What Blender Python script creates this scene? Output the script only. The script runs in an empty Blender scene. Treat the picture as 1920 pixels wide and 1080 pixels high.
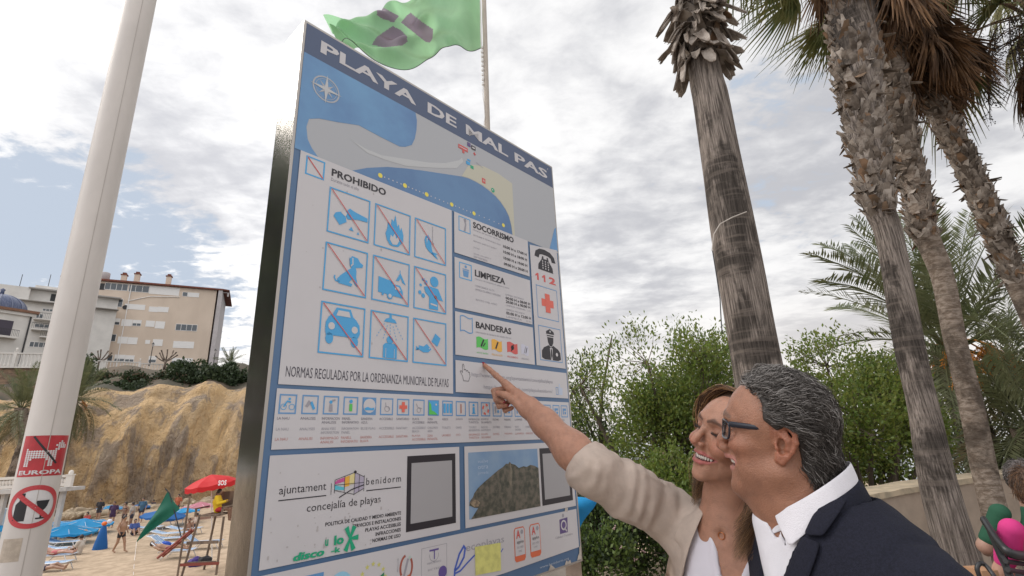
import bpy, bmesh, math, random
import numpy as np
from mathutils import Vector, Matrix
from mathutils.geometry import tessellate_polygon
R = math.radians
SC = bpy.context.scene
COL = SC.collection
random.seed(7); RNG = np.random.default_rng(7)

# ------------------------------------------------------------ camera
FPX = 930.0
CAM_R = np.array([[0.9989615699852084, 0.045560747279730786, 0.0],
                  [0.013643596365559356, -0.2991484832744866, -0.954109027958958],
                  [-0.04346992030014769, 0.9531182525069419, -0.29945945095657295]])
CAM_C = np.array([0.0, 0.0, 1.65])
cam = bpy.data.cameras.new('camera'); cam_o = bpy.data.objects.new('camera', cam); COL.objects.link(cam_o)
cam.sensor_width = 36; cam.lens = 36 * FPX / 1920; cam.clip_start = .05; cam.clip_end = 6000
M4 = Matrix([list(CAM_R[i]) + [CAM_C[i]] for i in range(3)] + [[0, 0, 0, 1]])
cam_o.matrix_world = M4
SC.camera = cam_o

def ray(px, py):
    return CAM_R @ np.array([(px - 960) / FPX, (540 - py) / FPX, -1.])
def P(px, py, Y):                       # point of the place seen at that pixel, Y metres ahead
    d = ray(px, py); return CAM_C + d * (Y / d[1])
def PZ(px, py, z):                      # point at that pixel on the level z
    d = ray(px, py); return CAM_C + d * ((z - CAM_C[2]) / d[2])

# ------------------------------------------------------------ light and sky
SUN_AZ, SUN_EL = R(-80), R(44)
SC.view_settings.view_transform = 'Standard'; SC.view_settings.look = 'None'
SC.view_settings.exposure = 0.24; SC.view_settings.gamma = 1
sun = bpy.data.lights.new('sun', 'SUN'); sun.energy = 1.5; sun.angle = R(32); sun.color = (1, .93, .84)
sun_o = bpy.data.objects.new('sun', sun); COL.objects.link(sun_o)
sd = Vector((math.sin(SUN_AZ) * math.cos(SUN_EL), math.cos(SUN_AZ) * math.cos(SUN_EL), math.sin(SUN_EL)))
sun_o.rotation_euler = (-sd).to_track_quat('-Z', 'Y').to_euler()

class NT:
    """small helper for node trees"""
    def __init__(s, tree): s.t = tree; s.n = tree.nodes; s.l = tree.links
    def new(s, kind, **kw):
        n = s.n.new(kind)
        for k, v in kw.items():
            if k == 'ins':
                for i, x in v.items():
                    if hasattr(x, 'is_output') or isinstance(x, bpy.types.NodeSocket): s.l.new(x, n.inputs[i])
                    else: n.inputs[i].default_value = x
            else: setattr(n, k, v)
        return n
    def math(s, op, a, b=0.0, c=0.0, clamp=False):
        return s.new('ShaderNodeMath', operation=op, use_clamp=clamp, ins={0: a, 1: b, 2: c}).outputs[0]
    def noise(s, vec, scale, detail=4, rough=.55, dist=0.0, dim='3D'):
        n = s.new('ShaderNodeTexNoise', noise_dimensions=dim, ins={'Scale': scale, 'Detail': detail, 'Roughness': rough, 'Distortion': dist})
        if vec is not None: s.l.new(vec, n.inputs['Vector'])
        return n.outputs[0]
    def smooth(s, x, a, b, lo=0.0, hi=1.0):
        return s.new('ShaderNodeMapRange', interpolation_type='SMOOTHSTEP', ins={0: x, 1: a, 2: b, 3: lo, 4: hi}).outputs[0]
    def mix(s, f, a, b):
        n = s.new('ShaderNodeMix', data_type='RGBA'); 
        for i, x in ((0, f), (6, a), (7, b)):
            if isinstance(x, bpy.types.NodeSocket): s.l.new(x, n.inputs[i])
            else: n.inputs[i].default_value = (tuple(x) + (1,) if i and len(x) == 3 else x)
        return n.outputs[2]
    def vmul(s, v, k):
        return s.new('ShaderNodeVectorMath', operation='MULTIPLY', ins={0: v, 1: k}).outputs[0]

def build_sky():
    w = bpy.data.worlds.new('World'); SC.world = w; w.use_nodes = True
    T = NT(w.node_tree); T.n.clear()
    sky = T.new('ShaderNodeTexSky', sky_type='NISHITA', sun_disc=False, sun_elevation=SUN_EL, sun_rotation=SUN_AZ, dust_density=2.0)
    co = T.new('ShaderNodeTexCoord').outputs['Generated']
    d = T.new('ShaderNodeVectorMath', operation='NORMALIZE', ins={0: co}).outputs[0]
    sp = T.new('ShaderNodeSeparateXYZ', ins={0: d})
    z = T.math('MAXIMUM', sp.outputs[2], 0.0)
    zz = T.math('ADD', z, .10)
    pl = T.new('ShaderNodeCombineXYZ', ins={0: T.math('DIVIDE', sp.outputs[0], zz), 1: T.math('DIVIDE', sp.outputs[1], zz), 2: 0.0}).outputs[0]
    def lobe(az, el, k0, k1):
        c = (math.sin(R(az)) * math.cos(R(el)), math.cos(R(az)) * math.cos(R(el)), math.sin(R(el)))
        dt = T.new('ShaderNodeVectorMath', operation='DOT_PRODUCT', ins={0: d, 1: c}).outputs['Value']
        return T.smooth(dt, math.cos(R(k0)), math.cos(R(k1)))
    big = T.noise(pl, 1.1, 4, .55, .15)
    mid = T.noise(pl, 3.4, 7, .6, .25)
    fine = T.noise(T.vmul(pl, (1.0, 1.4, 1)), 9.0, 6, .6, .3)
    # thick layer: grey bellies and white gaps
    g = T.math('ADD', T.math('MULTIPLY', big, .85), T.math('ADD', T.math('MULTIPLY', mid, .42), T.math('MULTIPLY', fine, .24)))
    glow = lobe(-33, 22, 34, 2)
    glow2 = lobe(-40, 30, 75, 5)
    g = T.math('ADD', g, T.math('MULTIPLY', glow2, .03))
    belly = T.smooth(g, .61, .90)
    dark = (4.7, 4.75, 5.05, 1); white = (8.2, 8.15, 8.15, 1)
    cl = T.mix(belly, dark, white)
    bright = T.math('ADD', T.math('ADD', 1.0, T.math('MULTIPLY', glow, .14)), T.math('ADD', T.math('MULTIPLY', glow2, .10), T.math('ADD', T.math('MULTIPLY', lobe(-112, 34, 46, 6), 1.6), T.math('MULTIPLY', lobe(178, 35, 95, 30), .55))))  # unseen bright sky patches added left of and behind the view, lighting the subjects
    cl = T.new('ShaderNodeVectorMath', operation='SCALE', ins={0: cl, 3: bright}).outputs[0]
    # haze low on the horizon
    low = T.smooth(z, .02, .30, 1.0, 0.0)
    cl = T.mix(T.math('MULTIPLY', low, .75), cl, (8.4, 7.9, 7.45, 1))
    # openings of blue
    hole = T.math('ADD', T.math('MULTIPLY', lobe(-46, 13, 19, 4), .34), T.math('ADD', T.math('MULTIPLY', lobe(-22, 14, 13, 3), .10), T.math('MULTIPLY', lobe(30, 27, 14, 3), .10)))
    cov = T.math('SUBTRACT', T.math('ADD', T.math('MULTIPLY', mid, .6), T.math('MULTIPLY', fine, .45)), hole)
    mask = T.smooth(cov, .27, .40)
    blue = T.mix(.93, sky.outputs[0], (4.7, 5.35, 6.3, 1))
    blue = T.mix(T.math('MULTIPLY', low, .5), blue, (7.4, 7.4, 7.6, 1))
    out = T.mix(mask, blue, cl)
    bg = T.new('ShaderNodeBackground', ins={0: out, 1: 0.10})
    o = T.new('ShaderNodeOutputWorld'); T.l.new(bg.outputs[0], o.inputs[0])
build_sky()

# ------------------------------------------------------------ materials
MATS = {}
def mat(name, col, rough=.6, metal=0.0, var=0.0, vscale=8.0, bump=0.0, bscale=60.0, spec=.5, col2=None, stretch=None, det=5, attr=None, trans=0.0, sub=0.0, lo=.35, hi=.65):
    """plain surface with noise in colour (towards col2 or a darker tone) and a fine bump"""
    if name in MATS: return MATS[name]
    m = bpy.data.materials.new(name); m.use_nodes = True
    T = NT(m.node_tree); b = T.n['Principled BSDF']
    b.inputs['Roughness'].default_value = rough; b.inputs['Metallic'].default_value = metal
    b.inputs['Specular IOR Level'].default_value = spec
    co = T.new('ShaderNodeTexCoord').outputs['Object']
    if stretch: co = T.vmul(co, stretch)
    c = tuple(col) + (1,)
    src = c
    if attr:
        src = T.new('ShaderNodeAttribute', attribute_name=attr).outputs['Color']
    if var or col2:
        n = T.smooth(T.noise(co, vscale, det, .6), lo, hi)
        if col2: src = T.mix(n, src, tuple(col2) + (1,))
        else:
            dk = T.new('ShaderNodeVectorMath', operation='SCALE', ins={0: src if not isinstance(src, tuple) else src[:3], 3: 1 - var}).outputs[0]
            src = T.mix(n, src, dk)
    if isinstance(src, tuple): b.inputs['Base Color'].default_value = src
    else: T.l.new(src, b.inputs['Base Color'])
    if bump:
        bn = T.new('ShaderNodeBump', ins={'Strength': bump, 'Distance': .01, 'Height': T.noise(co, bscale, 4, .6)})
        T.l.new(bn.outputs[0], b.inputs['Normal'])
    if sub:
        b.inputs['Subsurface Weight'].default_value = sub; b.inputs['Subsurface Radius'].default_value = (.012, .005, .003)
        b.inputs['Subsurface Scale'].default_value = .6
    if trans:
        tr = T.new('ShaderNodeBsdfTranslucent'); ad = T.new('ShaderNodeMixShader', ins={0: trans})
        if isinstance(src, tuple): tr.inputs[0].default_value = src
        else: T.l.new(src, tr.inputs[0])
        T.l.new(b.outputs[0], ad.inputs[1]); T.l.new(tr.outputs[0], ad.inputs[2])
        T.l.new(ad.outputs[0], T.n['Material Output'].inputs[0])
    MATS[name] = m
    return m

# ------------------------------------------------------------ meshes
class MB:
    """collects polygons for ONE mesh object"""
    def __init__(s): s.v = []; s.f = []; s.m = []; s.mats = []
    def slot(s, m):
        if m not in s.mats: s.mats.append(m)
        return s.mats.index(m)
    def add(s, vs, fs, m=None):
        o = len(s.v); s.v.extend([tuple(map(float, p)) for p in vs]); k = s.slot(m) if m is not None else 0
        for f in fs: s.f.append(tuple(i + o for i in f)); s.m.append(k)
    def box(s, c, size, m=None, rot=None):
        c = np.array(c, float); h = np.array(size, float) / 2
        vs = np.array([(x, y, z) for x in (-1, 1) for y in (-1, 1) for z in (-1, 1)]) * h
        if rot is not None: vs = vs @ np.array(rot).T
        s.add(vs + c, [(0, 1, 3, 2), (4, 6, 7, 5), (0, 4, 5, 1), (2, 3, 7, 6), (0, 2, 6, 4), (1, 5, 7, 3)], m)
    def tube(s, pts, rad, n=8, m=None, cap=True, flat=1.0, up=(0, 0, 1)):
        pts = [np.array(p, float) for p in pts]
        if not hasattr(rad, '__len__'): rad = [rad] * len(pts)
        vs = []; fs = []
        ref = np.array(up, float)
        for i, p in enumerate(pts):
            t = pts[min(i + 1, len(pts) - 1)] - pts[max(i - 1, 0)]; t = t / (np.linalg.norm(t) + 1e-9)
            if abs(t.dot(ref)) > .97: ref = np.array((1., 0, 0)) if abs(t[0]) < .8 else np.array((0, 1., 0))
            a = np.cross(t, ref); a /= np.linalg.norm(a) + 1e-9; b = np.cross(a, t)
            for k in range(n):
                q = 2 * math.pi * k / n
                vs.append(p + rad[i] * (math.cos(q) * a + math.sin(q) * b * flat))
        for i in range(len(pts) - 1):
            for k in range(n):
                fs.append((i * n + k, i * n + (k + 1) % n, (i + 1) * n + (k + 1) % n, (i + 1) * n + k))
        if cap: fs.append(tuple(range(n - 1, -1, -1))); fs.append(tuple(range((len(pts) - 1) * n, len(pts) * n)))
        s.add(vs, fs, m)
    def lathe(s, prof, c=(0, 0, 0), n=24, m=None):
        vs = []; fs = []
        for r, z in prof:
            for k in range(n):
                q = 2 * math.pi * k / n; vs.append((c[0] + r * math.cos(q), c[1] + r * math.sin(q), c[2] + z))
        for i in range(len(prof) - 1):
            for k in range(n): fs.append((i * n + k, i * n + (k + 1) % n, (i + 1) * n + (k + 1) % n, (i + 1) * n + k))
        s.add(vs, fs, m)
    def ball(s, c, r, n=12, m=None, rot=None):
        if not hasattr(r, '__len__'): r = (r, r, r)
        vs = [(0, 0, r[2])]; fs = []; h = n // 2
        for i in range(1, h):
            a = math.pi * i / h
            for k in range(n): q = 2 * math.pi * k / n; vs.append((r[0] * math.sin(a) * math.cos(q), r[1] * math.sin(a) * math.sin(q), r[2] * math.cos(a)))
        vs.append((0, 0, -r[2])); e = len(vs) - 1
        for k in range(n):
            fs.append((0, 1 + k, 1 + (k + 1) % n)); fs.append((e, e - n + (k + 1) % n, e - n + k))
            for i in range(h - 2): fs.append((1 + i * n + k, 1 + (i + 1) * n + k, 1 + (i + 1) * n + (k + 1) % n, 1 + i * n + (k + 1) % n))
        vs = np.array(vs)
        if rot is not None: vs = vs @ np.array(rot).T
        s.add(vs + np.array(c, float), fs, m)
    def prism(s, poly, z0, z1, m=None, fn=None):
        """2-D outline (ccw) given a thickness; fn maps (x, y, z) to the place"""
        n = len(poly); tri = tessellate_polygon([[Vector((p[0], p[1], 0)) for p in poly]])
        vs = [(p[0], p[1], z0) for p in poly] + [(p[0], p[1], z1) for p in poly]
        if fn: vs = [fn(*p) for p in vs]
        fs = [tuple(t[::-1]) for t in tri] + [tuple(i + n for i in t) for t in tri] + [(i, (i + 1) % n, (i + 1) % n + n, i + n) for i in range(n)]
        s.add(vs, fs, m)
    def build(s, name, m=None, parent=None, smooth=False, loc=None, auto=None):
        me = bpy.data.meshes.new(name); me.from_pydata(s.v, [], s.f)
        ms = s.mats if s.mats and s.mats != [None] else [m]
        for x in ms: me.materials.append(x if x else m)
        if len(ms) > 1: me.polygons.foreach_set('material_index', s.m)
        if smooth: me.polygons.foreach_set('use_smooth', [True] * len(s.f))
        me.update()
        o = bpy.data.objects.new(name, me); COL.objects.link(o)
        if parent: o.parent = parent
        if loc is not None: o.location = loc
        if auto is not None and smooth: me.set_sharp_from_angle(angle=R(auto))
        return o

def tag(o, label=None, cat=None, group=None, kind=None):
    if label: o['label'] = label
    if cat: o['category'] = cat
    if group: o['group'] = group
    if kind: o['kind'] = kind
    return o
def thing(name, label, cat, loc=(0, 0, 0), rz=0.0, group=None):
    o = bpy.data.objects.new(name, None); COL.objects.link(o); o.empty_display_size = .2
    o.location = loc; o.rotation_euler = (0, 0, rz)
    return tag(o, label, cat, group)
def copy_tree(o, parent=None):
    c = o.copy(); COL.objects.link(c)
    if parent: c.parent = parent
    for ch in list(o.children): copy_tree(ch, c)
    return c
def lerp(a, b, t): return np.array(a, float) * (1 - t) + np.array(b, float) * t
def spline(pts, n):
    """Catmull-Rom through the points, n samples"""
    pts = np.array(pts, float); out = []
    q = np.vstack([2 * pts[0] - pts[1], pts, 2 * pts[-1] - pts[-2]])
    for t in np.linspace(0, len(pts) - 1 - 1e-6, n):
        i = int(t); u = t - i; a, b, c, d = q[i:i + 4]
        out.append(.5 * (2 * b + (c - a) * u + (2 * a - 5 * b + 4 * c - d) * u * u + (3 * b - a - 3 * c + d) * u ** 3))
    return np.array(out)
# ------------------------------------------------------------ beach information sign
SIGN_O = np.array([-0.52767961, 1.06663912, 0.0]); SIGN_A = R(41.6624694)
SD = np.array([math.sin(SIGN_A), math.cos(SIGN_A), 0]); SN = np.array([math.cos(SIGN_A), -math.sin(SIGN_A), 0])
def S(u, v, n=0.0): return SIGN_O + SD * u + SN * n + np.array([0, 0, v])

def text_mesh(s, bold=0.0, shear=0.0, space=1.0):
    cu = bpy.data.curves.new('t', 'FONT'); cu.body = s; cu.resolution_u = 2; cu.offset = bold; cu.shear = shear; cu.space_character = space
    o = bpy.data.objects.new('t', cu); COL.objects.link(o)
    me = bpy.data.meshes.new_from_object(o.evaluated_get(bpy.context.evaluated_depsgraph_get()))
    vs = np.array([v.co[:2] for v in me.vertices]) if len(me.vertices) else np.zeros((0, 2))
    fs = [tuple(p.vertices) for p in me.polygons]
    bpy.data.objects.remove(o); bpy.data.curves.remove(cu); bpy.data.meshes.remove(me)
    return vs, fs

class Ink(MB):
    """flat printing: 2-D shapes laid on the panel in thin layers"""
    def __init__(s, y=0.0, box=None, fn=None): super().__init__(); s.y = y; s.box2 = box; s.fn = fn
    def q(s, pts, lay):
        if s.box2:
            a, b, c, d = s.box2; pts = [(a + p[0] * (c - a), b + p[1] * (d - b)) for p in pts]
        if s.fn: return [s.fn(p[0], p[1], lay) for p in pts]
        return [(p[0], s.y - lay * .0005, p[1]) for p in pts]
    def poly(s, pts, m, lay=1):
        tri = tessellate_polygon([[Vector((p[0], p[1], 0)) for p in pts]])
        w = s.q(pts, lay); fs = []
        for t in tri:
            a, b, c = [pts[i] for i in t]
            fs.append(tuple(t) if (b[0] - a[0]) * (c[1] - a[1]) - (b[1] - a[1]) * (c[0] - a[0]) > 0 else tuple(t[::-1]))
        s.add(w, fs, m)
    def rect(s, a, b, c, d, m, lay=1): s.poly([(a, b), (c, b), (c, d), (a, d)], m, lay)
    def disc(s, x, y, r, m, lay=1, ry=None, n=18, a0=0, a1=360):
        ry = r if ry is None else ry
        s.poly([(x + r * math.cos(R(a0 + (a1 - a0) * k / n)), y + ry * math.sin(R(a0 + (a1 - a0) * k / n))) for k in range(n if a1 - a0 == 360 else n + 1)], m, lay)
    def line(s, pts, w, m, lay=1, closed=False):
        pts = [np.array(p, float) for p in pts]; n = len(pts); L = []; Rr = []
        for i, p in enumerate(pts):
            a = pts[i - 1] if (i or closed) else p; b = pts[(i + 1) % n] if (i < n - 1 or closed) else p
            t1 = p - a; t2 = b - p
            if not t1.any(): t1 = t2
            if not t2.any(): t2 = t1
            t1 = t1 / (np.linalg.norm(t1) + 1e-12); t2 = t2 / (np.linalg.norm(t2) + 1e-12)
            nn = np.array([-(t1 + t2)[1], (t1 + t2)[0]]); nn /= np.linalg.norm(nn) + 1e-12
            k = 1 / max(.4, nn.dot(np.array([-t1[1], t1[0]])))
            L.append(p + nn * w / 2 * k); Rr.append(p - nn * w / 2 * k)
        ws = s.q(L + Rr, lay)
        s.add(ws, [(i + n, (i + 1) % n + n, (i + 1) % n, i) for i in range(n if closed else n - 1)], m)
    def ring(s, x, y, r, w, m, lay=1, ry=None, a0=0, a1=360, n=28):
        ry = r if ry is None else ry
        full = a1 - a0 == 360
        s.line([(x + r * math.cos(R(a0 + (a1 - a0) * k / n)), y + ry * math.sin(R(a0 + (a1 - a0) * k / n))) for k in range(n if full else n + 1)], w, m, lay, closed=full)
    def frame(s, a, b, c, d, w, m, lay=1): s.line([(a + w / 2, b + w / 2), (c - w / 2, b + w / 2), (c - w / 2, d - w / 2), (a + w / 2, d - w / 2)], w, m, lay, closed=True)
    def text(s, t, a, b, c, d, m, lay=1, bold=0.0, shear=0.0, space=1.0):
        """c or d may be None: keeps the font's own proportion"""
        vs, fs = text_mesh(t, min(bold, .008), shear, space)
        if not len(vs): return
        if bold > .012:                                             # heavy strokes: the letters laid over each other, slightly shifted
            vs = np.concatenate([vs + np.array(d) * bold * .8 for d in ((0, 0), (1, .5), (-1, .5), (1, -.5), (-1, -.5))]); n_ = len(vs) // 5
            fs = [tuple(i + k * n_ for i in f) for k in range(5) for f in fs]; L5 = np.repeat(np.arange(5) * .06, n_)
        else: L5 = np.zeros(len(vs))
        lo = vs.min(0); hi = vs.max(0)
        k = hi - lo
        sx = (c - a) / k[0] if c is not None else None; sy = (d - b) / k[1] if d is not None else None
        sx = sx if sx else sy; sy = sy if sy else sx
        W_ = s.q([(a + (p[0] - lo[0]) * sx, b + (p[1] - lo[1]) * sy) for p in vs], lay)
        s.add([(q[0], q[1] - L5[i] * .0005, q[2]) for i, q in enumerate(W_)], fs, m)

def build_sign():
    W = mat('sign_white', (.575, .555, .57), .32, var=.10, vscale=3, lo=.45, hi=.8)
    BL = mat('sign_trim_blue', (.085, .165, .30), .3, var=.12, vscale=4)
    DK = mat('sign_title_blue', (.062, .09, .17), .3)
    LB = mat('sign_light_blue', (.13, .30, .55), .3)
    INK = mat('sign_ink_blue', (.07, .36, .68), .35)
    RED = mat('sign_ink_red', (.62, .10, .09), .35)
    BK = mat('sign_ink_black', (.025, .022, .028), .4)
    GY = mat('sign_ink_grey', (.33, .32, .36), .4)
    GR = mat('sign_ink_green', (.02, .36, .19), .35); YE = mat('sign_ink_yellow', (.80, .68, .10), .4)
    MAP = mat('sign_map_grey', (.42, .43, .455), .32); ROAD = mat('sign_map_road', (.51, .52, .53), .32); SAND = mat('sign_map_sand', (.53, .51, .41), .32)
    SEA1 = mat('sign_map_sea', (.15, .33, .56), .3, col2=(.10, .21, .42), vscale=2.2)
    STEEL = mat('sign_steel', (.55, .53, .51), .13, metal=1.0, var=.25, vscale=5, bump=.03, bscale=9)
    EDGE = mat('sign_edge', (.42, .39, .36), .4, metal=.6)
    t = thing('information_sign', 'tall beach rules sign with blue title band, map, pictograms and steel sides', 'sign', SIGN_O, math.pi / 2 - SIGN_A)
    # cabinet (steel box, rounded at the back edges)
    w0, w1, dp = -.006, 1.088, .122
    prof = [(w0, 0), (w0, dp - .012), (w0 + .004, dp - .003), (w0 + .012, dp), (w1 - .012, dp), (w1 - .004, dp - .003), (w1, dp - .012), (w1, 0)]
    mb = MB(); mb.prism([(x, y) for x, y in prof][::-1], 1.262, 2.776, STEEL); mb.build('cabinet', STEEL, t)
    for x0 in (w0 + .002, w1 - .090):
        mb = MB(); c = x0 + .045
        mb.prism([(x0, .004), (x0 + .088, .004), (x0 + .088, dp - .014), (x0 + .078, dp - .004), (x0 + .010, dp - .004), (x0, dp - .014)], 0.0, 1.2615, STEEL); mb.build('post', mat('sign_post_paint', (.40, .33, .25), .45, var=.2, vscale=9) if x0 > .5 else STEEL, t)
    e = Ink(-.0006)   # edging strip round the face
    e.frame(w0, 1.262, w1, 2.776, .0075, EDGE, 0); e.build('edge_trim', EDGE, t)
    # blue face
    b = Ink(-.001); b.rect(0.0015, 1.268, 1.0805, 2.7685, BL, 0); b.build('face_panel', BL, t)
    Y = -.0016
    # title
    k = Ink(Y); k.rect(0.0015, 2.672, 1.0805, 2.7685, DK, 0)
    for word, a, c in (('PLAYA', .045, .368), ('DE', .415, .541), ('MAL', .585, .804), ('PAS', .842, 1.046)):
        k.text(word, a, 2.699, c, 2.739, W, 1, bold=.028)
    k.line([(1.051, 2.747), (1.054, 2.754)], .003, W, 1)
    k.build('title_band', DK, t)
    # map
    k = Ink(Y)
    k.rect(.0015, 2.376, 1.0805, 2.6715, MAP, 0)
    k.poly([(.0015, 2.6715), (.0015, 2.376), (.064, 2.376), (.045, 2.395), (.032, 2.416), (.026, 2.45), (.031, 2.476), (.058, 2.491), (.108, 2.505), (.172, 2.527), (.241, 2.523), (.311, 2.521), (.331, 2.529), (.355, 2.547), (.366, 2.575), (.372, 2.61), (.373, 2.645), (.367, 2.6715)], SEA1, 1)
    bay = [(.160, 2.3765), (.205, 2.404), (.270, 2.434), (.335, 2.456), (.40, 2.475), (.489, 2.499), (.562, 2.519), (.595, 2.524), (.627, 2.524), (.660, 2.521), (.695, 2.513), (.725, 2.503), (.750, 2.489), (.775, 2.468), (.792, 2.445), (.802, 2.415), (.807, 2.3765)]
    k.poly(bay, mat('sign_map_bay', (.12, .24, .43), .3, col2=(.09, .18, .36), vscale=3), 1)
    k.poly([(.148, 2.471), (.196, 2.462), (.25, 2.464), (.337, 2.489), (.416, 2.511), (.49, 2.540), (.551, 2.577), (.564, 2.593), (.570, 2.579), (.538, 2.541), (.444, 2.503), (.337, 2.465), (.269, 2.455), (.205, 2.451)], ROAD, 1)
    k.poly([(.596, 2.579), (.63, 2.592), (.67, 2.603), (.745, 2.604), (.82, 2.592), (.82, 2.3765), (.8082, 2.3765), (.803, 2.4165), (.793, 2.447), (.776, 2.47), (.751, 2.4912), (.726, 2.5052), (.6955, 2.5152), (.66, 2.5232), (.627, 2.526), (.595, 2.526), (.562, 2.521)], SAND, 1)
    bx = [(.248, 2.397), (.333, 2.397), (.414, 2.397), (.516, 2.398), (.615, 2.399), (.760, 2.400)]
    for i, (x, y) in enumerate(bx):
        k.disc(x, y, .0075, YE, 2, n=10)
        if i < 5:
            for j in range(1, 6):
                q = j / 6; k.disc(x + (bx[i + 1][0] - x) * q, y, .0021, W, 2, n=8)
    k.rect(.548, 2.6255, .592, 2.641, RED, 2); k.rect(.566, 2.614, .576, 2.6255, RED, 2); k.rect(.552, 2.631, .588, 2.634, W, 3)
    k.rect(.59, 2.652, .606, 2.668, mat('sign_ink_violet', (.12, .08, .22), .4), 2); k.rect(.609, 2.648, .63, 2.664, BK, 2); k.rect(.613, 2.653, .626, 2.659, W, 3)
    k.rect(.618, 2.632, .631, 2.636, RED, 2); k.rect(.6225, 2.6275, .6265, 2.6405, RED, 2)
    k.rect(.583, 2.577, .602, 2.590, INK, 2); k.rect(.603, 2.5685, .618, 2.581, GR, 2); k.rect(.589, 2.594, .604, 2.6, INK, 2)
    k.line([(.632, 2.603), (.665, 2.594)], .002, GY, 2)
    k.rect(.658, 2.5335, .675, 2.553, RED, 2); k.rect(.6655, 2.538, .6675, 2.549, W, 3); k.rect(.662, 2.5425, .671, 2.5445, W, 3)
    k.disc(.712, 2.523, .009, GR, 2, n=12); k.disc(.710, 2.5235, .003, W, 3, n=8)
    k.poly([(1.027, 2.383), (1.0795, 2.383), (1.0795, 2.489), (1.068, 2.479)], LB, 1)
    # compass rose
    cx, cy = .070, 2.590
    k.ring(cx, cy, .037, .004, MAP, 2); k.ring(cx, cy, .030, .0012, MAP, 2)
    for a in range(0, 360, 45):
        L_ = .046 if a % 90 == 0 else .029
        ca, sa = math.cos(R(a)), math.sin(R(a)); o_ = .0075 if a % 90 == 0 else .006
        k.poly([(cx + L_ * ca, cy + L_ * sa), (cx + o_ * math.cos(R(a + 45)), cy + o_ * math.sin(R(a + 45))), (cx, cy), (cx + o_ * math.cos(R(a - 45)), cy + o_ * math.sin(R(a - 45)))], MAP if a % 90 else ROAD, 3 if a % 90 == 0 else 2)
    k.build('beach_map', MAP, t)

    # prohibitions
    Yp = Y - .0016
    k = Ink(Yp); k.rect(.017, 1.795, .515, 2.376, W, 0)
    k.text('PROHIBIDO', .102, 2.338, .268, 2.3595, BK, 1, bold=.03)
    k.text('Durante todo el año', .102, 2.323, .182, 2.3325, GY, 1)
    k.text('NORMAS REGULADAS POR LA ORDENANZA MUNICIPAL DE PLAYAS', .031, 1.812, .498, 1.8355, mat('sign_ink_dark', (.06, .055, .075), .4), 1)
    k.frame(.0325, 2.3155, .083, 2.3685, .004, INK, 1); k.line([(.036, 2.365), (.080, 2.319)], .0028, RED, 2)
    k.build('prohibition_notice', W, t)
    def pict(ix, iy):
        a = .100 + ix * .1352; d = 2.3045 - iy * .1535
        b = Ink(Yp - .0006, (a, d - .1255, a + .119, d))
        b.line([(.012, .012), (.988, .012), (.988, .988), (.012, .988)], .03, INK, 1, closed=True)
        b.line([(.04, .965), (.96, .04)], .019, RED, 4)
        return b
    def done(b, label): tag(b.build('pictogram', INK, notice), label)
    notice = [c for c in t.children if c.name.startswith('prohibition_notice')][0]
    b = pict(0, 0)   # hand dropping litter
    b.poly([(.38, .52), (.50, .66), (.62, .62), (.95, .56), (.95, .47), (.70, .46), (.55, .42), (.46, .40)], INK); b.poly([(.13, .38), (.28, .22), (.44, .33), (.40, .48), (.28, .52), (.17, .47)], INK)
    b.poly([(.50, .17), (.62, .17), (.56, .26)], INK); b.poly([(.70, .12), (.76, .13), (.73, .19)], INK); b.poly([(.30, .50), (.40, .44), (.44, .52), (.36, .60)], W, 2)
    done(b, 'crossed out hand dropping litter pictogram')
    b = pict(1, 0)   # fire
    b.poly([(.50, .10), (.66, .12), (.80, .28), (.80, .44), (.74, .62), (.70, .52), (.66, .68), (.62, .60), (.56, .88), (.52, .70), (.46, .76), (.44, .58), (.36, .66), (.34, .48), (.30, .36), (.34, .22), (.42, .12)], INK)
    b.poly([(.50, .14), (.62, .16), (.68, .26), (.66, .38), (.60, .30), (.55, .42), (.50, .32), (.44, .36), (.42, .24)], W, 2); done(b, 'crossed out fire pictogram')
    b = pict(2, 0)   # fish on a line
    b.poly([(.30, .50), (.34, .62), (.42, .66), (.50, .56), (.52, .40), (.56, .26), (.64, .14), (.74, .10), (.66, .20), (.72, .24), (.60, .26), (.50, .22), (.42, .26), (.34, .34)], INK); b.poly([(.36, .56), (.40, .58), (.37, .42)], W, 2)
    b.line([(.56, .92), (.56, .52), (.60, .45)], .012, GY); b.ring(.57, .50, .035, .012, GY, 1, a0=180, a1=360, n=8); done(b, 'crossed out fish on a line pictogram')
    b = pict(0, 1)   # dog
    b.poly([(.30, .28), (.34, .20), (.64, .18), (.66, .24), (.58, .26), (.66, .36), (.72, .24), (.78, .20), (.78, .26), (.74, .40), (.74, .54), (.72, .60), (.88, .64), (.90, .70), (.82, .74), (.76, .82), (.62, .84), (.56, .76), (.58, .62), (.62, .58), (.50, .48), (.38, .38)], INK)
    b.line([(.36, .24), (.28, .24), (.24, .30), (.25, .35)], .03, INK); b.poly([(.57, .80), (.60, .60), (.66, .66), (.65, .80)], W, 2); b.poly([(.56, .79), (.58, .62), (.63, .67), (.62, .80)], INK, 3); done(b, 'crossed out sitting dog pictogram')
    b = pict(1, 1)   # tent and camper van
    b.poly([(.62, .54), (.74, .74), (.90, .48), (.80, .52), (.76, .62), (.70, .54)], INK); b.line([(.735, .80), (.735, .72)], .015, INK)
    b.poly([(.16, .20), (.82, .16), (.82, .32), (.74, .44), (.54, .44), (.54, .50), (.16, .55)], INK); b.poly([(.60, .40), (.71, .40), (.76, .32), (.60, .33)], W, 2)
    b.disc(.47, .16, .075, INK, 2, n=14); b.disc(.47, .16, .045, W, 3, n=12); b.disc(.28, .17, .03, INK, 2, n=10); done(b, 'crossed out tent and camper van pictogram')
    b = pict(2, 1)   # hawker
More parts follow.
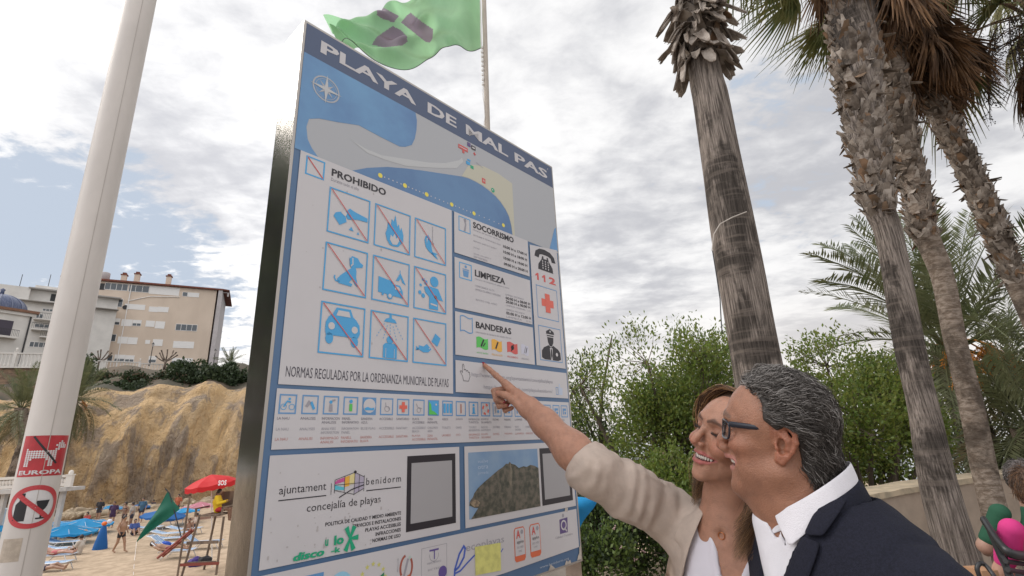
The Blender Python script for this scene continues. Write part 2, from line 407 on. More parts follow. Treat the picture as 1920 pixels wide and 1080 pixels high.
    b.disc(.62, .74, .13, INK, 1); b.poly([(.46, .60), (.74, .58), (.90, .30), (.72, .32), (.74, .06), (.46, .06), (.46, .34), (.34, .44), (.30, .56), (.38, .58)], INK)
    b.rect(.24, .70, .32, .76, INK); b.rect(.32, .62, .40, .72, INK); b.disc(.18, .40, .05, INK, n=10); b.disc(.28, .34, .055, INK, n=10); b.disc(.2, .58, .035, INK, n=10); b.disc(.66, .36, .045, mat('sign_ink_brown', (.16, .15, .16), .4), 2, n=10); b.poly([(.5, .20), (.7, .18), (.7, .14), (.5, .16)], W, 2); done(b, 'crossed out beach hawker pictogram')
    b = pict(0, 2)   # car
    b.poly([(.14, .36), (.86, .36), (.90, .46), (.88, .62), (.80, .72), (.72, .78), (.66, .92), (.34, .92), (.26, .78), (.18, .72), (.12, .60), (.12, .44)], INK); b.poly([(.34, .76), (.38, .87), (.62, .87), (.66, .76)], W, 2)
    b.disc(.25, .54, .072, W, 2, n=14); b.disc(.77, .52, .072, W, 2, n=14); b.disc(.22, .30, .085, INK, n=12, ry=.11); b.disc(.78, .28, .085, INK, n=12, ry=.11); done(b, 'crossed out car pictogram')
    b = pict(1, 2)   # shower
    b.poly([(.34, .80), (.68, .80), (.63, .87), (.54, .90), (.54, .97), (.48, .97), (.48, .90), (.39, .87)], INK)
    for i in range(5):
        for j in range(5):
            x = .51 + (i - 2) * (.075 + j * .022); y = .76 - j * .065 - (i % 2) * .03
            b.line([(x, y), (x + (i - 2) * .008, y - .03)], .014, INK)
    b.disc(.51, .42, .085, INK); b.poly([(.34, .04), (.34, .30), (.40, .35), (.64, .35), (.70, .30), (.70, .04)], INK); b.line([(.41, .04), (.41, .24)], .012, W, 2); b.line([(.63, .04), (.63, .24)], .012, W, 2); done(b, 'crossed out shower pictogram')
    b = pict(2, 2)   # litter in the water
    b.poly([(.54, .52), (.66, .72), (.82, .62), (.72, .42)], INK); b.disc(.66, .62, .05, INK, 2); b.poly([(.08, .28), (.17, .36), (.17, .40), (.30, .38), (.40, .45), (.54, .34), (.44, .26), (.30, .25), (.18, .30), (.10, .38)], INK); b.disc(.47, .35, .016, W, 2, n=8); done(b, 'crossed out litter thrown to a fish pictogram')

    # lifeguards, cleaning, flags
    k = Ink(Yp); k.poly([(.525, 2.234), (.891, 2.234), (.891, 2.376), (.525, 2.376)], W, 0)
    k.frame(.544, 2.3155, .596, 2.3685, .003, INK, 1); k.poly([(.566, 2.32), (.572, 2.345), (.566, 2.362), (.574, 2.362), (.578, 2.345), (.574, 2.32)], GY, 1); k.disc(.573, 2.360, .005, GY, 2, n=10)
    k.text('SOCORRISMO', .608, 2.344, .811, 2.3665, BK, 1, bold=.03)
    k.text('Horario del servicio de playa', .608, 2.333, .740, 2.340, GY, 1)
    for y, l, h in ((2.312, 'OCTUBRE A TEMPORADA BAJA', '10:00 H a 17:00 H'), (2.291, 'SEMANA SANTA Y JUNIO', '10:00 H a 18:00 H'), (2.268, 'JULIO', '10:00 H a 19:00 H'), (2.246, 'JULIO, AGOSTO Y', '09:00 H a 20:00 H')):
        k.text(l, .608, y + .002, .608 + .0058 * len(l) * .95, y + .0085, GY, 1); k.text(h, .753, y, .880, y + .0105, BK, 1, bold=.025)
    k.text('SEPTIEMBRE', .608, 2.238, .672, 2.2445, GY, 1); k.build('lifeguard_notice', W, t)
    k = Ink(Yp); k.rect(.525, 2.053, .891, 2.219, W, 0)
    k.frame(.544, 2.153, .598, 2.2075, .003, INK, 1); k.poly([(.562, 2.162), (.582, 2.162), (.585, 2.183), (.559, 2.183)], LB, 1); k.rect(.558, 2.185, .586, 2.188, LB, 1); k.disc(.572, 2.196, .005, LB, 1, n=10)
    k.text('LIMPIEZA', .612, 2.174, .755, 2.1965, BK, 1, bold=.03); k.text('Horario de limpieza de playas y arena', .612, 2.161, .775, 2.168, GY, 1)
    k.text('TEMPORADA ALTA', .612, 2.138, .700, 2.1445, GY, 1); k.text('LIMPIEZA DE ARENA Y PAPELERAS', .612, 2.126, .730, 2.1325, GY, 1)
    k.text('LIMPIEZA MECANICA', .755, 2.136, .850, 2.142, GY, 1); k.text('00:00 H a 08:00 H', .755, 2.122, .884, 2.132, BK, 1, bold=.02); k.text('20:00 H a 00:00 H', .755, 2.109, .884, 2.119, BK, 1, bold=.02); k.text('LIMPIEZA MANUAL   2 H', .755, 2.098, .884, 2.104, GY, 1)
    k.text('RESTO DEL AÑO', .614, 2.092, .712, 2.099, GY, 1); k.text('LIMPIEZA MECANICA', .755, 2.083, .850, 2.089, GY, 1); k.text('05:00 H a 12:00 H', .755, 2.069, .884, 2.079, BK, 1, bold=.02); k.text('LIMPIEZA    2 H', .755, 2.058, .884, 2.064, GY, 1); k.build('cleaning_notice', W, t)
    k = Ink(Yp); k.rect(.525, 1.909, .892, 2.042, W, 0)
    wav = lambda a, b, c, d, n=10: [(a + (c - a) * i / n, b + .003 * math.sin(i / n * 6.28)) for i in range(n + 1)] + [(a + (c - a) * i / n, d + .003 * math.sin(i / n * 6.28)) for i in range(n, -1, -1)]
    k.line(wav(.546, 1.984, .596, 2.030), .0035, LB, 1, closed=True); k.text('BANDERAS', .611, 2.0015, .776, 2.023, BK, 1, bold=.03); k.text('Información de banderas del estado del mar', .611, 1.986, .775, 1.992, GY, 1)
    ORA = mat('sign_ink_orange', (.78, .42, .06), .4); GRE = mat('sign_flag_green', (.10, .52, .10), .4)
    for i, (x, w_, c_, l) in enumerate(((.612, .051, GRE, 'APTO BAÑO'), (.679, .048, ORA, 'PRECAUCION'), (.752, .052, RED, 'PROHIBIDO'), (.823, .038, mat('sign_flag_pale', (.58, .58, .68), .4), 'MEDUSAS'))):
        k.poly(wav(x, 1.939, x + w_, 1.973), c_, 1); k.line([(x + w_ * .38, 1.945), (x + w_ * .62, 1.968)], .006 if i < 2 else .004, BK if i < 3 else GY, 2)
        if i == 0: k.line([(x + w_ * .55, 1.946), (x + w_ * .75, 1.958)], .004, BK, 2)
        if i == 2: k.disc(x + w_ * .5, 1.957, .008, BK, 2, n=12)
        if i == 3: k.line([(x + w_ * .6, 1.945), (x + w_ * .8, 1.965)], .003, BK, 2)
        k.text(l, x, 1.922, x + w_, 1.928, (GRE, ORA, RED, GY)[i], 1)
    k.build('flags_notice', W, t)
    # emergency column
    k = Ink(Yp); k.poly([(.9015, 1.909), (1.0715, 1.909), (1.0715, 2.386), (.9015, 2.364)], W, 0)
    k.poly([(.926, 2.326), (.934, 2.349), (.958, 2.363), (.99, 2.366), (1.022, 2.362), (1.048, 2.347), (1.056, 2.324), (1.032, 2.322), (1.026, 2.338), (1.008, 2.343), (.974, 2.343), (.957, 2.339), (.951, 2.324)], BK, 1)
    k.poly([(.944, 2.277), (1.036, 2.277), (1.034, 2.298), (1.012, 2.322), (1.008, 2.336), (1.001, 2.336), (1.0, 2.326), (.981, 2.326), (.98, 2.336), (.973, 2.336), (.968, 2.322), (.947, 2.298)], BK, 1)
    for i in range(3):
        for j in range(4): k.disc(.973 + i * .017, 2.287 + j * .0095, .0034, W, 2, n=8)
    for x in (.922, .962): k.poly([(x + .012, 2.231), (x + .022, 2.231), (x + .022, 2.259), (x + .014, 2.259), (x + .003, 2.252), (x + .003, 2.245), (x + .012, 2.249)], RED, 1)
    k.text('2', 1.006, 2.231, 1.047, 2.259, RED, 1, bold=.05)
    k.frame(.924, 2.085, 1.051, 2.211, .0028, LB, 1)
    RX = mat('sign_cross_red', (.72, .14, .10), .4)
    k.rect(.952, 2.134, 1.024, 2.163, RX, 1); k.rect(.9735, 2.112, 1.0025, 2.185, RX, 2)
    k.frame(.923, 1.929, 1.055, 2.057, .0028, LB, 1)
    k.poly([(.966, 2.030), (.968, 2.04), (.990, 2.050), (1.012, 2.04), (1.014, 2.030)], BK, 1); k.poly([(.969, 2.026), (1.011, 2.026), (1.009, 2.0215), (.971, 2.0215)], BK, 1)
    k.poly([(.972, 2.018), (1.008, 2.018), (1.006, 2.0), (.997, 1.985), (.983, 1.985), (.974, 2.0)], BK, 1)
    k.poly([(.934, 1.940), (.95, 1.934), (1.028, 1.934), (1.046, 1.940), (1.044, 1.965), (1.032, 1.977), (1.004, 1.988), (.990, 1.980), (.976, 1.988), (.948, 1.977), (.936, 1.965)], BK, 1)
    k.poly([(.982, 1.978), (.998, 1.978), (.995, 1.934), (.985, 1.934)], W, 2); k.poly([(.987, 1.974), (.993, 1.974), (.9945, 1.95), (.990, 1.936), (.9855, 1.95)], BK, 3); k.disc(1.022, 1.957, .007, W, 2, n=10); k.disc(.990, 2.040, .004, W, 2, n=8)
    k.build('emergency_notice', W, t)
    # web addresses
    k = Ink(Yp); k.rect(.525, 1.800, 1.0735, 1.893, W, 0)
    k.line([(.556, 1.834), (.552, 1.848), (.543, 1.860), (.546, 1.864), (.552, 1.858), (.552, 1.880), (.555, 1.884), (.558, 1.880), (.559, 1.866), (.565, 1.869), (.567, 1.863), (.573, 1.866), (.575, 1.860), (.580, 1.861), (.582, 1.848), (.576, 1.834)], .0014, BK, 1, closed=True)
    k.text('http://www.benidorm.org/ayuntamiento/concejalias/playas', .589, 1.846, .986, 1.862, GY, 1, bold=.006); k.text('https://www.facebook.com/playasbenidorm/', .639, 1.812, .981, 1.827, GY, 1, bold=.006)
    k.frame(1.002, 1.811, 1.015, 1.838, .002, LB, 1); k.poly([(1.018, 1.811), (1.040, 1.811), (1.042, 1.836), (1.028, 1.838), (1.028, 1.852), (1.022, 1.85), (1.018, 1.836)], mat('sign_pale_blue', (.50, .56, .68), .4), 1); k.build('web_notice', W, t)
    # services row
    k = Ink(Yp); k.rect(.0155, 1.660, 1.0735, 1.786, W, 0)
    names = [('LA NAU', 'LA NAU', 'LA NAU'), ('ANALISIS', 'ANALYSES', 'ANALISI'), ('INFORMACION|ANALISIS', 'ANALYSES|INFORMATION', 'INFORMACIO|ANALISI'), ('PANEL|INFORMATIVO', 'INFORMATION|PANEL', 'PANELL|INFORMATIU'), ('BANDERA|AZUL', 'BLUE FLAG', 'BANDERA|BLAVA'), ('ACCESIBLE', 'ACCESSIBLE', 'ACCESSIBLE'), ('SANITARIO', 'SANITARY', 'SANITARI'), ('PLAYA|ACCESIBLE', 'ACCESSIBLE|BEACH', 'PLATJA|ACCESSIBLE'), ('ZONA|INFANTIL', 'CHILDREN|AREA', 'ZONA|INFANTIL'), ('ASEOS', 'TOILETS', 'LAVABOS'), ('JUEGOS', 'GAMES', 'JOCS'), ('INFORMACION|TURISTICA', 'TOURIST|INFORMATION', 'INFORMACIO|TURISTICA'), ('EQUIPOS|SALVAMENTO', 'RESCUE|EQUIPMENT', 'EQUIPS|SALVAMENT'), ('DUCHAS', 'SHOWERS', 'DUTXES'), ('PARKING', 'PARKING', 'PARQUING'), ('LAVAPIES', 'FOOT|SHOWER', 'LLAVAPEUS'), ('HAMACAS', 'SUNBEDS', 'GANDULES'), ('BUS', 'BUS', 'BUS'), ('TAXI', 'TAXI', 'TAXI'), ('FUENTE', 'WATER', 'FONT'), ('AGUA', 'WATER', 'AIGUA')]
    for i, nm in enumerate(names):
        x = .0225 + i * .0502; y0, y1 = 1.7325, 1.7745
        if i == 20: x = .0225 + 19.95 * .0502
        k.frame(x, y0, x + .0385, y1, .0032, LB, 1); cx, cy = x + .0193, (y0 + y1) / 2
        if i == 0: k.ring(cx - .009, cy - .006, .006, .0012, INK, 2, n=14); k.ring(cx + .009, cy - .006, .006, .0012, INK, 2, n=14); k.line([(cx - .009, cy - .006), (cx - .002, cy + .006), (cx + .006, cy + .004)], .003, INK, 3); k.disc(cx + .003, cy + .011, .003, INK, 2, n=8)
        elif i == 1: k.poly([(cx - .012, cy - .004), (cx - .004, cy + .010), (cx + .002, cy + .004), (cx - .006, cy - .006)], GY, 2); k.poly([(cx - .001, cy + .004), (cx + .004, cy + .008), (cx + .012, cy - .008), (cx + .007, cy - .012)], INK, 2)
        elif i == 2: k.disc(cx - .001, cy + .007, .004, INK, 2, n=8); k.poly([(cx - .005, cy - .014), (cx + .004, cy - .014), (cx + .003, cy + .002), (cx - .004, cy + .002)], GY, 2); k.line([(cx + .002, cy + .01), (cx + .010, cy + .012)], .004, GY, 2)
        elif i == 3: k.disc(cx, cy + .010, .0045, INK, 2, n=10); k.rect(cx - .004, cy - .013, cx + .004, cy + .004, GRE, 2)
        elif i == 4: k.disc(cx, cy + .001, .017, W, 3, n=18); k.rect(x + .003, y0 + .003, x + .0355, y1 - .003, LB, 2); k.poly([(cx - .012, cy - .010), (cx + .012, cy - .010), (cx + .014, cy - .003), (cx + .005, cy - .005), (cx - .005, cy - .002), (cx - .014, cy - .005)], INK, 4)
        elif i == 5: k.ring(cx + .001, cy - .005, .007, .0014, GY, 2, n=16, a0=120, a1=400); k.line([(cx - .004, cy + .010), (cx - .002, cy), (cx + .005, cy), (cx + .009, cy - .008)], .0018, GY, 2)
        elif i == 6: k.rect(cx - .012, cy - .0045, cx + .012, cy + .0045, RX, 2); k.rect(cx - .0045, cy - .013, cx + .0045, cy + .013, RX, 3)
        elif i == 7: k.ring(cx, cy - .007, .006, .0014, GY, 2, n=14); k.line([(cx - .009, cy + .010), (cx - .003, cy), (cx + .010, cy - .002)], .0016, GY, 2)
        elif i == 8: k.rect(x + .003, y0 + .003, x + .0355, y1 - .003, INK, 2); k.poly([(x + .003, y0 + .003), (x + .033, y0 + .003), (x + .022, y0 + .011), (x + .012, y0 + .014), (x + .010, y1 - .012), (x + .003, y1 - .004)], GRE, 3); k.disc(cx + .008, cy + .009, .003, W, 3, n=8)
        elif i == 9: [k.rect(cx + d_ - .004, cy - .013, cx + d_ + .004, cy + .013, INK, 2) for d_ in (-.011, 0, .011)]
        elif i == 10: k.rect(cx - .002, cy - .013, cx + .002, cy + .013, mat('sign_ink_brick', (.42, .16, .10), .4), 2)
        elif i == 11: k.disc(cx, cy + .011, .0042, INK, 2, n=10); k.rect(cx - .004, cy - .012, cx + .004, cy + .005, INK, 2); k.rect(cx - .007, cy - .014, cx + .007, cy - .011, INK, 2)
        elif i == 12:
            for q in range(8): k.ring(cx, cy, .0115, .006, RX if q % 2 else W, 2, a0=q * 45, a1=q * 45 + 45, n=5, ry=.014)
        else:
            k.rect(cx - .010, cy - .011, cx - .005, cy + .010, GY if i < 15 else LB, 2); k.rect(cx - .005, cy + .002, cx + .010, cy + .010, GY if i < 15 else LB, 2); k.disc(cx + .004, cy - .006, .005, LB, 2, n=10)
        for j, (yy, cc) in enumerate(((1.7265, BK), (1.7040, GY), (1.6835, mat('sign_ink_pink', (.50, .22, .20), .4)))):
            for r_, wd in enumerate(nm[j].split('|')):
                wd_ = min(.0435, len(wd) * .0044); k.text(wd, x - .001, yy - .0058 - r_ * .0085, x - .001 + wd_, yy - r_ * .0085, mat('sign_ink_grey_dark', (.17, .16, .20), .4) if j == 0 else cc, 1)
    k.build('services_strip', W, t)
    # town council panel
    k = Ink(Yp); k.rect(.0145, 1.4365, .536, 1.6485, W, 0)
    k.text('ajuntament', .040, 1.566, .143, 1.5865, BK, 1); k.text('benidorm', .243, 1.5725, .341, 1.588, BK, 1, space=1.25); k.line([(.040, 1.5595), (.144, 1.5595)], .0022, BK); k.line([(.244, 1.5600), (.341, 1.5600)], .0022, BK)
    k.text('concejalía de playas', .102, 1.526, .284, 1.5465, BK, 1)
    for i, l in enumerate(('POLITICA DE CALIDAD Y MEDIO AMBIENTE', 'SERVICIOS E INSTALACIONES', 'PLAYAS ACCESIBLES', 'INFRACCIONES', 'NORMAS DE USO')):
        w_ = (.197, .130, .098, .070, .078)[i]; k.text(l, .3435 - w_, 1.497 - i * .0125, .3435, 1.5047 - i * .0125, BK, 1, bold=.015)
    PK = mat('sign_ink_magenta', (.55, .10, .30), .4); CY = mat('sign_ink_cyan', (.10, .50, .62), .4)
    k.poly([(.163, 1.5805), (.187, 1.585), (.187, 1.594), (.163, 1.588)], PK, 1); k.poly([(.187, 1.573), (.199, 1.5745), (.199, 1.597), (.187, 1.594)], ORA, 1); k.poly([(.1995, 1.577), (.212, 1.578), (.212, 1.602), (.1995, 1.597)], mat('sign_ink_straw', (.72, .62, .30), .4), 1); k.poly([(.163, 1.569), (.187, 1.5665), (.187, 1.5725), (.163, 1.579)], CY, 1); k.poly([(.2125, 1.557), (.236, 1.566), (.236, 1.592), (.2125, 1.601)], mat('sign_ink_lilac', (.42, .38, .48), .4), 1)
    for pts in ([(.163, 1.590), (.212, 1.603), (.237, 1.591)], [(.163, 1.568), (.212, 1.5555), (.237, 1.566)], [(.163, 1.579), (.212, 1.579), (.237, 1.579)], [(.212, 1.603), (.212, 1.554)], [(.187, 1.596), (.187, 1.562)], [(.163, 1.590), (.163, 1.562)], [(.237, 1.595), (.237, 1.560)], [(.175, 1.552), (.205, 1.566), (.237, 1.574)], [(.155, 1.584), (.155, 1.560)], [(.224, 1.597), (.224, 1.56)]): k.line(pts, .0011 if pts[0][0] != .175 else .0024, BK, 2)
    k.disc(.2125, 1.6035, .0035, BK, 3, n=10)
    k.rect(.359, 1.455, .521, 1.6315, BK, 1); k.rect(.372, 1.472, .508, 1.614, mat('sign_blank_square', (.36, .35, .36), .4), 2)
    k.build('council_panel', W, t)
    # green club sticker
    k = Ink(Yp - .0012); k.text('disco', .080, 1.4405, .148, 1.4555, GR, 1, bold=.045, shear=.15); k.text('-k', .163, 1.4415, .185, 1.4525, GR, 1, bold=.04); k.text('u', .148, 1.458, .1555, 1.471, GR, 1, bold=.03); k.text('lo', .169, 1.4565, .192, 1.4755, GR, 1, bold=.045)
    for a in (0, 62, 118, 242, 298): ca, sa = math.cos(R(a)), math.sin(R(a)); k.poly([(.207 - .002 * sa, 1.4645 + .002 * ca), (.207 + .002 * sa, 1.4645 - .002 * ca), (.207 + .021 * ca + .0055 * sa, 1.4645 + .027 * sa - .0055 * ca), (.207 + .021 * ca - .0055 * sa, 1.4645 + .027 * sa + .0055 * ca)], GR, 1 + (a % 5) * .3)
    st = k.build('peeling_sticker', GR, t); tag(st, 'green lettered sticker with an asterisk, half worn off')
    # mountain picture
    k = Ink(Yp); k.rect(.5555, 1.4365, 1.071, 1.6485, W, 0); k.rect(.5695, 1.4565, .8785, 1.6315, mat('sign_photo_sky', (.17, .29, .47), .35, col2=(.25, .36, .50), vscale=5), 1)
    rk = mat('sign_photo_rock', (.15, .13, .10), .4, col2=(.045, .05, .035), vscale=55, det=8)
    k.poly([(.576, 1.4565), (.8785, 1.4565), (.8785, 1.571), (.860, 1.579), (.839, 1.583), (.82, 1.578), (.805, 1.581), (.783, 1.577), (.765, 1.588), (.748, 1.592), (.742, 1.598), (.735, 1.592), (.725, 1.593), (.71, 1.584), (.69, 1.577), (.657, 1.561), (.63, 1.548), (.604, 1.534), (.59, 1.522), (.584, 1.512), (.574, 1.504), (.570, 1.492), (.590, 1.484), (.604, 1.482)], rk, 2)
    k.poly([(.570, 1.500), (.585, 1.506), (.60, 1.503), (.612, 1.495), (.604, 1.486), (.588, 1.486)], mat('sign_photo_cliff', (.34, .26, .17), .4, col2=(.14, .11, .08), vscale=80), 3); k.poly([(.742, 1.597), (.746, 1.592), (.752, 1.57), (.748, 1.54), (.744, 1.52), (.736, 1.54), (.739, 1.57)], mat('sign_photo_ridge', (.22, .19, .14), .4, var=.3, vscale=60), 3)
    for i, l in enumerate(('vuelve', 'otra', 'jornada')): k.text(l, .606, 1.601 - i * .0165, .648, 1.611 - i * .0165, mat('sign_photo_letter', (.42, .52, .66), .4), 2)
    k.rect(.889, 1.456, 1.056, 1.6315, BK, 1); k.rect(.903, 1.473, 1.041, 1.614, mat('sign_blank_square', (.36, .35, .36), .4), 2); k.build('picture_panel', W, t)
    # certification logos
    k = Ink(Yp); k.poly([(.0145, 1.301), (.70, 1.300), (1.071, 1.308), (1.071, 1.4265), (.0145, 1.4265)], W, 0)
    k.disc(.190, 1.374, .028, mat('sign_pale_cyan', (.30, .56, .72), .4), 1); k.disc(.196, 1.366, .024, LB, 2); k.rect(.105, 1.345, .150, 1.409, LB, 1)
    for i in range(9): a = R(200 - i * 27.5); k.poly([(.270 + .033 * math.cos(a) + (.0062 if j % 2 == 0 else .0026) * math.sin(R(j * 36)), 1.366 + .036 * math.sin(a) + (.0062 if j % 2 == 0 else .0026) * math.cos(R(j * 36))) for j in range(10)], mat('sign_star', (.60, .58, .18), .4), 1)
    k.poly([(.276, 1.366), (.30, 1.380), (.300, 1.365), (.29, 1.352), (.268, 1.35)], mat('sign_leaf', (.03, .22, .10), .4), 1)
    vs_ = Ink(0); k.text('CALITUR', .3355, 1.372, .3395, 1.402, GY, 1); BR = mat('sign_ink_brown_red', (.36, .10, .07), .4)
    k.ring(.362, 1.378, .017, .0055, BR, 1, ry=.026, a0=100, a1=215); k.ring(.362, 1.378, .017, .0055, BR, 1, ry=.026, a0=-60, a1=40); k.line([(.352, 1.350), (.367, 1.396)], .006, GY, 1); k.poly([(.358, 1.358), (.372, 1.362), (.37, 1.35)], mat('sign_ink_orange_red', (.6, .16, .05), .4), 2); k.disc(.372, 1.398, .004, mat('sign_pale_green', (.45, .55, .50), .4), 1, n=8)
    VI = mat('sign_ink_indigo', (.12, .08, .28), .4)
    k.frame(.407, 1.33, .489, 1.411, .001, GY, 1); k.rect(.432, 1.400, .462, 1.404, VI, 1); k.rect(.446, 1.381, .449, 1.401, VI, 2); k.ring(.447, 1.391, .0145, .0012, GY, 1, a0=170, a1=370); k.text('TURISMO DE CALIDAD', .424, 1.372, .470, 1.376, GY, 1); k.text('SICTED', .427, 1.357, .468, 1.361, GY, 1); k.disc(.475, 1.347, .014, VI, 1)
    EC = mat('sign_ink_royal', (.06, .12, .48), .4)
    k.line([(.512, 1.31), (.516, 1.345), (.532, 1.378), (.548, 1.394), (.553, 1.388), (.548, 1.368), (.530, 1.348), (.517, 1.342)], .006, EC, 1); k.line([(.516, 1.335), (.535, 1.338), (.56, 1.352), (.588, 1.366)], .0045, EC, 1); k.line([(.69, 1.356), (.70, 1.364)], .003, EC, 1)
    k.text('ecoplayas', .556, 1.374, .705, 1.398, GY, 1)
    k.poly([(.588, 1.317), (.687, 1.310), (.689, 1.381), (.588, 1.386)], mat('sign_yellow_sheet', (.70, .68, .22), .5, var=.2, vscale=40), 3)
    OR2 = mat('sign_ink_red_orange', (.66, .15, .07), .4)
    for a, c in ((.748, .797), (.819, .870)):
        k.poly([(a, 1.325), (a + .006, 1.318), (c - .006, 1.318), (c, 1.325), (c, 1.402), (c - .006, 1.410), (a + .006, 1.410), (a, 1.402)], OR2, 1); k.poly([(a + .003, 1.334), (c - .003, 1.334), (c - .003, 1.400), (c - .007, 1.407), (a + .007, 1.407), (a + .003, 1.400)], W, 2)
        k.text('A', a + .009, 1.380, a + .027, 1.403, RED, 3, bold=.02); k.disc(c - .014, 1.396, .0062, GY, 3, n=12); k.text('applus', a + .011, 1.364, c - .008, 1.375, BK, 3); k.text('ISO 14001', a + .011, 1.353, c - .010, 1.359, GY, 3); k.text('UNE', a + .017, 1.343, c - .018, 1.348, GY, 3)
    k.poly([(.971, 1.362), (1.013, 1.362), (1.017, 1.407), (.972, 1.405)], mat('sign_ink_violet', (.12, .08, .22), .4), 1); k.ring(.993, 1.386, .013, .005, W, 2); k.line([(.996, 1.377), (1.008, 1.366)], .005, W, 2); k.disc(.993, 1.415, .006, GY, 1, n=10); k.text('Calidad Turistica', .945, 1.351, 1.04, 1.357, GY, 1)
    k.text('www.benidorm.org', .86, 1.2795, 1.01, 1.288, mat('sign_ink_pale', (.45, .5, .58), .4), -.8)
    # torn corners of the film
    for pts in ([(1.055, 1.27), (1.0795, 1.27), (1.0795, 1.315), (1.071, 1.305), (1.069, 1.29), (1.060, 1.281)], [(.985, 1.2685), (1.02, 1.2685), (1.016, 1.279), (1.004, 1.275), (.995, 1.281)], [(.90, 1.2685), (.935, 1.2685), (.925, 1.276), (.912, 1.284), (.905, 1.274)], [(1.005, 1.426), (1.02, 1.423), (1.023, 1.435), (1.008, 1.437)]): k.poly(pts, mat('sign_torn_film', (.58, .52, .46), .6, var=.3, vscale=50), .5)
    k.build('certification_strip', W, t)
    # worn spots
    k = Ink(Yp - .0006)
    rr = random.Random(3)
    for _ in range(70):
        u, v = rr.uniform(.02, .33), rr.choice((rr.uniform(1.44, 1.52), rr.uniform(1.44, 1.62), rr.uniform(1.8, 2.35)));  r_ = rr.uniform(.0008, .0028); k.disc(u, v, r_, mat('sign_scuff', (.45, .42, .42), .6), 0, n=6, ry=r_ * rr.uniform(.4, 2))
    k.build('scuff_marks', W, t)
    return t
SIGN = build_sign()
# ------------------------------------------------------------ people: smooth bodies from blended volumes
def smin(a, b, k):
    h = np.clip(.5 + .5 * (b - a) / k, 0, 1); return b * (1 - h) + a * h - k * h * (1 - h)
def smax(a, b, k): return -smin(-a, -b, k)
class Vol:
    """signed-distance volume on a grid (or on a list of points)"""
    def __init__(s, X, Y, Z): s.X, s.Y, s.Z = X, Y, Z
    def ell(s, c, r, rot=None):
        x, y, z = s.X - c[0], s.Y - c[1], s.Z - c[2]
        if rot is not None:
            m = np.array(rot).T; x, y, z = m[0, 0] * x + m[0, 1] * y + m[0, 2] * z, m[1, 0] * x + m[1, 1] * y + m[1, 2] * z, m[2, 0] * x + m[2, 1] * y + m[2, 2] * z
        q = np.sqrt((x / r[0]) ** 2 + (y / r[1]) ** 2 + (z / r[2]) ** 2)
        g = np.sqrt((x / r[0] ** 2) ** 2 + (y / r[1] ** 2) ** 2 + (z / r[2] ** 2) ** 2) + 1e-9
        return q * (q - 1) / g
    def cap(s, a, b, ra, rb=None):
        rb = ra if rb is None else rb
        a = np.array(a, float); b = np.array(b, float); d = b - a; L2 = d.dot(d) + 1e-12
        x, y, z = s.X - a[0], s.Y - a[1], s.Z - a[2]
        t = np.clip((x * d[0] + y * d[1] + z * d[2]) / L2, 0, 1)
        return np.sqrt((x - t * d[0]) ** 2 + (y - t * d[1]) ** 2 + (z - t * d[2]) ** 2) - (ra + (rb - ra) * t)
    def chain(s, pts, rad, k=.006):
        o = None
        for i in range(len(pts) - 1):
            q = s.cap(pts[i], pts[i + 1], rad[i], rad[i + 1]); o = q if o is None else smin(o, q, k)
        return o
def nets(fn, lo, hi, h):
    """mesh of the zero surface of fn on a grid of step h"""
    ax = [np.arange(lo[i], hi[i] + h, h, dtype=np.float32) for i in range(3)]
    X, Y, Z = np.meshgrid(*ax, indexing='ij')
    V = fn(Vol(X, Y, Z)).astype(np.float32)
    ins = V < 0
    n = np.array(V.shape)
    c = np.zeros(n - 1, np.int8)
    for i in (0, 1):
        for j in (0, 1):
            for k in (0, 1): c += ins[i:n[0] - 1 + i, j:n[1] - 1 + j, k:n[2] - 1 + k]
    cell = (c > 0) & (c < 8)
    idx = -np.ones(cell.shape, np.int64); ci = np.argwhere(cell); idx[cell] = np.arange(len(ci))
    acc = np.zeros((len(ci), 3)); cnt = np.zeros(len(ci))
    for a in range(3):
        b1, b2 = [q for q in range(3) if q != a]
        for o1 in (0, 1):
            for o2 in (0, 1):
                o = np.zeros(3, int); o[b1] = o1; o[b2] = o2
                p = ci + o; q = p.copy(); q[:, a] += 1
                va = V[p[:, 0], p[:, 1], p[:, 2]]; vb = V[q[:, 0], q[:, 1], q[:, 2]]
                m = (va < 0) != (vb < 0)
                t = np.where(m, va / (va - vb + 1e-20), 0)
                pt = p.astype(float); pt[:, a] += t
                acc[m] += pt[m]; cnt[m] += 1
    verts = acc / cnt[:, None] * h + np.array(lo)
    quads = []
    for a in range(3):
        b1, b2 = [(1, 2), (2, 0), (0, 1)][a]
        sl0 = [slice(None)] * 3; sl1 = [slice(None)] * 3; sl0[a] = slice(0, -1); sl1[a] = slice(1, None)
        A, B = ins[tuple(sl0)], ins[tuple(sl1)]
        e = np.argwhere(A != B)
        e = e[(e[:, b1] > 0) & (e[:, b2] > 0) & (e[:, b1] < n[b1] - 1) & (e[:, b2] < n[b2] - 1)]
        s_ = A[e[:, 0], e[:, 1], e[:, 2]]
        def at(d1, d2):
            q = e.copy(); q[:, b1] += d1; q[:, b2] += d2; return idx[q[:, 0], q[:, 1], q[:, 2]]
        Q = np.stack([at(-1, -1), at(0, -1), at(0, 0), at(-1, 0)], 1)
        Q[~s_] = Q[~s_][:, ::-1]; quads.append(Q)
    return verts, np.concatenate(quads)
def rough_noise(p, seed, scale):
    """cheap smooth noise for folds: sum of random sines, about -1..1"""
    r = np.random.default_rng(seed); o = 0
    for i in range(7):
        k = r.normal(size=3) * scale * (1 + .35 * i); o = o + np.sin(p[0] * k[0] + p[1] * k[1] + p[2] * k[2] + r.uniform(0, 6.28)) / (1 + .5 * i)
    return o / 2.6
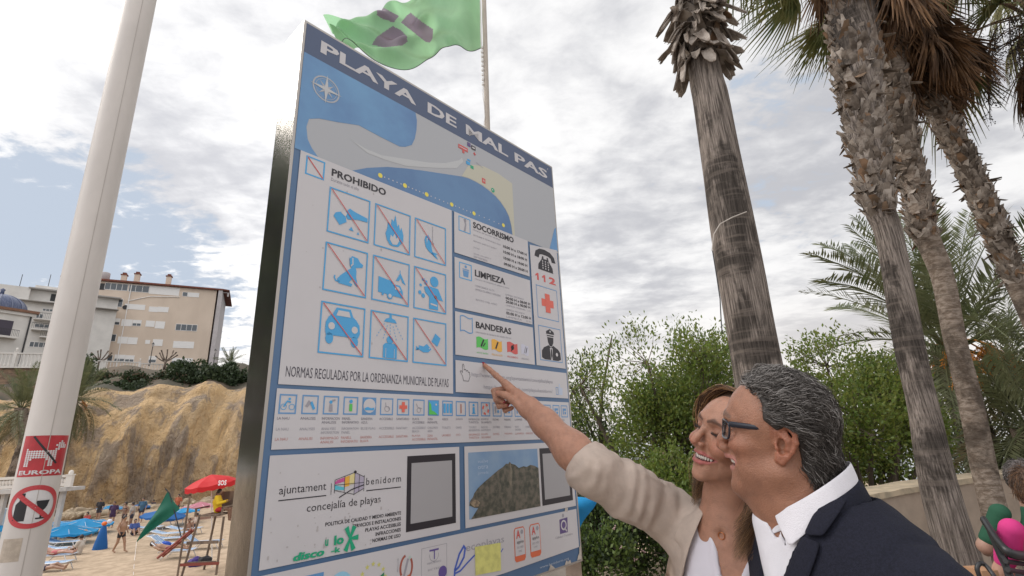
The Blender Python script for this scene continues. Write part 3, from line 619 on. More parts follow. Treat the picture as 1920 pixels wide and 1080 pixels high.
def np_mesh(name, parts, mats, parent=None, attr=None, mi=None):
    """ONE mesh from [(verts, faces)]; attr = colours per vertex"""
    vs = np.concatenate([p[0] for p in parts]); off = 0; fs = []
    for v, f in parts: fs.append(np.asarray(f) + off); off += len(v)
    me = bpy.data.meshes.new(name)
    if all(f.shape[1] == fs[0].shape[1] for f in fs):
        F = np.concatenate(fs); w = F.shape[1]
        me.vertices.add(len(vs)); me.vertices.foreach_set('co', vs.astype(np.float32).ravel())
        me.loops.add(F.size); me.loops.foreach_set('vertex_index', F.astype(np.int32).ravel())
        me.polygons.add(len(F)); me.polygons.foreach_set('loop_start', np.arange(0, F.size, w, dtype=np.int32)); 
        me.update(calc_edges=True); me.validate()
    else:
        me.from_pydata([tuple(v) for v in vs], [], [tuple(map(int, f)) for F in fs for f in F])
    for m in (mats if isinstance(mats, (list, tuple)) else [mats]): me.materials.append(m)
    if attr is not None:
        ca = me.color_attributes.new('tint', 'FLOAT_COLOR', 'POINT')
        ca.data.foreach_set('color', np.concatenate([attr, np.ones((len(attr), 1))], 1).astype(np.float32).ravel())
    if mi is not None: me.polygons.foreach_set('material_index', np.asarray(mi, np.int32))
    me.polygons.foreach_set('use_smooth', [True] * len(me.polygons)); me.update()
    o = bpy.data.objects.new(name, me); COL.objects.link(o)
    if parent: o.parent = parent; o.matrix_parent_inverse = parent.matrix_world.inverted() if False else Matrix.Translation(-Vector(parent.location))
    return o
def euler_rot(yaw, pitch, roll):
    cy, sy = math.cos(-yaw), math.sin(-yaw); cp, sp = math.cos(pitch), math.sin(pitch); cr, sr = math.cos(roll), math.sin(roll)
    return np.array([[cy, -sy, 0], [sy, cy, 0], [0, 0, 1]]) @ np.array([[1, 0, 0], [0, cp, -sp], [0, sp, cp]]) @ np.array([[cr, 0, sr], [0, 1, 0], [-sr, 0, cr]])
def ear_sdf(v, s, sz=1.0):
    """one ear, s = side"""
    c = np.array([s * (.0715 if sz > .95 else .066), -.012, -.002]); d = np.array([s * .35, -.25, 0.])   # leans outwards and back
    def e(y, z, out=0.0): return (c[0] + s * (.004 - y * .30 + out), c[1] + y * sz, c[2] + z * sz)
    body = v.chain([e(.004, .020, -.003), e(-.004, .006, -.004), e(.004, -.018, -.003), e(.008, -.028, -.001)], [.008, .0095, .0075, .006], .008)
    rim = v.chain([e(.012, .006), e(.014, .020), e(.006, .031), e(-.006, .032), e(-.016, .022), e(-.018, .006), e(-.012, -.010), e(-.004, -.022), e(.004, -.031), e(.011, -.027), e(.013, -.018)],
                  [.0030, .0038, .0046, .0048, .0048, .0046, .0042, .0046, .0058, .0052, .0040], .002)
    anti = v.chain([e(-.002, .022, .001), e(-.008, .010, .002), e(-.006, -.006, .002), e(.002, -.015, .001)], [.0032, .0036, .0034, .0030], .003)
    tragus = v.cap(e(.013, .0, .001), e(.012, -.008, .002), .0042)
    f = smin(smin(body, rim, .004), smin(anti, tragus, .002), .0025)
    hole = v.ell(e(.005, .001, .004), (.015, .0070, .0105)); f = smax(f, -hole, .0015); f = smax(f, -v.ell(e(.004, -.012, .005), (.009, .0065, .0065)), .0015)
    hole2 = v.chain([e(.006, .022, .004), e(-.004, .026, .005), e(-.012, .016, .005), e(-.0135, .0, .005)], [.0016, .0022, .0022, .0018], .002); return smax(f, -hole2, .0015)
def head_sdf(v, male):
    """head in its own frame: x right, y forward, z up, origin between the ear canals"""
    A = np.abs(v.X); m = Vol(A, v.Y, v.Z)                          # mirrored halves
    if male:
        f = v.ell((0, .003, .032), (.073, .084, .083))
        f = smin(f, v.ell((0, .030, .030), (.066, .064, .072)), .03)
        f = smin(f, v.ell((0, .022, -.045), (.062, .066, .076)), .025)
        f = smin(f, m.cap((.056, -.002, -.058), (.018, .066, -.100), .022, .019), .022)
        f = smin(f, v.ell((0, .070, -.104), (.022, .0165, .016)), .014)
        f = smin(f, v.cap((0, .02, -.122), (0, .055, -.112), .032, .016), .025)     # under the chin
        f = smin(f, m.ell((.045, .060, -.018), (.022, .027, .019)), .018)
        f = smin(f, m.ell((.044, .042, -.056), (.017, .026, .024)), .02)           # full cheek
        f = smin(f, m.chain([(.004, .0865, .029), (.022, .0875, .034), (.042, .075, .030)], [.0095, .0105, .0085], .01), .011)
        f = smax(f, -m.ell((.032, .099, .009), (.018, .019, .0125)), .010)
        f = smin(f, m.ell((.032, .073, .0085), (.0145, .0135, .0125)), .004)
        f = smax(f, -m.cap((.020, .0885, .0062), (.044, .0800, .0078), .0015), .002)
        nose = v.chain([(0, .086, .022), (0, .095, .004), (0, .1055, -.018), (0, .1075, -.0295)], [.0075, .0085, .0098, .0110], .006)
        nose = smin(nose, m.ell((.0130, .0985, -.0335), (.0075, .0115, .0085)), .005)
        nose = smax(nose, -m.ell((.0065, .105, -.0435), (.0042, .0065, .0045)), .003)
        f = smin(f, nose, .0065)
        f = smin(f, v.chain([(0, .090, -.042), (0, .088, -.052)], [.012, .012], .01), .012)
        up = m.chain([(0, .0955, -.0485), (.012, .092, -.0485), (.024, .080, -.0495), (.037, .064, -.0525)], [.0045, .0045, .0038, .0022], .005)
        lo_ = m.chain([(0, .0850, -.0705), (.012, .0825, -.0695), (.024, .0735, -.0655), (.037, .063, -.0545)], [.0058, .0055, .0044, .0022], .005)
        f = smin(f, v.ell((0, .066, -.075), (.03, .018, .02)), .012)
        f = smin(f, smin(up, lo_, .002), .006)
        mouth = m.chain([(0, .093, -.0600), (.012, .090, -.0597), (.024, .079, -.0575), (.035, .066, -.0535)], [.0085, .0080, .0062, .0018], .003)
        f = smax(f, -mouth, .003)
        f = smax(f, -m.chain([(.020, .0905, -.034), (.033, .079, -.043), (.046, .064, -.058), (.045, .059, -.078)], [.0012, .0034, .0034, .0016], .002), .0055)   # smile fold
        f = smax(f, -m.chain([(.052, .066, .004), (.062, .052, .006)], [.001, .001], .002), .004)
        neck = v.chain([(0, -.030, -.03), (0, -.026, -.11), (0, -.050, -.20), (0, -.07, -.27)], [.056, .064, .067, .075], .03)
        neck = smin(neck, v.cap((0, .022, -.118), (0, -.012, -.21), .030, .034), .03)
        f = smin(f, neck, .025)
        f = smin(f, smin(ear_sdf(v, -1, 1.02), ear_sdf(v, 1, 1.02), .001), .004)
    else:
        f = v.ell((0, -.004, .027), (.070, .088, .076))
        f = smin(f, v.ell((0, .028, .024), (.060, .058, .062)), .03)
        f = smin(f, v.ell((0, .022, -.040), (.049, .060, .070)), .025)
        f = smin(f, m.cap((.046, -.002, -.048), (.010, .066, -.094), .0155, .0130), .022)
        f = smin(f, v.ell((0, .072, -.098), (.0145, .0125, .0125)), .013)
        f = smin(f, m.ell((.040, .062, -.026), (.023, .026, .020)), .018)            # smiling cheek
        f = smin(f, m.chain([(.004, .082, .026), (.022, .083, .030), (.040, .072, .026)], [.0085, .0085, .0075], .01), .014)
        f = smax(f, -m.ell((.031, .097, .011), (.018, .0175, .0125)), .012)
        f = smin(f, m.ell((.0305, .0705, .0105), (.0145, .0135, .0125)), .004)
        f = smax(f, -m.chain([(.0185, .0855, .0062), (.030, .0850, .0040), (.0425, .0770, .0078)], [.0012, .0014, .0012], .001), .0018)
        nose = v.chain([(0, .081, .024), (0, .0905, .006), (0, .1040, -.016), (0, .1085, -.0255)], [.0062, .0068, .0080, .0086], .006)
        nose = smin(nose, m.ell((.0108, .0935, -.0290), (.0065, .0100, .0070)), .005)
        nose = smax(nose, -m.ell((.0052, .101, -.0368), (.0034, .0058, .0038)), .0025)
        f = smin(f, nose, .006)
        f = smin(f, v.chain([(0, .084, -.040), (0, .082, -.05)], [.011, .011], .01), .012)
        up = m.chain([(.0035, .0915, -.0485), (.012, .0885, -.0482), (.024, .0770, -.0505), (.034, .0630, -.0525)], [.0034, .0034, .0028, .0018], .004)
        lo_ = m.chain([(0, .0865, -.0690), (.012, .0835, -.0680), (.024, .0725, -.0620), (.034, .0620, -.0535)], [.0056, .0052, .0040, .0022], .004)
        f = smin(f, v.ell((0, .066, -.074), (.026, .016, .018)), .012)
        f = smin(f, smin(up, lo_, .002), .005)
        mouth = m.chain([(0, .0925, -.0575), (.012, .0885, -.0572), (.022, .0770, -.0560), (.0315, .0655, -.0535)], [.0062, .0058, .0042, .0014], .003)
        f = smax(f, -mouth, .0028)
        f = smax(f, -m.chain([(.017, .091, -.030), (.030, .076, -.041), (.040, .062, -.056), (.040, .058, -.068)], [.0012, .0020, .0018, .001], .002), .007)
        neck = v.chain([(0, -.022, -.03), (0, -.022, -.10), (0, -.034, -.19), (0, -.04, -.24)], [.046, .049, .052, .06], .03)
        f = smin(f, neck, .022)
        f = smin(f, smin(ear_sdf(v, -1, .88), ear_sdf(v, 1, .88), .001), .004)
    return f
def skin_tint(p, male, base):
    """real skin colouring: red lips, cheeks, nose, ears; brows; shaved chin (head frame)"""
    A = np.abs(p[:, 0]); Y = p[:, 1]; Z = p[:, 2]; base = np.array(base)
    col = np.tile(base, (len(p), 1))
    def g(c, r): return np.exp(-(((A - c[0]) / r[0]) ** 2 + ((Y - c[1]) / r[1]) ** 2 + ((Z - c[2]) / r[2]) ** 2))
    def put(w, c): 
        w = np.clip(w, 0, 1)[:, None]; col[:] = col * (1 - w) + np.array(c) * w
    red = base * np.array([1.04, .72, .66])
    put(.75 * g((.045, .07, -.022), (.022, .03, .02)), red); put(.7 * g((0, .115, -.03), (.014, .02, .014)), red); put(.6 * np.clip((A - (.070 if male else .065)) / .006, 0, 1) * (Y < .012) * (Y > -.04) * np.clip((.042 - np.abs(Z)) / .006, 0, 1), red)
    if male: put(.55 * g((.0, .07, -.10), (.05, .05, .04)) + .4 * g((.05, .03, -.075), (.02, .04, .03)), base * np.array([.80, .80, .84]))
    m = Vol(A, np.where(Y > .03, 0, 1.), Z)
    if male:
        lip = np.minimum(m.chain([(0, 0, -.0485), (.012, 0, -.0485), (.024, 0, -.0495), (.037, 0, -.0525)], [.004, .004, .0035, .002]), m.chain([(0, 0, -.0705), (.012, 0, -.0695), (.024, 0, -.0655), (.037, 0, -.0545)], [.005, .0048, .0038, .002]))
        put(.85 * np.clip(1 - lip / .0022, 0, 1), (.42, .17, .14))
        br = m.chain([(.010, 0, .034), (.026, 0, .040), (.046, 0, .034)], [.003, .0035, .002]); put(.6 * np.clip(1 - br / .004, 0, 1), (.10, .075, .06))
    else:
        lip = np.minimum(m.chain([(.0035, 0, -.0475), (.012, 0, -.0470), (.024, 0, -.0500), (.034, 0, -.0525)], [.0026, .0026, .0020, .001]), m.chain([(0, 0, -.0690), (.012, 0, -.0680), (.024, 0, -.0620), (.034, 0, -.0535)], [.0036, .0034, .0024, .001]))
        put(.9 * np.clip(1 - lip / .0016, 0, 1), (.46, .13, .12))
        br = m.chain([(.010, 0, .0265), (.026, 0, .0325), (.046, 0, .0265)], [.0016, .0022, .001]); put(.85 * np.clip(1 - br / .0035, 0, 1), (.09, .045, .03))
        ls = m.chain([(.0185, 0, .0055), (.030, 0, .0030), (.0435, 0, .0075), (.048, 0, .0105)], [.0006, .0012, .0014, .0008]); put(.95 * np.clip(1 - ls / .0022, 0, 1), (.03, .018, .016))
        put(.5 * np.clip(1 - m.ell((.032, 0, .0145), (.014, .010, .006)) / .004, 0, 1), base * np.array([.72, .62, .60]))
    mouth_in = ((A < .03) & (np.abs(Z + .0585) < .0065) & (Y < .092 - 22 * A * A - .0045) & (Y > .04)) 
    put(1.0 * mouth_in, (.10, .03, .03))
    return col
def teeth(male):
    mb = MB()
    W = mat('teeth', (.80, .76, .68), .25, spec=.6)
    n = 12
    for i in range(n):
        a = -1 + 2 * (i + .5) / n; x = a * (.031 if male else .027); y = (.0895 if male else .0870) - 23 * x * x; h = .0058 - .002 * abs(a)
        ang = math.atan(-48 * x); rot = [[math.cos(ang), -math.sin(ang), 0], [math.sin(ang), math.cos(ang), 0], [0, 0, 1]]
        mb.ball((x, y - .003, (-.0525 if male else -.0530) - h / 2), (.0031 if male else .0028, .0032, h * 1.15), 8, W, rot)
    return mb
def hand_sdf(v, Wr, f, t, u, s=1.0, curl=.5):
    """relaxed hand: wrist point, direction of the fingers, thumb side, back of the hand"""
    Wr, f, t, u = [np.array(q, float) for q in (Wr, f, t, u)]
    pt = lambda a, b, c: Wr + s * (f * a + t * b + u * c)
    out = v.cap(pt(-.03, 0, 0), pt(.02, 0, 0), .024 * s, .022 * s)
    for i, (b, L_, r) in enumerate(((.027, .088, .0086), (.009, .097, .0088), (-.009, .090, .0083), (-.026, .070, .0074))):
        k = pt(.092 - .005 * abs(i - 1), b, .003); out = smin(out, v.cap(pt(.012, b * .55, 0), k, .0145 * s, .0120 * s), .012)
        ps = [k]; a = -.25 * curl; 
        for frac, bend in ((.45, .55), (.30, .9), (.25, .6)):
            a -= bend * curl; ps.append(ps[-1] + s * L_ * frac * (f * math.cos(a) + u * math.sin(a) + t * .06 * (1 - i * .5)))
        out = smin(out, v.chain(ps, [r * s * q for q in (1.08, 1.0, .92, .80)], .003), .004)
    th = [pt(.018, .022, -.006), pt(.050, .044, -.014), pt(.078, .050, -.022), pt(.100, .046, -.030)]
    return smin(out, v.chain(th, [.0135 * s, .011 * s, .0098 * s, .0082 * s], .004), .009)

class Fig:
    """body frame: x right, y forward, z up; origin at the base of the neck"""
    def __init__(s, pos, ypr, sc, nb_local, face):
        s.hp = np.array(pos); s.hr = euler_rot(*[R(q) for q in ypr]); s.hs = sc
        s.nb = s.hp + s.hr @ np.array(nb_local) * sc
        s.tr = euler_rot(R(face), 0, 0)
    def head(s, p): return (s.hr @ (np.atleast_2d(p) * s.hs).T).T + s.hp
    def to_head(s, p): return ((np.atleast_2d(p) - s.hp) @ s.hr) / s.hs
    def body(s, p): return (s.tr @ np.atleast_2d(p).T).T + s.nb
    def to_body(s, p): return (np.atleast_2d(p) - s.nb) @ s.tr
    def b1(s, p): return s.to_body(p)[0]
def march(fig, fn, px, py, off=0.0, t0=.5, t1=2.2):
    """first point of a body volume seen along a ray"""
    d = ray(px, py); d = d / np.linalg.norm(d); t = t0
    for _ in range(200):
        p = fig.to_body(CAM_C + d * t)[0]; q = float(fn(Vol(np.array([p[0]]), np.array([p[1]]), np.array([p[2]])))[0])
        if q < 5e-4: break
        t += max(q * .6, 3e-4)
        if t > t1: break
    return CAM_C + d * (t - off)
def sheet(name, rows, m, parent, thick=.0035, sub=2):
    """a bent cloth sheet with thickness from rows of points"""
    rows = [np.array(r, float) for r in rows]; n = len(rows[0]); vs = np.concatenate(rows)
    mb = MB(); fs = []
    for i in range(len(rows) - 1):
        for j in range(n - 1): fs.append((i * n + j, i * n + j + 1, (i + 1) * n + j + 1, (i + 1) * n + j))
    me = bpy.data.meshes.new(name); me.from_pydata([tuple(v - np.array(parent.location)) for v in vs], [], fs); me.materials.append(m)
    o = bpy.data.objects.new(name, me); COL.objects.link(o); o.parent = parent
    md = o.modifiers.new('thickness', 'SOLIDIFY'); md.thickness = thick; md.offset = 0
    md = o.modifiers.new('smooth', 'SUBSURF'); md.levels = sub; md.render_levels = sub
    for p in me.polygons: p.use_smooth = True
    return o
def strands(name, locks, mats, parent, n=4):
    """hair: many thin tapered locks in ONE mesh; locks = (points, radius, material index)"""
    V = []; F = []; MI = []; off = 0; loc = np.array(parent.location)
    for pts, r, k in locks:
        pts = np.asarray(pts); L_ = len(pts)
        t = np.gradient(pts, axis=0); t /= np.linalg.norm(t, axis=1)[:, None] + 1e-9
        a = np.cross(t, np.array([.3, .2, .93])); a /= np.linalg.norm(a, axis=1)[:, None] + 1e-9; b = np.cross(t, a)
        q = np.linspace(0, 1, L_); rr = r * np.minimum(1, np.minimum(.35 + q * 4, (1 - q) * 2.2 + .12))
        for j in range(n):
            ang = 2 * math.pi * j / n; V.append(pts + (a * math.cos(ang) + b * math.sin(ang)) * rr[:, None])
        base = off
        i = np.arange(L_ - 1)
        for j in range(n):
            j2 = (j + 1) % n
            F.append(np.stack([base + j * L_ + i, base + j2 * L_ + i, base + j2 * L_ + i + 1, base + j * L_ + i + 1], 1)); MI += [k] * (L_ - 1)
        off += n * L_
    return np_mesh(name, [(np.concatenate(V), np.concatenate(F))], mats, parent, mi=MI)

SKIN = {}
def skin(name, rough=.40): return mat(name, (.5, .3, .2), rough, attr='tint', bump=.30, bscale=330, var=.22, vscale=55, sub=.12, lo=.3, hi=.8, spec=.42)

# ============================================================ the man
def build_man():
    fg = Fig((.4924, .9833, 1.6402), (-59.5, 10.2, -7.3), .96, (0, -.080, -.140), -98)
    t = thing('person', 'grey haired man with dark glasses, navy blazer and white shirt, smiling up at the sign', 'person', (fg.nb[0], fg.nb[1], 0))
    gz = -fg.nb[2]                                                  # ground level in the body frame
    base = (.33, .155, .095)
    def torso(v, g=0.0, seat=True):
        m = Vol(np.abs(v.X), v.Y, v.Z)
        f = v.ell((0, .010, -.20), (.168 + g, .110 + g, .23 + g))
        f = smin(f, v.ell((0, .02, -.42), (.165 + g, .130 + g, .24 + g)), .06)
        f = smin(f, m.cap((0, -.018, -.028), (.142, -.012, -.088), .054 + g, .052 + g), .05)
        f = smin(f, m.cap((0, -.025, .0), (.08, -.022, -.04), .045 + g, .04 + g), .04)
        f = smin(f, v.ell((0, .0, -.60), (.172 + g, .125 + g, .16 + g)), .06)
        return f
    ARM = [((s * .158, -.008, -.100), (s * .205, -.025, -.365), (s * .215, .06, -.595)) for s in (-1, 1)]
    def arms(v, g=0.0):
        o = None
        for a in ARM:
            q = v.chain(a, [.050 + g, .044 + g, .034 + g], .03); o = q if o is None else np.minimum(o, q)
        return o
    def body(v):
        f = smin(torso(v, -.012), arms(v, -.006), .05)
        f = smin(f, v.cap((0, -.0, -.06), (0, .0, .02), .062, .060), .03)
        for i, a in enumerate(ARM):
            s = -1 if i == 0 else 1
            f = smin(f, hand_sdf(v, a[2], (0, .25, -.97), (-s * .35, .9, .25), (s * .93, .3, .1), 1.0, .5), .012)
        m = Vol(np.abs(v.X), v.Y, v.Z)
        return smin(f, m.chain([(.09, 0, -.62), (.10, .01, -1.0), (.10, -.02, gz + .09)], [.085, .055, .04], .03), .04)
    hv, hq = nets(lambda v: head_sdf(v, True), (-.098, -.115, -.245), (.098, .14, .135), .0019)
    bv, bq = nets(body, (-.34, -.2, gz + .05), (.34, .22, .05), .0062)
    tint = skin_tint(hv, True, base)
    np_mesh('body', [(fg.head(hv), hq), (fg.body(bv), bq)], skin('skin_man'), t, attr=np.concatenate([tint, np.tile(np.array(base), (len(bv), 1))]))
    tb = teeth(True); tb.v = [tuple(q) for q in fg.head(np.array(tb.v)) - np.array(t.location)]; tb.build('teeth', None, t, True)

    # --- jacket
    NAVY = mat('wool_navy', (.013, .014, .026), .85, bump=.35, bscale=700, var=.35, vscale=300, spec=.25)
    def jacket_solid(v):
        f = smin(torso(v, .015), arms(v, .016), .035)
        return f
    def opening(v):                                                 # V-shaped front opening
        xl = np.interp(v.Z, [-.42, -.20, -.108, -.075, -.02, .03], [.018, .012, -.001, -.012, -.033, -.046])
        xr = np.interp(v.Z, [-.42, -.20, -.09, -.03, .03], [.022, .045, .056, .046, .046])
        return np.maximum(np.maximum(xl - v.X, v.X - xr), np.maximum(-v.Y - .0, np.where(v.Z > -.42, -1., 1.)))
    def jacket(v):
        p = (v.X, v.Y, v.Z)
        f = jacket_solid(v) + .0030 * rough_noise(p, 5, 14) + .0014 * rough_noise(p, 9, 45) - .0035 * np.exp(-(rough_noise(p, 6, 11) / .13) ** 2) * np.clip((np.abs(v.X) - .08) / .06, 0, 1)
        f = smax(f, -smin(torso(v, .003), v.cap((0, .0, -.06), (0, -.0, .12), .072, .080), .01), .003)
        f = smax(f, -opening(v), .004)
        for a in ARM:
            a1, a2 = np.array(a[1]), np.array(a[2]); d = (a2 - a1) / np.linalg.norm(a2 - a1)
            f = smax(f, (v.X - a2[0]) * d[0] + (v.Y - a2[1]) * d[1] + (v.Z - a2[2]) * d[2] + .012, .004) if False else f
            f = smax(f, -v.cap(a2 - d * .03, a2 + d * .2, .040, .042), .003)
        f = smax(f, -.72 - v.Z, .004)
        # sleeve seam
        m = Vol(np.abs(v.X), v.Y, v.Z)
        r = np.sqrt((m.X - .168) ** 2 * 3.2 + 0 * m.Y) ; seam = np.abs((m.X - .160) + (v.Z + .10) * .10) - .0016
        return f + .003 * np.exp(-(np.maximum(seam, 0) / .0035) ** 2) * (v.Z > -.2)
    jv, jq = nets(jacket, (-.34, -.22, -.76), (.34, .24, .06), .0046)
    np_mesh('blazer', [(fg.body(jv), jq)], NAVY, t)
    # shirt under it
    SH = mat('shirt_white', (.72, .70, .74), .75, bump=.3, bscale=500, var=.06, vscale=20)
    def shirt(v):
        f = torso(v, .0005) + .0018 * rough_noise((v.X, v.Y, v.Z), 21, 22)
        f = smin(f, v.cap((0, .0, -.06), (0, .0, .005), .068, .066), .03)
        nf, na, nb_ = fg.b1(fg.head((0, .026, -.160))), fg.b1(fg.head((0, -.020, -.060))), fg.b1(fg.head((0, -.044, -.190)))
        f = smin(f, v.cap(nf, (0, .085, -.17), .022, .035), .03); f = smin(f, v.cap(lerp(na, nb_, .75), lerp(na, nb_, 1.2), .070, .075), .02)
        f = smin(smax(f, -v.cap(na, lerp(na, nb_, 1.15), .067, .069), .003), v.cap(fg.b1(fg.head((-.012, .020, -.166))), (0, .085, -.15), .021, .03), .02)
        return smax(f, -.70 - v.Z, .004)
    sv, sq = nets(shirt, (-.30, -.2, -.74), (.30, .24, .04), .0055)
    np_mesh('shirt', [(fg.body(sv), sq)], SH, t)
    # collar leaves round the neck (head frame; ring tilted down to the front)
    def ring(a, k, dz):                                             # a: 0 = front, 180 = back
        ca, sa = math.cos(R(a)), math.sin(R(a))
        y = -.040 + (.069 + k) * ca; x = (.071 + k) * sa
        z = -.098 - .060 * ca + dz
        return fg.head((x, y, z))[0]
    for sgn in (-1, 1):
        an = np.linspace(46, 180, 15)
        top = [ring(sgn * a, 0, .006) for a in an]
        mid = [ring(sgn * a, .004, .009 - .002 * 0) for a in an]
        low = []
        for a in an:
            k = max(0, 1 - (a - 46) / 80.) ; dr = .016 + .010 * k; dz = -.022 - .040 * k
            low.append(ring(sgn * (a + 30 * k), dr, dz))
        half = [lerp(q, w, .5) + (q - w) * 0 for q, w in zip(mid, low)]
        sheet('shirt_collar', [mid, half, low], SH, t, .0028, 2)
        band = [ring(sgn * a, .002, -.030) for a in np.linspace(34, 180, 15)]
        sheet('collar_band', [[ring(sgn * a, 0, .004) for a in np.linspace(34, 180, 15)], band], SH, t, .002, 2)
    # lapels: strips lying on the jacket
    J = lambda v: jacket_solid(v)
    def strip(name, inner, outer, off):
        a = spline(inner, 9); b = spline(outer, 9); rows = []
        for q in (0, .34, .67, 1): rows.append([march(fg, J, *lerp(a[i], b[i], q), off=off + .004 * math.sin(q * 3.0)) for i in range(9)])
        return sheet(name, rows, NAVY, t, .0045, 2)
    strip('lapel', [(1502, 1004), (1490, 1035), (1474, 1075), (1462, 1115), (1455, 1160)], [(1538, 1018), (1532, 1042), (1518, 1080), (1503, 1120), (1490, 1160)], .007)
    strip('blazer_collar', [(1568, 900), (1548, 925), (1524, 965), (1506, 1003)], [(1592, 912), (1592, 930), (1572, 965), (1543, 1006)], .010)
    for sgn in (-1, 1):                                             # collar standing round the back of the neck
        an = np.linspace(104 if sgn < 0 else 60, 180, 11)
        sheet('blazer_collar', [[ring(sgn * a, .010, -.022) for a in an], [ring(sgn * a, .017, -.020) for a in an], [ring(sgn * a, .028, -.040) for a in an], [ring(sgn * a, .040, -.068) for a in an]], NAVY, t, .005, 2)
    # --- hair
    HD = mat('hair_grey_dark', (.040, .033, .029), .5, spec=.35, var=.4, vscale=60); HM = mat('hair_grey_mid', (.10, .088, .080), .42, spec=.35, var=.3, vscale=60); HL = mat('hair_grey_light', (.30, .28, .265), .42, spec=.35)
    def hairline(y, z):
        zz = [-.055, -.035, .0, .02, .039, .066, .089, .10, .12]; yy = [-.084, -.034, -.030, .002, .026, .028, .040, .060, .070]
        return np.interp(z, zz, yy)
    def scalp(v): return v.ell((0, .003, .032), (.073, .084, .083))
    def cap_(v):
        f = smin(scalp(v), v.ell((0, .030, .030), (.066, .064, .072)), .03)
        f = smin(f, v.cap((0, -.036, -.02), (0, -.030, -.08), .0565, .062), .02)
        th = .0045 + .004 * np.clip((v.Z + .02) / .1, 0, 1)
        f = f - th + .0016 * rough_noise((v.X, v.Y, v.Z), 31, 130)
        A = np.abs(v.X)
        hl = hairline(v.Y, v.Z) - .003
        ear = Vol(A, v.Y, v.Z).ell((.078, -.012, -.006), (.03, .019, .033))
        f = smax(f, (v.Y - hl) * .8, .008)
        f = smax(f, -.052 - v.Z, .01)
        return smax(f, -ear, .004)
    cv, cq = nets(cap_, (-.1, -.125, -.08), (.1, .1, .145), .0025)
    loc0 = np.array(t.location)
    np_mesh('hair', [(fg.head(cv), cq)], HD, t)
    rg = np.random.default_rng(12); locks = []
    pick = np.concatenate([rg.permutation(len(cv)) for _ in range(3)])
    C0 = np.array([0, .003, .02])
    cnt = 0
    for i in pick:
        p = cv[i]; q = p - C0; nrm = q / np.array([.073 ** 2, .084 ** 2, .083 ** 2]); nrm /= np.linalg.norm(nrm)
        if q.dot(nrm) < .03: continue
        p = p + rg.normal(size=3) * .0012
        if rg.random() < .25: p = p + np.array([0, .006 * rg.random() + .002, 0])
        if nrm[1] > .85 and p[2] < .06: continue
        if p[2] < .0: nrm = np.array([q[0] / .0056, q[1] / .0085, 4 * p[2]]); nrm /= np.linalg.norm(nrm)
        # the way it is combed: back from the forehead, then down
        side = abs(p[0]) / .08
        d = np.array([np.sign(p[0]) * .12, -1.0, .10 - .75 * max(0, (.06 - p[2]) / .1) - .9 * max(0, (-p[1] - .03) / .07)])
        d += rg.normal(size=3) * .13; d -= nrm * d.dot(nrm); d /= np.linalg.norm(d)
        fa = .75 * float(rough_noise(p, 77, 42)); d = d * math.cos(fa) + np.cross(nrm, d) * math.sin(fa)
        s_ = np.cross(nrm, d); L_ = rg.uniform(.036, .070); n = 12; ph = rg.uniform(0, 6.28); am = rg.uniform(.0016, .0036); fr = rg.uniform(8, 12); ph = 2.2 * float(rough_noise(p, 78, 50)) + rg.uniform(0, 1.6)
        if p[2] > .07: L_ *= 1.1; am *= 1.7
        pts = []; cur = p + nrm * .0002; dd = d.copy(); lift = rg.uniform(.06, .30) if rg.random() > .10 else rg.uniform(.5, 1.1)
        for j in range(n):
            u = j / (n - 1)
            pts.append(cur + s_ * am * math.sin(ph + fr * u) + nrm * (am * math.cos(ph + fr * u) + .004 * math.sin(u * 2.6)))
            q2 = cur - C0; n2 = q2 / np.array([.073 ** 2, .084 ** 2, .083 ** 2]); n2 /= np.linalg.norm(n2)
            if cur[2] < .0: n2 = np.array([q2[0] / .0056, q2[1] / .0085, 4 * cur[2]]); n2 /= np.linalg.norm(n2)
            dd = dd - n2 * (dd.dot(n2) - lift * (.6 - u) * .55); dd[2] -= .03; dd /= np.linalg.norm(dd); cur = cur + dd * L_ / (n - 1)
        w = rg.random(); fr_ = np.clip((p[1] + .06) / .12, 0, 1) * .16 + np.clip(p[2] / .12, 0, 1) * .10
        k = 2 if w < .10 + fr_ * 1.1 else (1 if w < .56 + fr_ else 0)
        pa = np.array(pts)
        if (((np.abs(pa[:, 0]) > .06) & (((pa[:, 1] + .014) / .018) ** 2 + ((pa[:, 2] + .004) / .034) ** 2 < 1))).any(): continue
        locks.append((fg.head(np.array(pts)), rg.uniform(.00028, .00062), k)); cnt += 1
        if cnt >= 16000: break
    # fringe curls over the forehead
    for i in range(420):
        x = rg.uniform(-.055, .05); p = np.array([x, .058 - 7 * x * x + rg.normal() * .004, .104 - 6 * x * x]); ph = rg.uniform(0, 6.28); L_ = rg.uniform(.015, .034); pts = []
        d = np.array([rg.normal() * .3, .35, .65]); r0 = rg.uniform(.004, .009)
        for j in range(10):
            u = j / 9; pts.append(p + d * L_ * u * .5 + np.array([0, -1, .2]) * L_ * u * u * .8 + r0 * np.array([math.cos(ph + 7 * u) * .6, math.sin(ph + 7 * u) * .7, math.cos(ph + 7 * u)]) * min(1, u * 3))
        locks.append((fg.head(np.array(pts)), rg.uniform(.0006, .0011), rg.integers(0, 3)))
    strands('hair_locks', locks, [HD, HM, HL], t)
    # --- glasses
    FR = mat('glasses_frame', (.010, .012, .022), .18); GL = mat('glasses_lens', (.9, .92, .95), .02)
    b = GL.node_tree.nodes['Principled BSDF']; b.inputs['Transmission Weight'].default_value = 1.0; b.inputs['IOR'].default_value = 1.02
    mb = MB(); LS = MB()
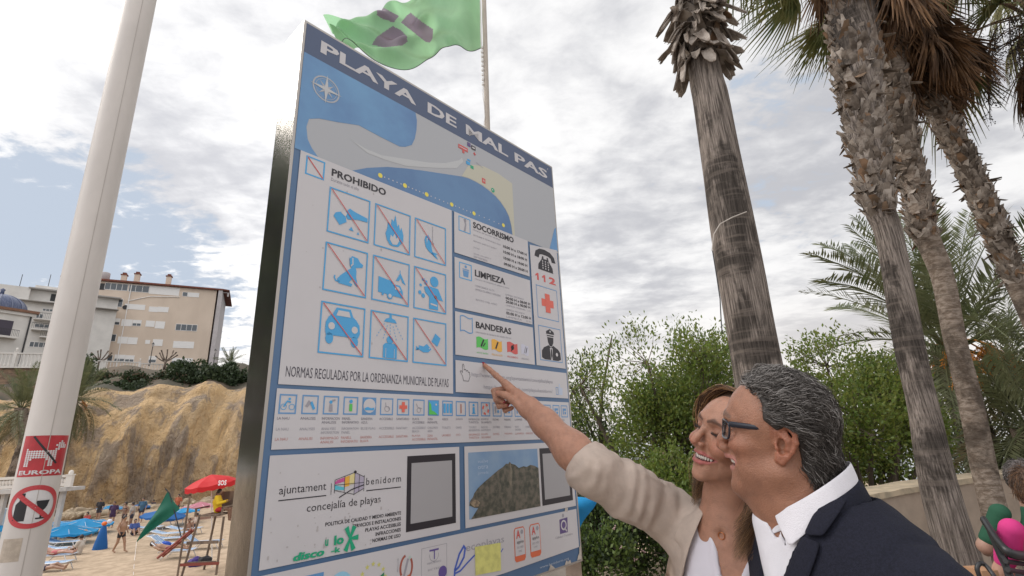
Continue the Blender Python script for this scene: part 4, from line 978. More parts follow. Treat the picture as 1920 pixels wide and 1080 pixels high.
    for s in (-1, 1):
        cx, cz = s * .034, .008; o = []
        for k in range(28):
            a = 2 * math.pi * k / 28; c_, s_ = math.cos(a), math.sin(a)
            x = .0265 * np.sign(c_) * abs(c_) ** .55; z = .0175 * np.sign(s_) * abs(s_) ** .6
            o.append((cx + x, .1035 - 5.5 * (cx + x) ** 2 - (z) * .02, cz + z))
        mb.tube([fg.head(q)[0] for q in o + o[:1]], .0021 * .96, 6, FR, cap=False)
        LS.add(fg.head(np.array(o)), [tuple(range(28))], GL)
        hinge = (s * .0655, .080, .0225); bend = (s * .0745, -.004, .0235); end = (s * .0715, -.030, .004)
        mb.tube(fg.head(np.array([(s * .059, .084, .0225), (s * .0665, .081, .0228), hinge, lerp(hinge, bend, .5) + np.array([s * .003, 0, .0005]), bend, lerp(bend, end, .6) + np.array([0, 0, .004]), end])), np.array([.0013, .0015, .0017, .0015, .0014, .0014, .0014]) * .96, 8, FR, flat=3.3)
    mb.tube(fg.head(np.array([(-.009, .1010, .012), (0, .1050, .014), (.009, .1010, .012)])), .0019, 6, FR)
    for o_, nm in ((mb, 'glasses'), (LS, 'lens')):
        o_.v = [tuple(np.array(q) - loc0) for q in o_.v]
    g = mb.build('glasses', FR, t, True); LS.build('lens', GL, g)
    # --- trousers and shoes
    TR = mat('trouser_grey', (.03, .03, .035), .85)
    def trousers(v):
        m = Vol(np.abs(v.X), v.Y, v.Z)
        f = smin(v.ell((0, .0, -.62), (.178, .132, .15)), m.chain([(.088, 0, -.64), (.10, .01, -1.0), (.10, -.01, gz + .06)], [.098, .075, .062], .03), .03)
        return smax(f + .003 * rough_noise((v.X, v.Y, v.Z), 3, 14), -f - .006 - np.where(v.Z < gz + .10, -.1, .1), .002)
    tv, tq = nets(trousers, (-.24, -.2, gz + .03), (.24, .22, -.5), .011); np_mesh('trousers', [(fg.body(tv), tq)], TR, t)
    for s in (-1, 1):
        def shoe(v):
            f = smin(v.cap((s * .10, -.05, gz + .045), (s * .105, .12, gz + .034), .042, .036), v.ell((s * .105, .15, gz + .028), (.043, .06, .03)), .02); return smax(f, gz + .002 - v.Z, .004)
        a, q = nets(shoe, (-.2, -.15, gz - .01), (.2, .26, gz + .13), .009); np_mesh('shoe', [(fg.body(a), q)], mat('shoe_black', (.015, .013, .012), .3), t)
    return fg
MAN = build_man()
# ============================================================ the woman
def build_woman():
    fg = Fig((.512, 1.2367, 1.6365), (-110.4, 13.5, -20.2), 1.0, (0, -.045, -.165), -134)
    t = thing('person', 'smiling woman with long brown hair, beige blazer and white top, pointing at the sign', 'person', (fg.nb[0], fg.nb[1], 0))
    gz = -fg.nb[2]; base = (.46, .235, .155); loc0 = np.array(t.location)
    B = lambda p: fg.b1(p)
    SH_, EL, WR = B(P(1260, 966, 1.42)), B(P(1112, 883, 1.345)), B(P(995, 766, 1.46))
    def torso(v, g=0.0):
        m = Vol(np.abs(v.X), v.Y, v.Z)
        f = v.ell((0, .0, -.19), (.140 + g, .092 + g, .20 + g))
        f = smin(f, m.ell((.068, .070, -.235), (.060 + g, .054 + g, .062 + g)), .045)
        f = smin(f, v.ell((0, .0, -.40), (.122 + g, .090 + g, .20 + g)), .05)
        f = smin(f, v.ell((0, -.005, -.58), (.162 + g, .112 + g, .16 + g)), .06)
        f = smin(f, m.cap((0, -.016, -.040), (.125, -.012, -.068), .046 + g, .046 + g), .05)
        return f
    LA = ((-.150, -.012, -.075), (-.205, -.03, -.33), (-.20, .05, -.555))
    def armR(v, g=0.0): return v.chain([SH_, EL, WR], [.052 + g, .049 + g, .033 + g], .02)
    def armL(v, g=0.0): return v.chain(LA, [.046 + g, .040 + g, .029 + g], .02)
    # pointing hand, in the body frame
    W = WR
    idx = [B(P(947, 719, 1.498)), B(P(930, 704, 1.517)), B(P(917, 692, 1.533)), B(P(907.5, 684, 1.5440))]
    mid = [B(P(953, 728, 1.516)), B(P(926, 733, 1.524)), B(P(930, 749, 1.512)), B(P(944, 753, 1.503))]
    rin = [B(P(961, 737, 1.530)), B(P(930, 748, 1.532)), B(P(936, 762, 1.518)), B(P(950, 760, 1.508))]
    pin = [B(P(969, 746, 1.540)), B(P(943, 760, 1.538)), B(P(947, 770, 1.524)), B(P(960, 765, 1.514))]
    thu = [B(P(984, 772, 1.452)), B(P(962, 750, 1.462)), B(P(946, 740, 1.478)), B(P(933, 737, 1.492))]
    def hand(v):
        f = None
        for c, r in ((idx, .0145), (mid, .0140), (rin, .013), (pin, .0115)):
            q = v.cap(lerp(W, c[0], .12), c[0], .0185, r * .86); f = q if f is None else smin(f, q, .010)
        f = smin(f, v.cap(W, lerp(W, idx[0], .5), .024, .016), .012)
        for c, r in ((idx, (.0098, .0086, .0078, .0064)), (mid, (.0098, .0090, .0082, .0072)), (rin, (.0094, .0086, .0078, .0070)), (pin, (.0084, .0078, .0070, .0062))):
            f = smin(f, v.chain(c, r, .0025), .0035)
        f = smin(f, v.chain(thu, [.0135, .0112, .0102, .0080], .004), .005)
        return f
    def limb(v):
        f = smin(v.chain([lerp(SH_, EL, .3), EL, lerp(EL, WR, .3), lerp(EL, WR, .75), WR], [.044, .044, .045, .034, .0285], .03), hand(v), .018)
        kn = v.ell(tuple(idx[1] + np.array([0, 0, .0])), (.0095, .0095, .0095)); f = smin(f, kn, .003)
        return f + .0004 * rough_noise((v.X, v.Y, v.Z), 44, 260)
    def body(v):
        f = smin(torso(v, -.003), armL(v, -.004), .04)
        f = smin(f, hand_sdf(v, LA[2], (0, .25, -.97), (.35, .9, .25), (-.93, .3, .1), .88, .5), .012)
        m = Vol(np.abs(v.X), v.Y, v.Z)
        return smin(f, m.chain([(.085, 0, -.62), (.09, .01, -1.0), (.09, -.02, gz + .09)], [.08, .05, .035], .03), .04)
    # head, neck and upper chest together; the chest is given in the body frame
    def headfn(v):
        f = head_sdf(v, False)
        q = fg.to_body(fg.head(np.stack([v.X.ravel(), v.Y.ravel(), v.Z.ravel()], 1))); s = v.X.shape
        b = Vol(q[:, 0].reshape(s).astype(np.float32), q[:, 1].reshape(s).astype(np.float32), q[:, 2].reshape(s).astype(np.float32))
        n = b.chain([(0, .010, .03), (0, .0, -.04), (0, .0, -.10)], [.046, .052, .065], .03)
        f = smin(f, n, .03)
        tz = smin(torso(b, 0.0), n, .02)
        f = smin(f, tz, .022)
        m = Vol(np.abs(b.X), b.Y, b.Z)
        f = smin(f, m.cap((.016, .058, -.058), (.11, .020, -.022), .006, .006), .014)          # collar bones
        f = smax(f, -b.ell((0, .079, -.046), (.012, .010, .012)), .012)
        f = smin(f, m.cap((.012, .060, -.060), (.050, -.01, .05), .008, .008), .02)            # neck tendons
        return smax(f, -.235 - b.Z, .003)
    hv, hq = nets(headfn, (-.17, -.15, -.41), (.17, .135, .13), .0024)
    bv, bq = nets(body, (-.30, -.2, gz + .05), (.26, .2, -.10), .0068)
    pts = np.array([SH_, EL, WR] + idx + mid + pin + thu); lo = pts.min(0) - .055; hi = pts.max(0) + .055
    e1 = np.array([EL, WR] + idx + mid + pin + thu)
    av, aq = nets(limb, e1.min(0) - .06, e1.max(0) + .055, .0021)
    def arm_tint(p):
        col = np.tile(np.array(base), (len(p), 1)); 
        d = np.min([np.linalg.norm(p - np.array(c[-1]), axis=1) for c in (idx, mid, rin, pin, thu)], axis=0)
        w = np.clip(1 - (d - .006) / .012, 0, 1)[:, None]; col = col * (1 - .35 * w) + col * np.array([1.05, .7, .65]) * .35 * w
        return col
    np_mesh('body', [(fg.head(hv), hq), (fg.body(bv), bq), (fg.body(av), aq)], skin('skin_woman', .38), t,
            attr=np.concatenate([skin_tint(hv, False, base), np.tile(np.array(base), (len(bv), 1)), arm_tint(av)]))
    NAIL = mat('nail_dark_red', (.26, .014, .028), .15)
    cdir = B(CAM_C); 
    for c, r in ((idx, .0062), (mid, .0060), (rin, .0058)):
        mb = MB()
        tip = np.array(c[-1]); d = tip - np.array(c[-2]); d /= np.linalg.norm(d); up = np.array([0, 0, 1.]) if c is idx else (cdir - tip) / np.linalg.norm(cdir - tip)
        if c is idx: up = up * .8 + .6 * (cdir - tip) / np.linalg.norm(cdir - tip)
        up = up - d * up.dot(d); up /= np.linalg.norm(up); sd_ = np.cross(d, up)
        mb.ball(tip + d * .0015 + up * (r * .62), (r * .86, .0105 if c is idx else .0085, .0024), 10, NAIL, np.stack([sd_, d, up], 1))
        mb.v = [tuple(fg.body(q)[0] - loc0) for q in mb.v]; mb.build('fingernail', NAIL, t, True)
    tb = teeth(False); tb.v = [tuple(q) for q in fg.head(np.array(tb.v)) - loc0]; tb.build('teeth', None, t, True)
    # --- white top with a deep V
    TOP = mat('top_white', (.74, .70, .76), .8, bump=.25, bscale=600, var=.05)
    def top(v):
        f = torso(v, .0085) + .0016 * rough_noise((v.X, v.Y, v.Z), 61, 26)
        xr = np.interp(v.Z, [-.17, -.12, -.04, .007, .05], [-.018, .006, .017, .033, .05]); xl = np.interp(v.Z, [-.17, -.115, -.07, .0, .05], [-.022, -.038, -.062, -.085, -.09])
        w = np.maximum(v.X - xr, xl - v.X)
        f = smax(f, -np.maximum(w, -v.Y - .03), .003)
        f = smax(f, -torso(v, -.001), .002)
        m = Vol(np.abs(v.X), v.Y, v.Z)
        edge = np.abs(w - .010); f = f - .0028 * np.exp(-(edge / .006) ** 2) * (v.Z > -.2) * (v.Y > 0)
        return smax(f, -.66 - v.Z, .004)
    v_, q_ = nets(top, (-.22, -.18, -.70), (.22, .20, .04), .0040); np_mesh('top', [(fg.body(v_), q_)], TOP, t)
    # --- beige blazer
    BE = mat('blazer_beige', (.55, .445, .375), .85, bump=.35, bscale=520, var=.12, vscale=30, spec=.25)
    ax = np.array(EL) - np.array(SH_); ax_l = np.linalg.norm(ax)
    cuff = lerp(EL, WR, .16); cd = (np.array(WR) - np.array(EL)); cd /= np.linalg.norm(cd)
    def sleeve(v): return v.chain([SH_, lerp(SH_, EL, .55), EL, lerp(EL, WR, .22)], [.069, .064, .058, .055], .03)
    def solid(v):
        f = smin(torso(v, .019), armL(v, .020), .03)
        return smin(f, sleeve(v), .035)
    def blazer(v):
        p = (v.X, v.Y, v.Z)
        f = solid(v) + .0026 * rough_noise(p, 71, 15)
        # creases round the bent sleeve
        r = np.stack([v.X - SH_[0], v.Y - SH_[1], v.Z - SH_[2]]); s = (r[0] * ax[0] + r[1] * ax[1] + r[2] * ax[2]) / ax_l ** 2
        ang = rough_noise(p, 72, 13)
        near = np.clip((.12 - sleeve(v)) / .1, 0, 1) * np.clip((s + .15) / .3, 0, 1)
        f = f + near * (.0030 * np.sin(s * 26 + 6.5 * ang) * np.clip(.1 + 1.3 * rough_noise(p, 74, 17), 0, 1.2) + .0030 * np.sin(s * 41 - 6 * ang + 1) * np.clip(1.3 * rough_noise(p, 75, 20), 0, 1) - .0035 * np.exp(-((rough_noise(p, 73, 18)) / .16) ** 2))
        w = np.interp(v.Z, [-.45, -.30, -.15, -.069, -.005, .03], [.01, .07, .115, .083, .050, .048])
        f = smax(f, -np.maximum(np.abs(v.X) - w, -v.Y - .02), .005)
        f = smax(f, -smin(torso(v, .010), v.cap((0, 0, -.05), (0, 0, .1), .064, .075), .012), .004)
        f = smax(f, (v.X - cuff[0]) * cd[0] + (v.Y - cuff[1]) * cd[1] + (v.Z - cuff[2]) * cd[2], .004)
        f = smax(f, -v.cap(np.array(cuff) - cd * .018, np.array(cuff) + cd * .1, .050, .0535), .003)
        d2 = np.array(LA[2]) - np.array(LA[1]); d2 /= np.linalg.norm(d2); f = smax(f, -v.cap(np.array(LA[2]) - d2 * .03, np.array(LA[2]) + d2 * .2, .036, .04), .003)
        return smax(f, -.70 - v.Z, .004)
    lo = np.minimum((-.29, -.2, -.74), np.array(EL) - .1); hi = np.maximum((.24, .22, .05), np.maximum(np.array(EL), np.array(SH_)) + .1)
    v_, q_ = nets(blazer, lo, hi, .0043); np_mesh('blazer', [(fg.body(v_), q_)], BE, t)
    def strip(name, inner, outer, off):
        a = spline(inner, 9); b = spline(outer, 9); rows = []
        for q in (0, .34, .67, 1): rows.append([march(fg, solid, *lerp(a[i], b[i], q), off=off + .004 * math.sin(q * 3.0)) for i in range(9)])
        return sheet(name, rows, BE, t, .004, 2)
    strip('lapel', [(1334, 930), (1318, 965), (1295, 1020), (1279, 1080), (1270, 1130)], [(1316, 921), (1292, 952), (1266, 1000), (1250, 1060), (1246, 1110)], .006)
    LS = mat('eyelash_dark', (.015, .010, .008), .5)
    for s in (-1, 1):
        mb = MB()
        lid = spline([(s * .0190, .0845, .0060), (s * .0250, .0868, .0040), (s * .0310, .0862, .0032), (s * .0380, .0820, .0045), (s * .0440, .0755, .0080)], 26)
        mb.tube(lid, [.0003] + [.0009] * 24 + [.0003], 5, LS)
        for k in range(2, 26, 1):
            b = lid[k]; d = np.array([s * (.15 + .028 * k), .85, -.42 + .03 * k * .4]); d /= np.linalg.norm(d); L_ = .0045 + .00016 * k
            mb.tube([b, b + d * L_ * .6, b + d * L_ + np.array([0, 0, .0014])], [.00035, .0003, .0001], 3, LS, cap=False)
        mb.v = [tuple(q) for q in fg.head(np.array(mb.v)) - loc0]; mb.build('eyelashes', LS, t, True)
    # --- necklace
    GO = mat('necklace_gold', (.55, .22, .10), .3, metal=1.0); mb = MB()
    def skinfn(v):
        n = v.chain([(0, .010, .03), (0, .0, -.04), (0, .0, -.10)], [.046, .052, .065], .03); return smin(torso(v, 0.0), n, .03)
    c0 = np.array(fg.to_body(march(fg, skinfn, 1353, 999))[0])
    prof = []
    for k in range(-14, 15):
        a = k / 14; x = c0[0] + a * .058; z = c0[2] + .062 * abs(a) ** 1.35; y = .2
        for _ in range(60):
            q = float(skinfn(Vol(np.array([x]), np.array([y]), np.array([z])))[0])
            if q < .0016: break
            y -= q * .7
        if y > -.01: prof.append((x, y, z))
    mb.tube(prof, .0007, 5, GO)
    y0 = min(prof, key=lambda q: abs(q[0] - c0[0]))[1]; mb.tube([(c0[0] + .0075 * math.cos(q) , y0 + .003, c0[2] - .006 + .0075 * math.sin(q)) for q in np.linspace(0, 6.2832, 17)], .0013, 6, GO, cap=False)
    mb.v = [tuple(fg.body(q)[0] - loc0) for q in mb.v]; mb.build('necklace', GO, t, True)
    # --- hair
    HB = mat('hair_brown_dark', (.055, .030, .018), .38, spec=.4); HM = mat('hair_brown', (.15, .075, .034), .36, spec=.4); HL = mat('hair_brown_light', (.42, .24, .115), .36, spec=.4)
    def cap_(v):
        A = np.abs(v.X)
        f = smin(v.ell((0, -.006, .029), (.077, .092, .083)), v.ell((0, -.040, -.04), (.066, .060, .085)), .03)
        hl = np.interp(v.Z, [-.08, -.03, .02, .06, .085, .105, .13], [-.0, .012, .030, .044, .050, .052, .05])
        f = smax(f, (v.Y - hl) * .8, .006)
        return smax(f + .0012 * rough_noise((v.X, v.Y, v.Z), 81, 120), -.11 - v.Z, .01)
    v_, q_ = nets(cap_, (-.1, -.125, -.13), (.1, .1, .145), .003); np_mesh('hair', [(fg.head(v_), q_)], HB, t)
    rg = np.random.default_rng(5); locks = []
    down = fg.hr.T @ np.array([0, 0, -1.])
    for i in range(4200):
        s = -1 if rg.random() < .55 else 1
        u = rg.random() ** .8; j = lambda k: rg.normal() * k
        out = rg.uniform(0, .012) if s < 0 else rg.uniform(.002, .024)
        px_ = -.012 + s * rg.uniform(.0005, .006)
        root = np.array([px_, .054 - .13 * u, .098 + .017 * math.sin(min(1, .25 + u) * 2.6) - max(0, u - .75) * .10])
        p1 = np.array([s * (.040 + j(.004)), .050 - .135 * u + j(.004), .100 - max(0, u - .7) * .09 + out * .6])
        p2 = np.array([s * (.074 + out * 1.3 + j(.002)), .038 + .012 * (s > 0) - .125 * u + j(.005), .066 - .02 * u])
        p3 = np.array([s * (.081 + out * 1.3 + j(.002) - .02 * max(0, u - .6)), .024 + .012 * (s > 0) - .115 * u + j(.006), .010])
        p4 = np.array([s * (.078 + out * 1.2 + j(.003) - .04 * max(0, u - .5)), .008 - .100 * u + j(.007), -.055])
        pts = [root, p1, p2, p3, p4]
        e = P(rg.uniform(1374, 1446), rg.uniform(975, 1056), rg.uniform(1.08, 1.20)) if s < 0 else P(rg.uniform(1296, 1340), rg.uniform(905, 950), rg.uniform(1.29, 1.36))
        p6 = fg.to_head(e)[0]; p5 = lerp(p4, p6, .5) + np.array([s * .012 + j(.004), j(.006), j(.004)])
        q = spline(pts + [p5, p6], 17); ph = rg.uniform(0, 6.28); w = np.linspace(0, 1, 17)
        q = q + np.stack([np.sin(ph + w * 7), np.cos(ph + w * 6), 0 * w], 1) * (.0022 * w)[:, None]
        r_ = rg.random(); k = 2 if r_ < .26 else (1 if r_ < .62 else 0)
        locks.append((fg.head(q), rg.uniform(.0004, .0009), k))
    # keep the hair outside of the body
    def out_of(pts):
        for _ in range(3):
            q = fg.to_body(pts); d = solid(Vol(q[:, 0], q[:, 1], q[:, 2])); n = np.zeros_like(q); e = .004
            m = d < .004
            if not m.any(): break
            for a in range(3):
                qq = q.copy(); qq[:, a] += e; n[:, a] = (solid(Vol(qq[:, 0], qq[:, 1], qq[:, 2])) - d) / e
            n /= np.linalg.norm(n, axis=1)[:, None] + 1e-9
            q[m] += n[m] * (.005 - d[m])[:, None]; pts = fg.body(q)
        return pts
    locks = [(out_of(l[0]), l[1], l[2]) for l in locks]
    locks = [l for l in locks if np.linalg.norm(np.diff(l[0], axis=0), axis=1).max() < .055]
    strands('hair_locks', locks, [HB, HM, HL], t)
    # --- trousers, shoes
    TR = mat('trouser_cream', (.50, .45, .40), .85)
    def trousers(v):
        m = Vol(np.abs(v.X), v.Y, v.Z)
        return smin(v.ell((0, -.003, -.60), (.166, .117, .14)), m.chain([(.084, 0, -.64), (.09, .01, -1.0), (.09, -.01, gz + .06)], [.09, .066, .058], .03), .03) + .003 * rough_noise((v.X, v.Y, v.Z), 3, 14)
    tv, tq = nets(trousers, (-.22, -.2, gz + .03), (.22, .22, -.46), .011); np_mesh('trousers', [(fg.body(tv), tq)], TR, t)
    for s in (-1, 1):
        def shoe(v):
            f = smin(v.cap((s * .09, -.04, gz + .040), (s * .095, .11, gz + .028), .034, .028), v.ell((s * .095, .13, gz + .022), (.034, .05, .024)), .02); return smax(f, gz + .002 - v.Z, .004)
        a, q = nets(shoe, (-.2, -.15, gz - .01), (.2, .24, gz + .12), .008); np_mesh('shoe', [(fg.body(a), q)], mat('shoe_tan', (.30, .20, .12), .4), t)
    return fg
WOMAN = build_woman()
# ------------------------------------------------------------ ground, water, beach, cliff
def grid_obj(name, nx, ny, fn, m, smooth=True):
    vs = [fn(i / (nx - 1), j / (ny - 1)) for j in range(ny) for i in range(nx)]
    fs = [(j * nx + i, j * nx + i + 1, (j + 1) * nx + i + 1, (j + 1) * nx + i) for j in range(ny - 1) for i in range(nx - 1)]
    mb = MB(); mb.add(vs, fs, m); return tag(mb.build(name, m, None, smooth), kind='structure')
def sn(x, y, s=0, k=1.0): return float(rough_noise((np.array([x * k]), np.array([y * k]), np.array([0.])), s, 1.0)[0])
SANDM = mat('sand', (.46, .35, .245), .95, col2=(.33, .245, .165), vscale=2.2, bump=1.0, bscale=4, det=9)
def setting():
    WAT = mat('water', (.05, .12, .17), .12, bump=.4, bscale=.6)
    mb = MB(); mb.add([(-3000, -3000, -3.6), (3000, -3000, -3.6), (3000, 3000, -3.6), (-3000, 3000, -3.6)], [(0, 1, 2, 3)], WAT); tag(mb.build('water', WAT), kind='structure')
    def beach(u, v):
        x = -120 + 150 * u; y = 3 + 75 * v
        z = -2.72 + .05 * sn(x, y, 3, .9) + .03 * sn(x, y, 4, 2.3) + max(0, y - 42) * .035
        return (x, y, z)
    grid_obj('beach', 150, 110, beach, SANDM)
    PAV = mat('paving', (.30, .26, .22), .8, col2=(.22, .19, .165), vscale=5, bump=.3, bscale=40)
    # promenade: a raised terrace whose edge runs along the beach, planted ground beyond the wall
    edge = [(-30, 2.6), (-6, 3.4), (-2.2, 3.9), (-.6, 4.6), (.6, 5.6), (3.2, 5.9), (5.8, 7.4), (8.6, 9.6), (30, 16)]
    poly = [(30, -25), (30, 16)] + [(x, y) for x, y in edge[::-1][1:]] + [(-30, -25)]
    mb = MB(); mb.prism([(x, y) for x, y in poly], -3.2, 0.0, PAV); tag(mb.build('promenade', PAV), kind='structure')
    SOIL = mat('soil', (.13, .10, .07), .95, col2=(.20, .16, .11), vscale=2.5, bump=.6, bscale=12, det=8)
    def slope(u, v):
        a = spline(edge, 41)[int(round(u * 40))]
        y = a[1] + .02 + v * 9.5; x = a[0] + v * .6
        z = (-.10 - 2.9 * max(0, v - .25) ** 1.3 + .10 * sn(x, y, 5, 1.5)) if a[0] > -.9 else (-3.1 + .05 * v)
        return (x, y, z)
    grid_obj('planted_slope', 41, 16, slope, SOIL)
    # cliff and the high ground above it
    CL = mat('cliff_rock', (.62, .42, .215), .95, col2=(.46, .325, .19), vscale=.30, bump=1.0, bscale=2.4, det=10, stretch=(1, 1, .55))
    nt = CL.node_tree; T = NT(nt); b = T.n['Principled BSDF']; co = T.new('ShaderNodeTexCoord').outputs['Object']
    old = b.inputs['Base Color'].links[0].from_socket
    st = T.smooth(T.noise(T.vmul(co, (.55, .55, .12)), 1.0, 6, .62, .6), .47, .60); pale = T.smooth(T.noise(T.vmul(co, (1, 1, .5)), .9, 8, .65, .5), .54, .70)
    T.l.new(T.mix(T.math('MULTIPLY', pale, .7), T.mix(T.math('MULTIPLY', st, .85), old, (.25, .20, .16)), (.50, .375, .225)), b.inputs['Base Color'])
    bm_ = [n for n in T.n if n.type == 'BUMP'][0]; bm_.inputs['Distance'].default_value = .9
    line = spline([(-75, 36), (-52, 43), (-40, 50), (-30, 54), (-20, 57), (-8, 62), (8, 70)], 171)
    def cliff(u, v):
        i = int(round(u * 170)); p = line[i]; q = line[min(i + 1, 170)] - line[max(i - 1, 0)]; nn = np.array([q[1], -q[0]]); nn /= np.linalg.norm(nn)
        top = 9.4 + .9 * sn(i * .09, 0, 8) + .5 * sn(i * .35, 0, 9) + .30 * sn(i * .9, 0, 7)
        if u < .38: top -= (0.38 - u) * 6
        z = -2.9 + (top + 2.9) * v
        back = 4.2 * v ** 1.6 + 2.0 * v ** 12
        d = 1.9 * sn(i * .10, v * 1.2, 11) + 1.0 * sn(i * .27, v * 2.8, 12) + .60 * sn(i * .7, v * 3.5, 13) + .30 * sn(i * 1.5, v * 9, 14) + .16 * sn(i * 3.1, v * 24, 16)
        d += 1.3 * abs(sn(i * .17, v * .8, 15)) - .8 * math.exp(-((v - .88) / .05) ** 2) * (1 + sn(i * .4, 0, 18))
        x, y = p - nn * (back - d * (.35 + .65 * math.sin(min(1, v * 1.15) * 3.0)))
        return (x, y, z)
    grid_obj('cliff', 171, 96, cliff, CL)
    SCR = mat('scrub_ground', (.105, .075, .05), .95, col2=(.045, .042, .026), vscale=.35, bump=1.0, bscale=1.5, det=9)
    def plateau(u, v):
        i = int(round(u * 170)); x0, y0, z0 = cliff(u, 1.0)
        q = line[min(i + 1, 170)] - line[max(i - 1, 0)]; nn = np.array([q[1], -q[0]]); nn /= np.linalg.norm(nn)
        x, y = np.array([x0, y0]) - nn * (v * 95); 
        z = z0 + 5.3 * min(1, v / .20) + .5 * sn(x, y, 21, .25) * math.sin(min(1, v / .24) * 3.1) - .12 * (v == 0)
        return (x, y, z)
    grid_obj('hill', 171, 60, plateau, SCR)
setting()
# ------------------------------------------------------------ houses on the cliff, balustrades, lamps
class Face:
    """a vertical wall plane seen between two pixel columns at given distances"""
    def __init__(s, pxl, Yl, pxr, Yr, py):
        a = P(pxl, py, Yl); b = P(pxr, py, Yr); s.o = a.copy(); s.o[2] = 0
        d = b - a; d[2] = 0; s.L = np.linalg.norm(d); s.d = d / s.L; s.n = np.array([s.d[1], -s.d[0], 0]); s.ang = math.atan2(s.d[1], s.d[0])
    def uz(s, px, py):
        r = ray(px, py); t = (s.o - CAM_C).dot(s.n) / r.dot(s.n); p = CAM_C + r * t; return (p - s.o).dot(s.d), p[2]
def bx2(mb, x0, x1, y0, y1, z0, z1, m): mb.box(((x0 + x1) / 2, (y0 + y1) / 2, (z0 + z1) / 2), (x1 - x0, y1 - y0, z1 - z0), m)
GLASS = mat('window_glass', (.07, .085, .10), .12, spec=.8); SHUT = mat('shutter_white', (.80, .78, .76), .6); WHT = mat('wall_white', (.70, .67, .63), .85, var=.12, vscale=.5)
DARKM = mat('metal_dark', (.02, .02, .022), .5)
def window(t, x0, x1, z0, z1, kind, n=3):
    """frame stands a little proud of the wall, glass or rolled shutter inside"""
    mb = MB(); f = .07; D = -.05
    for a, b, c, d in ((x0, x1, z1 - f, z1), (x0, x1, z0, z0 + f), (x0, x0 + f, z0 + f, z1 - f), (x1 - f, x1, z0 + f, z1 - f)): bx2(mb, a, b, D, .0, c, d, SHUT)
    for i in range(1, n):
        x = x0 + (x1 - x0) * i / n; bx2(mb, x - .035, x + .035, D + .005, 0, z0 + f, z1 - f, SHUT)
    w = mb.build('window', SHUT, t)
    m2 = MB()
    zs = z0 + f if kind == 's' else (z1 - f if kind == 'g' else z0 + (z1 - z0) * .45)
    if kind != 's': bx2(m2, x0 + f, x1 - f, -.012, .02, z0 + f, zs, GLASS); m2.build('pane', GLASS, w)
    if kind != 'g':
        m3 = MB(); k = max(2, int((z1 - zs) / .16))
        for i in range(k): a = zs + (z1 - f - zs) * i / k; bx2(m3, x0 + f, x1 - f, -.034 - .008 * (i % 2), .02, a, a + (z1 - f - zs) / k - .004, SHUT)
        m3.build('roller_shutter', SHUT, w)
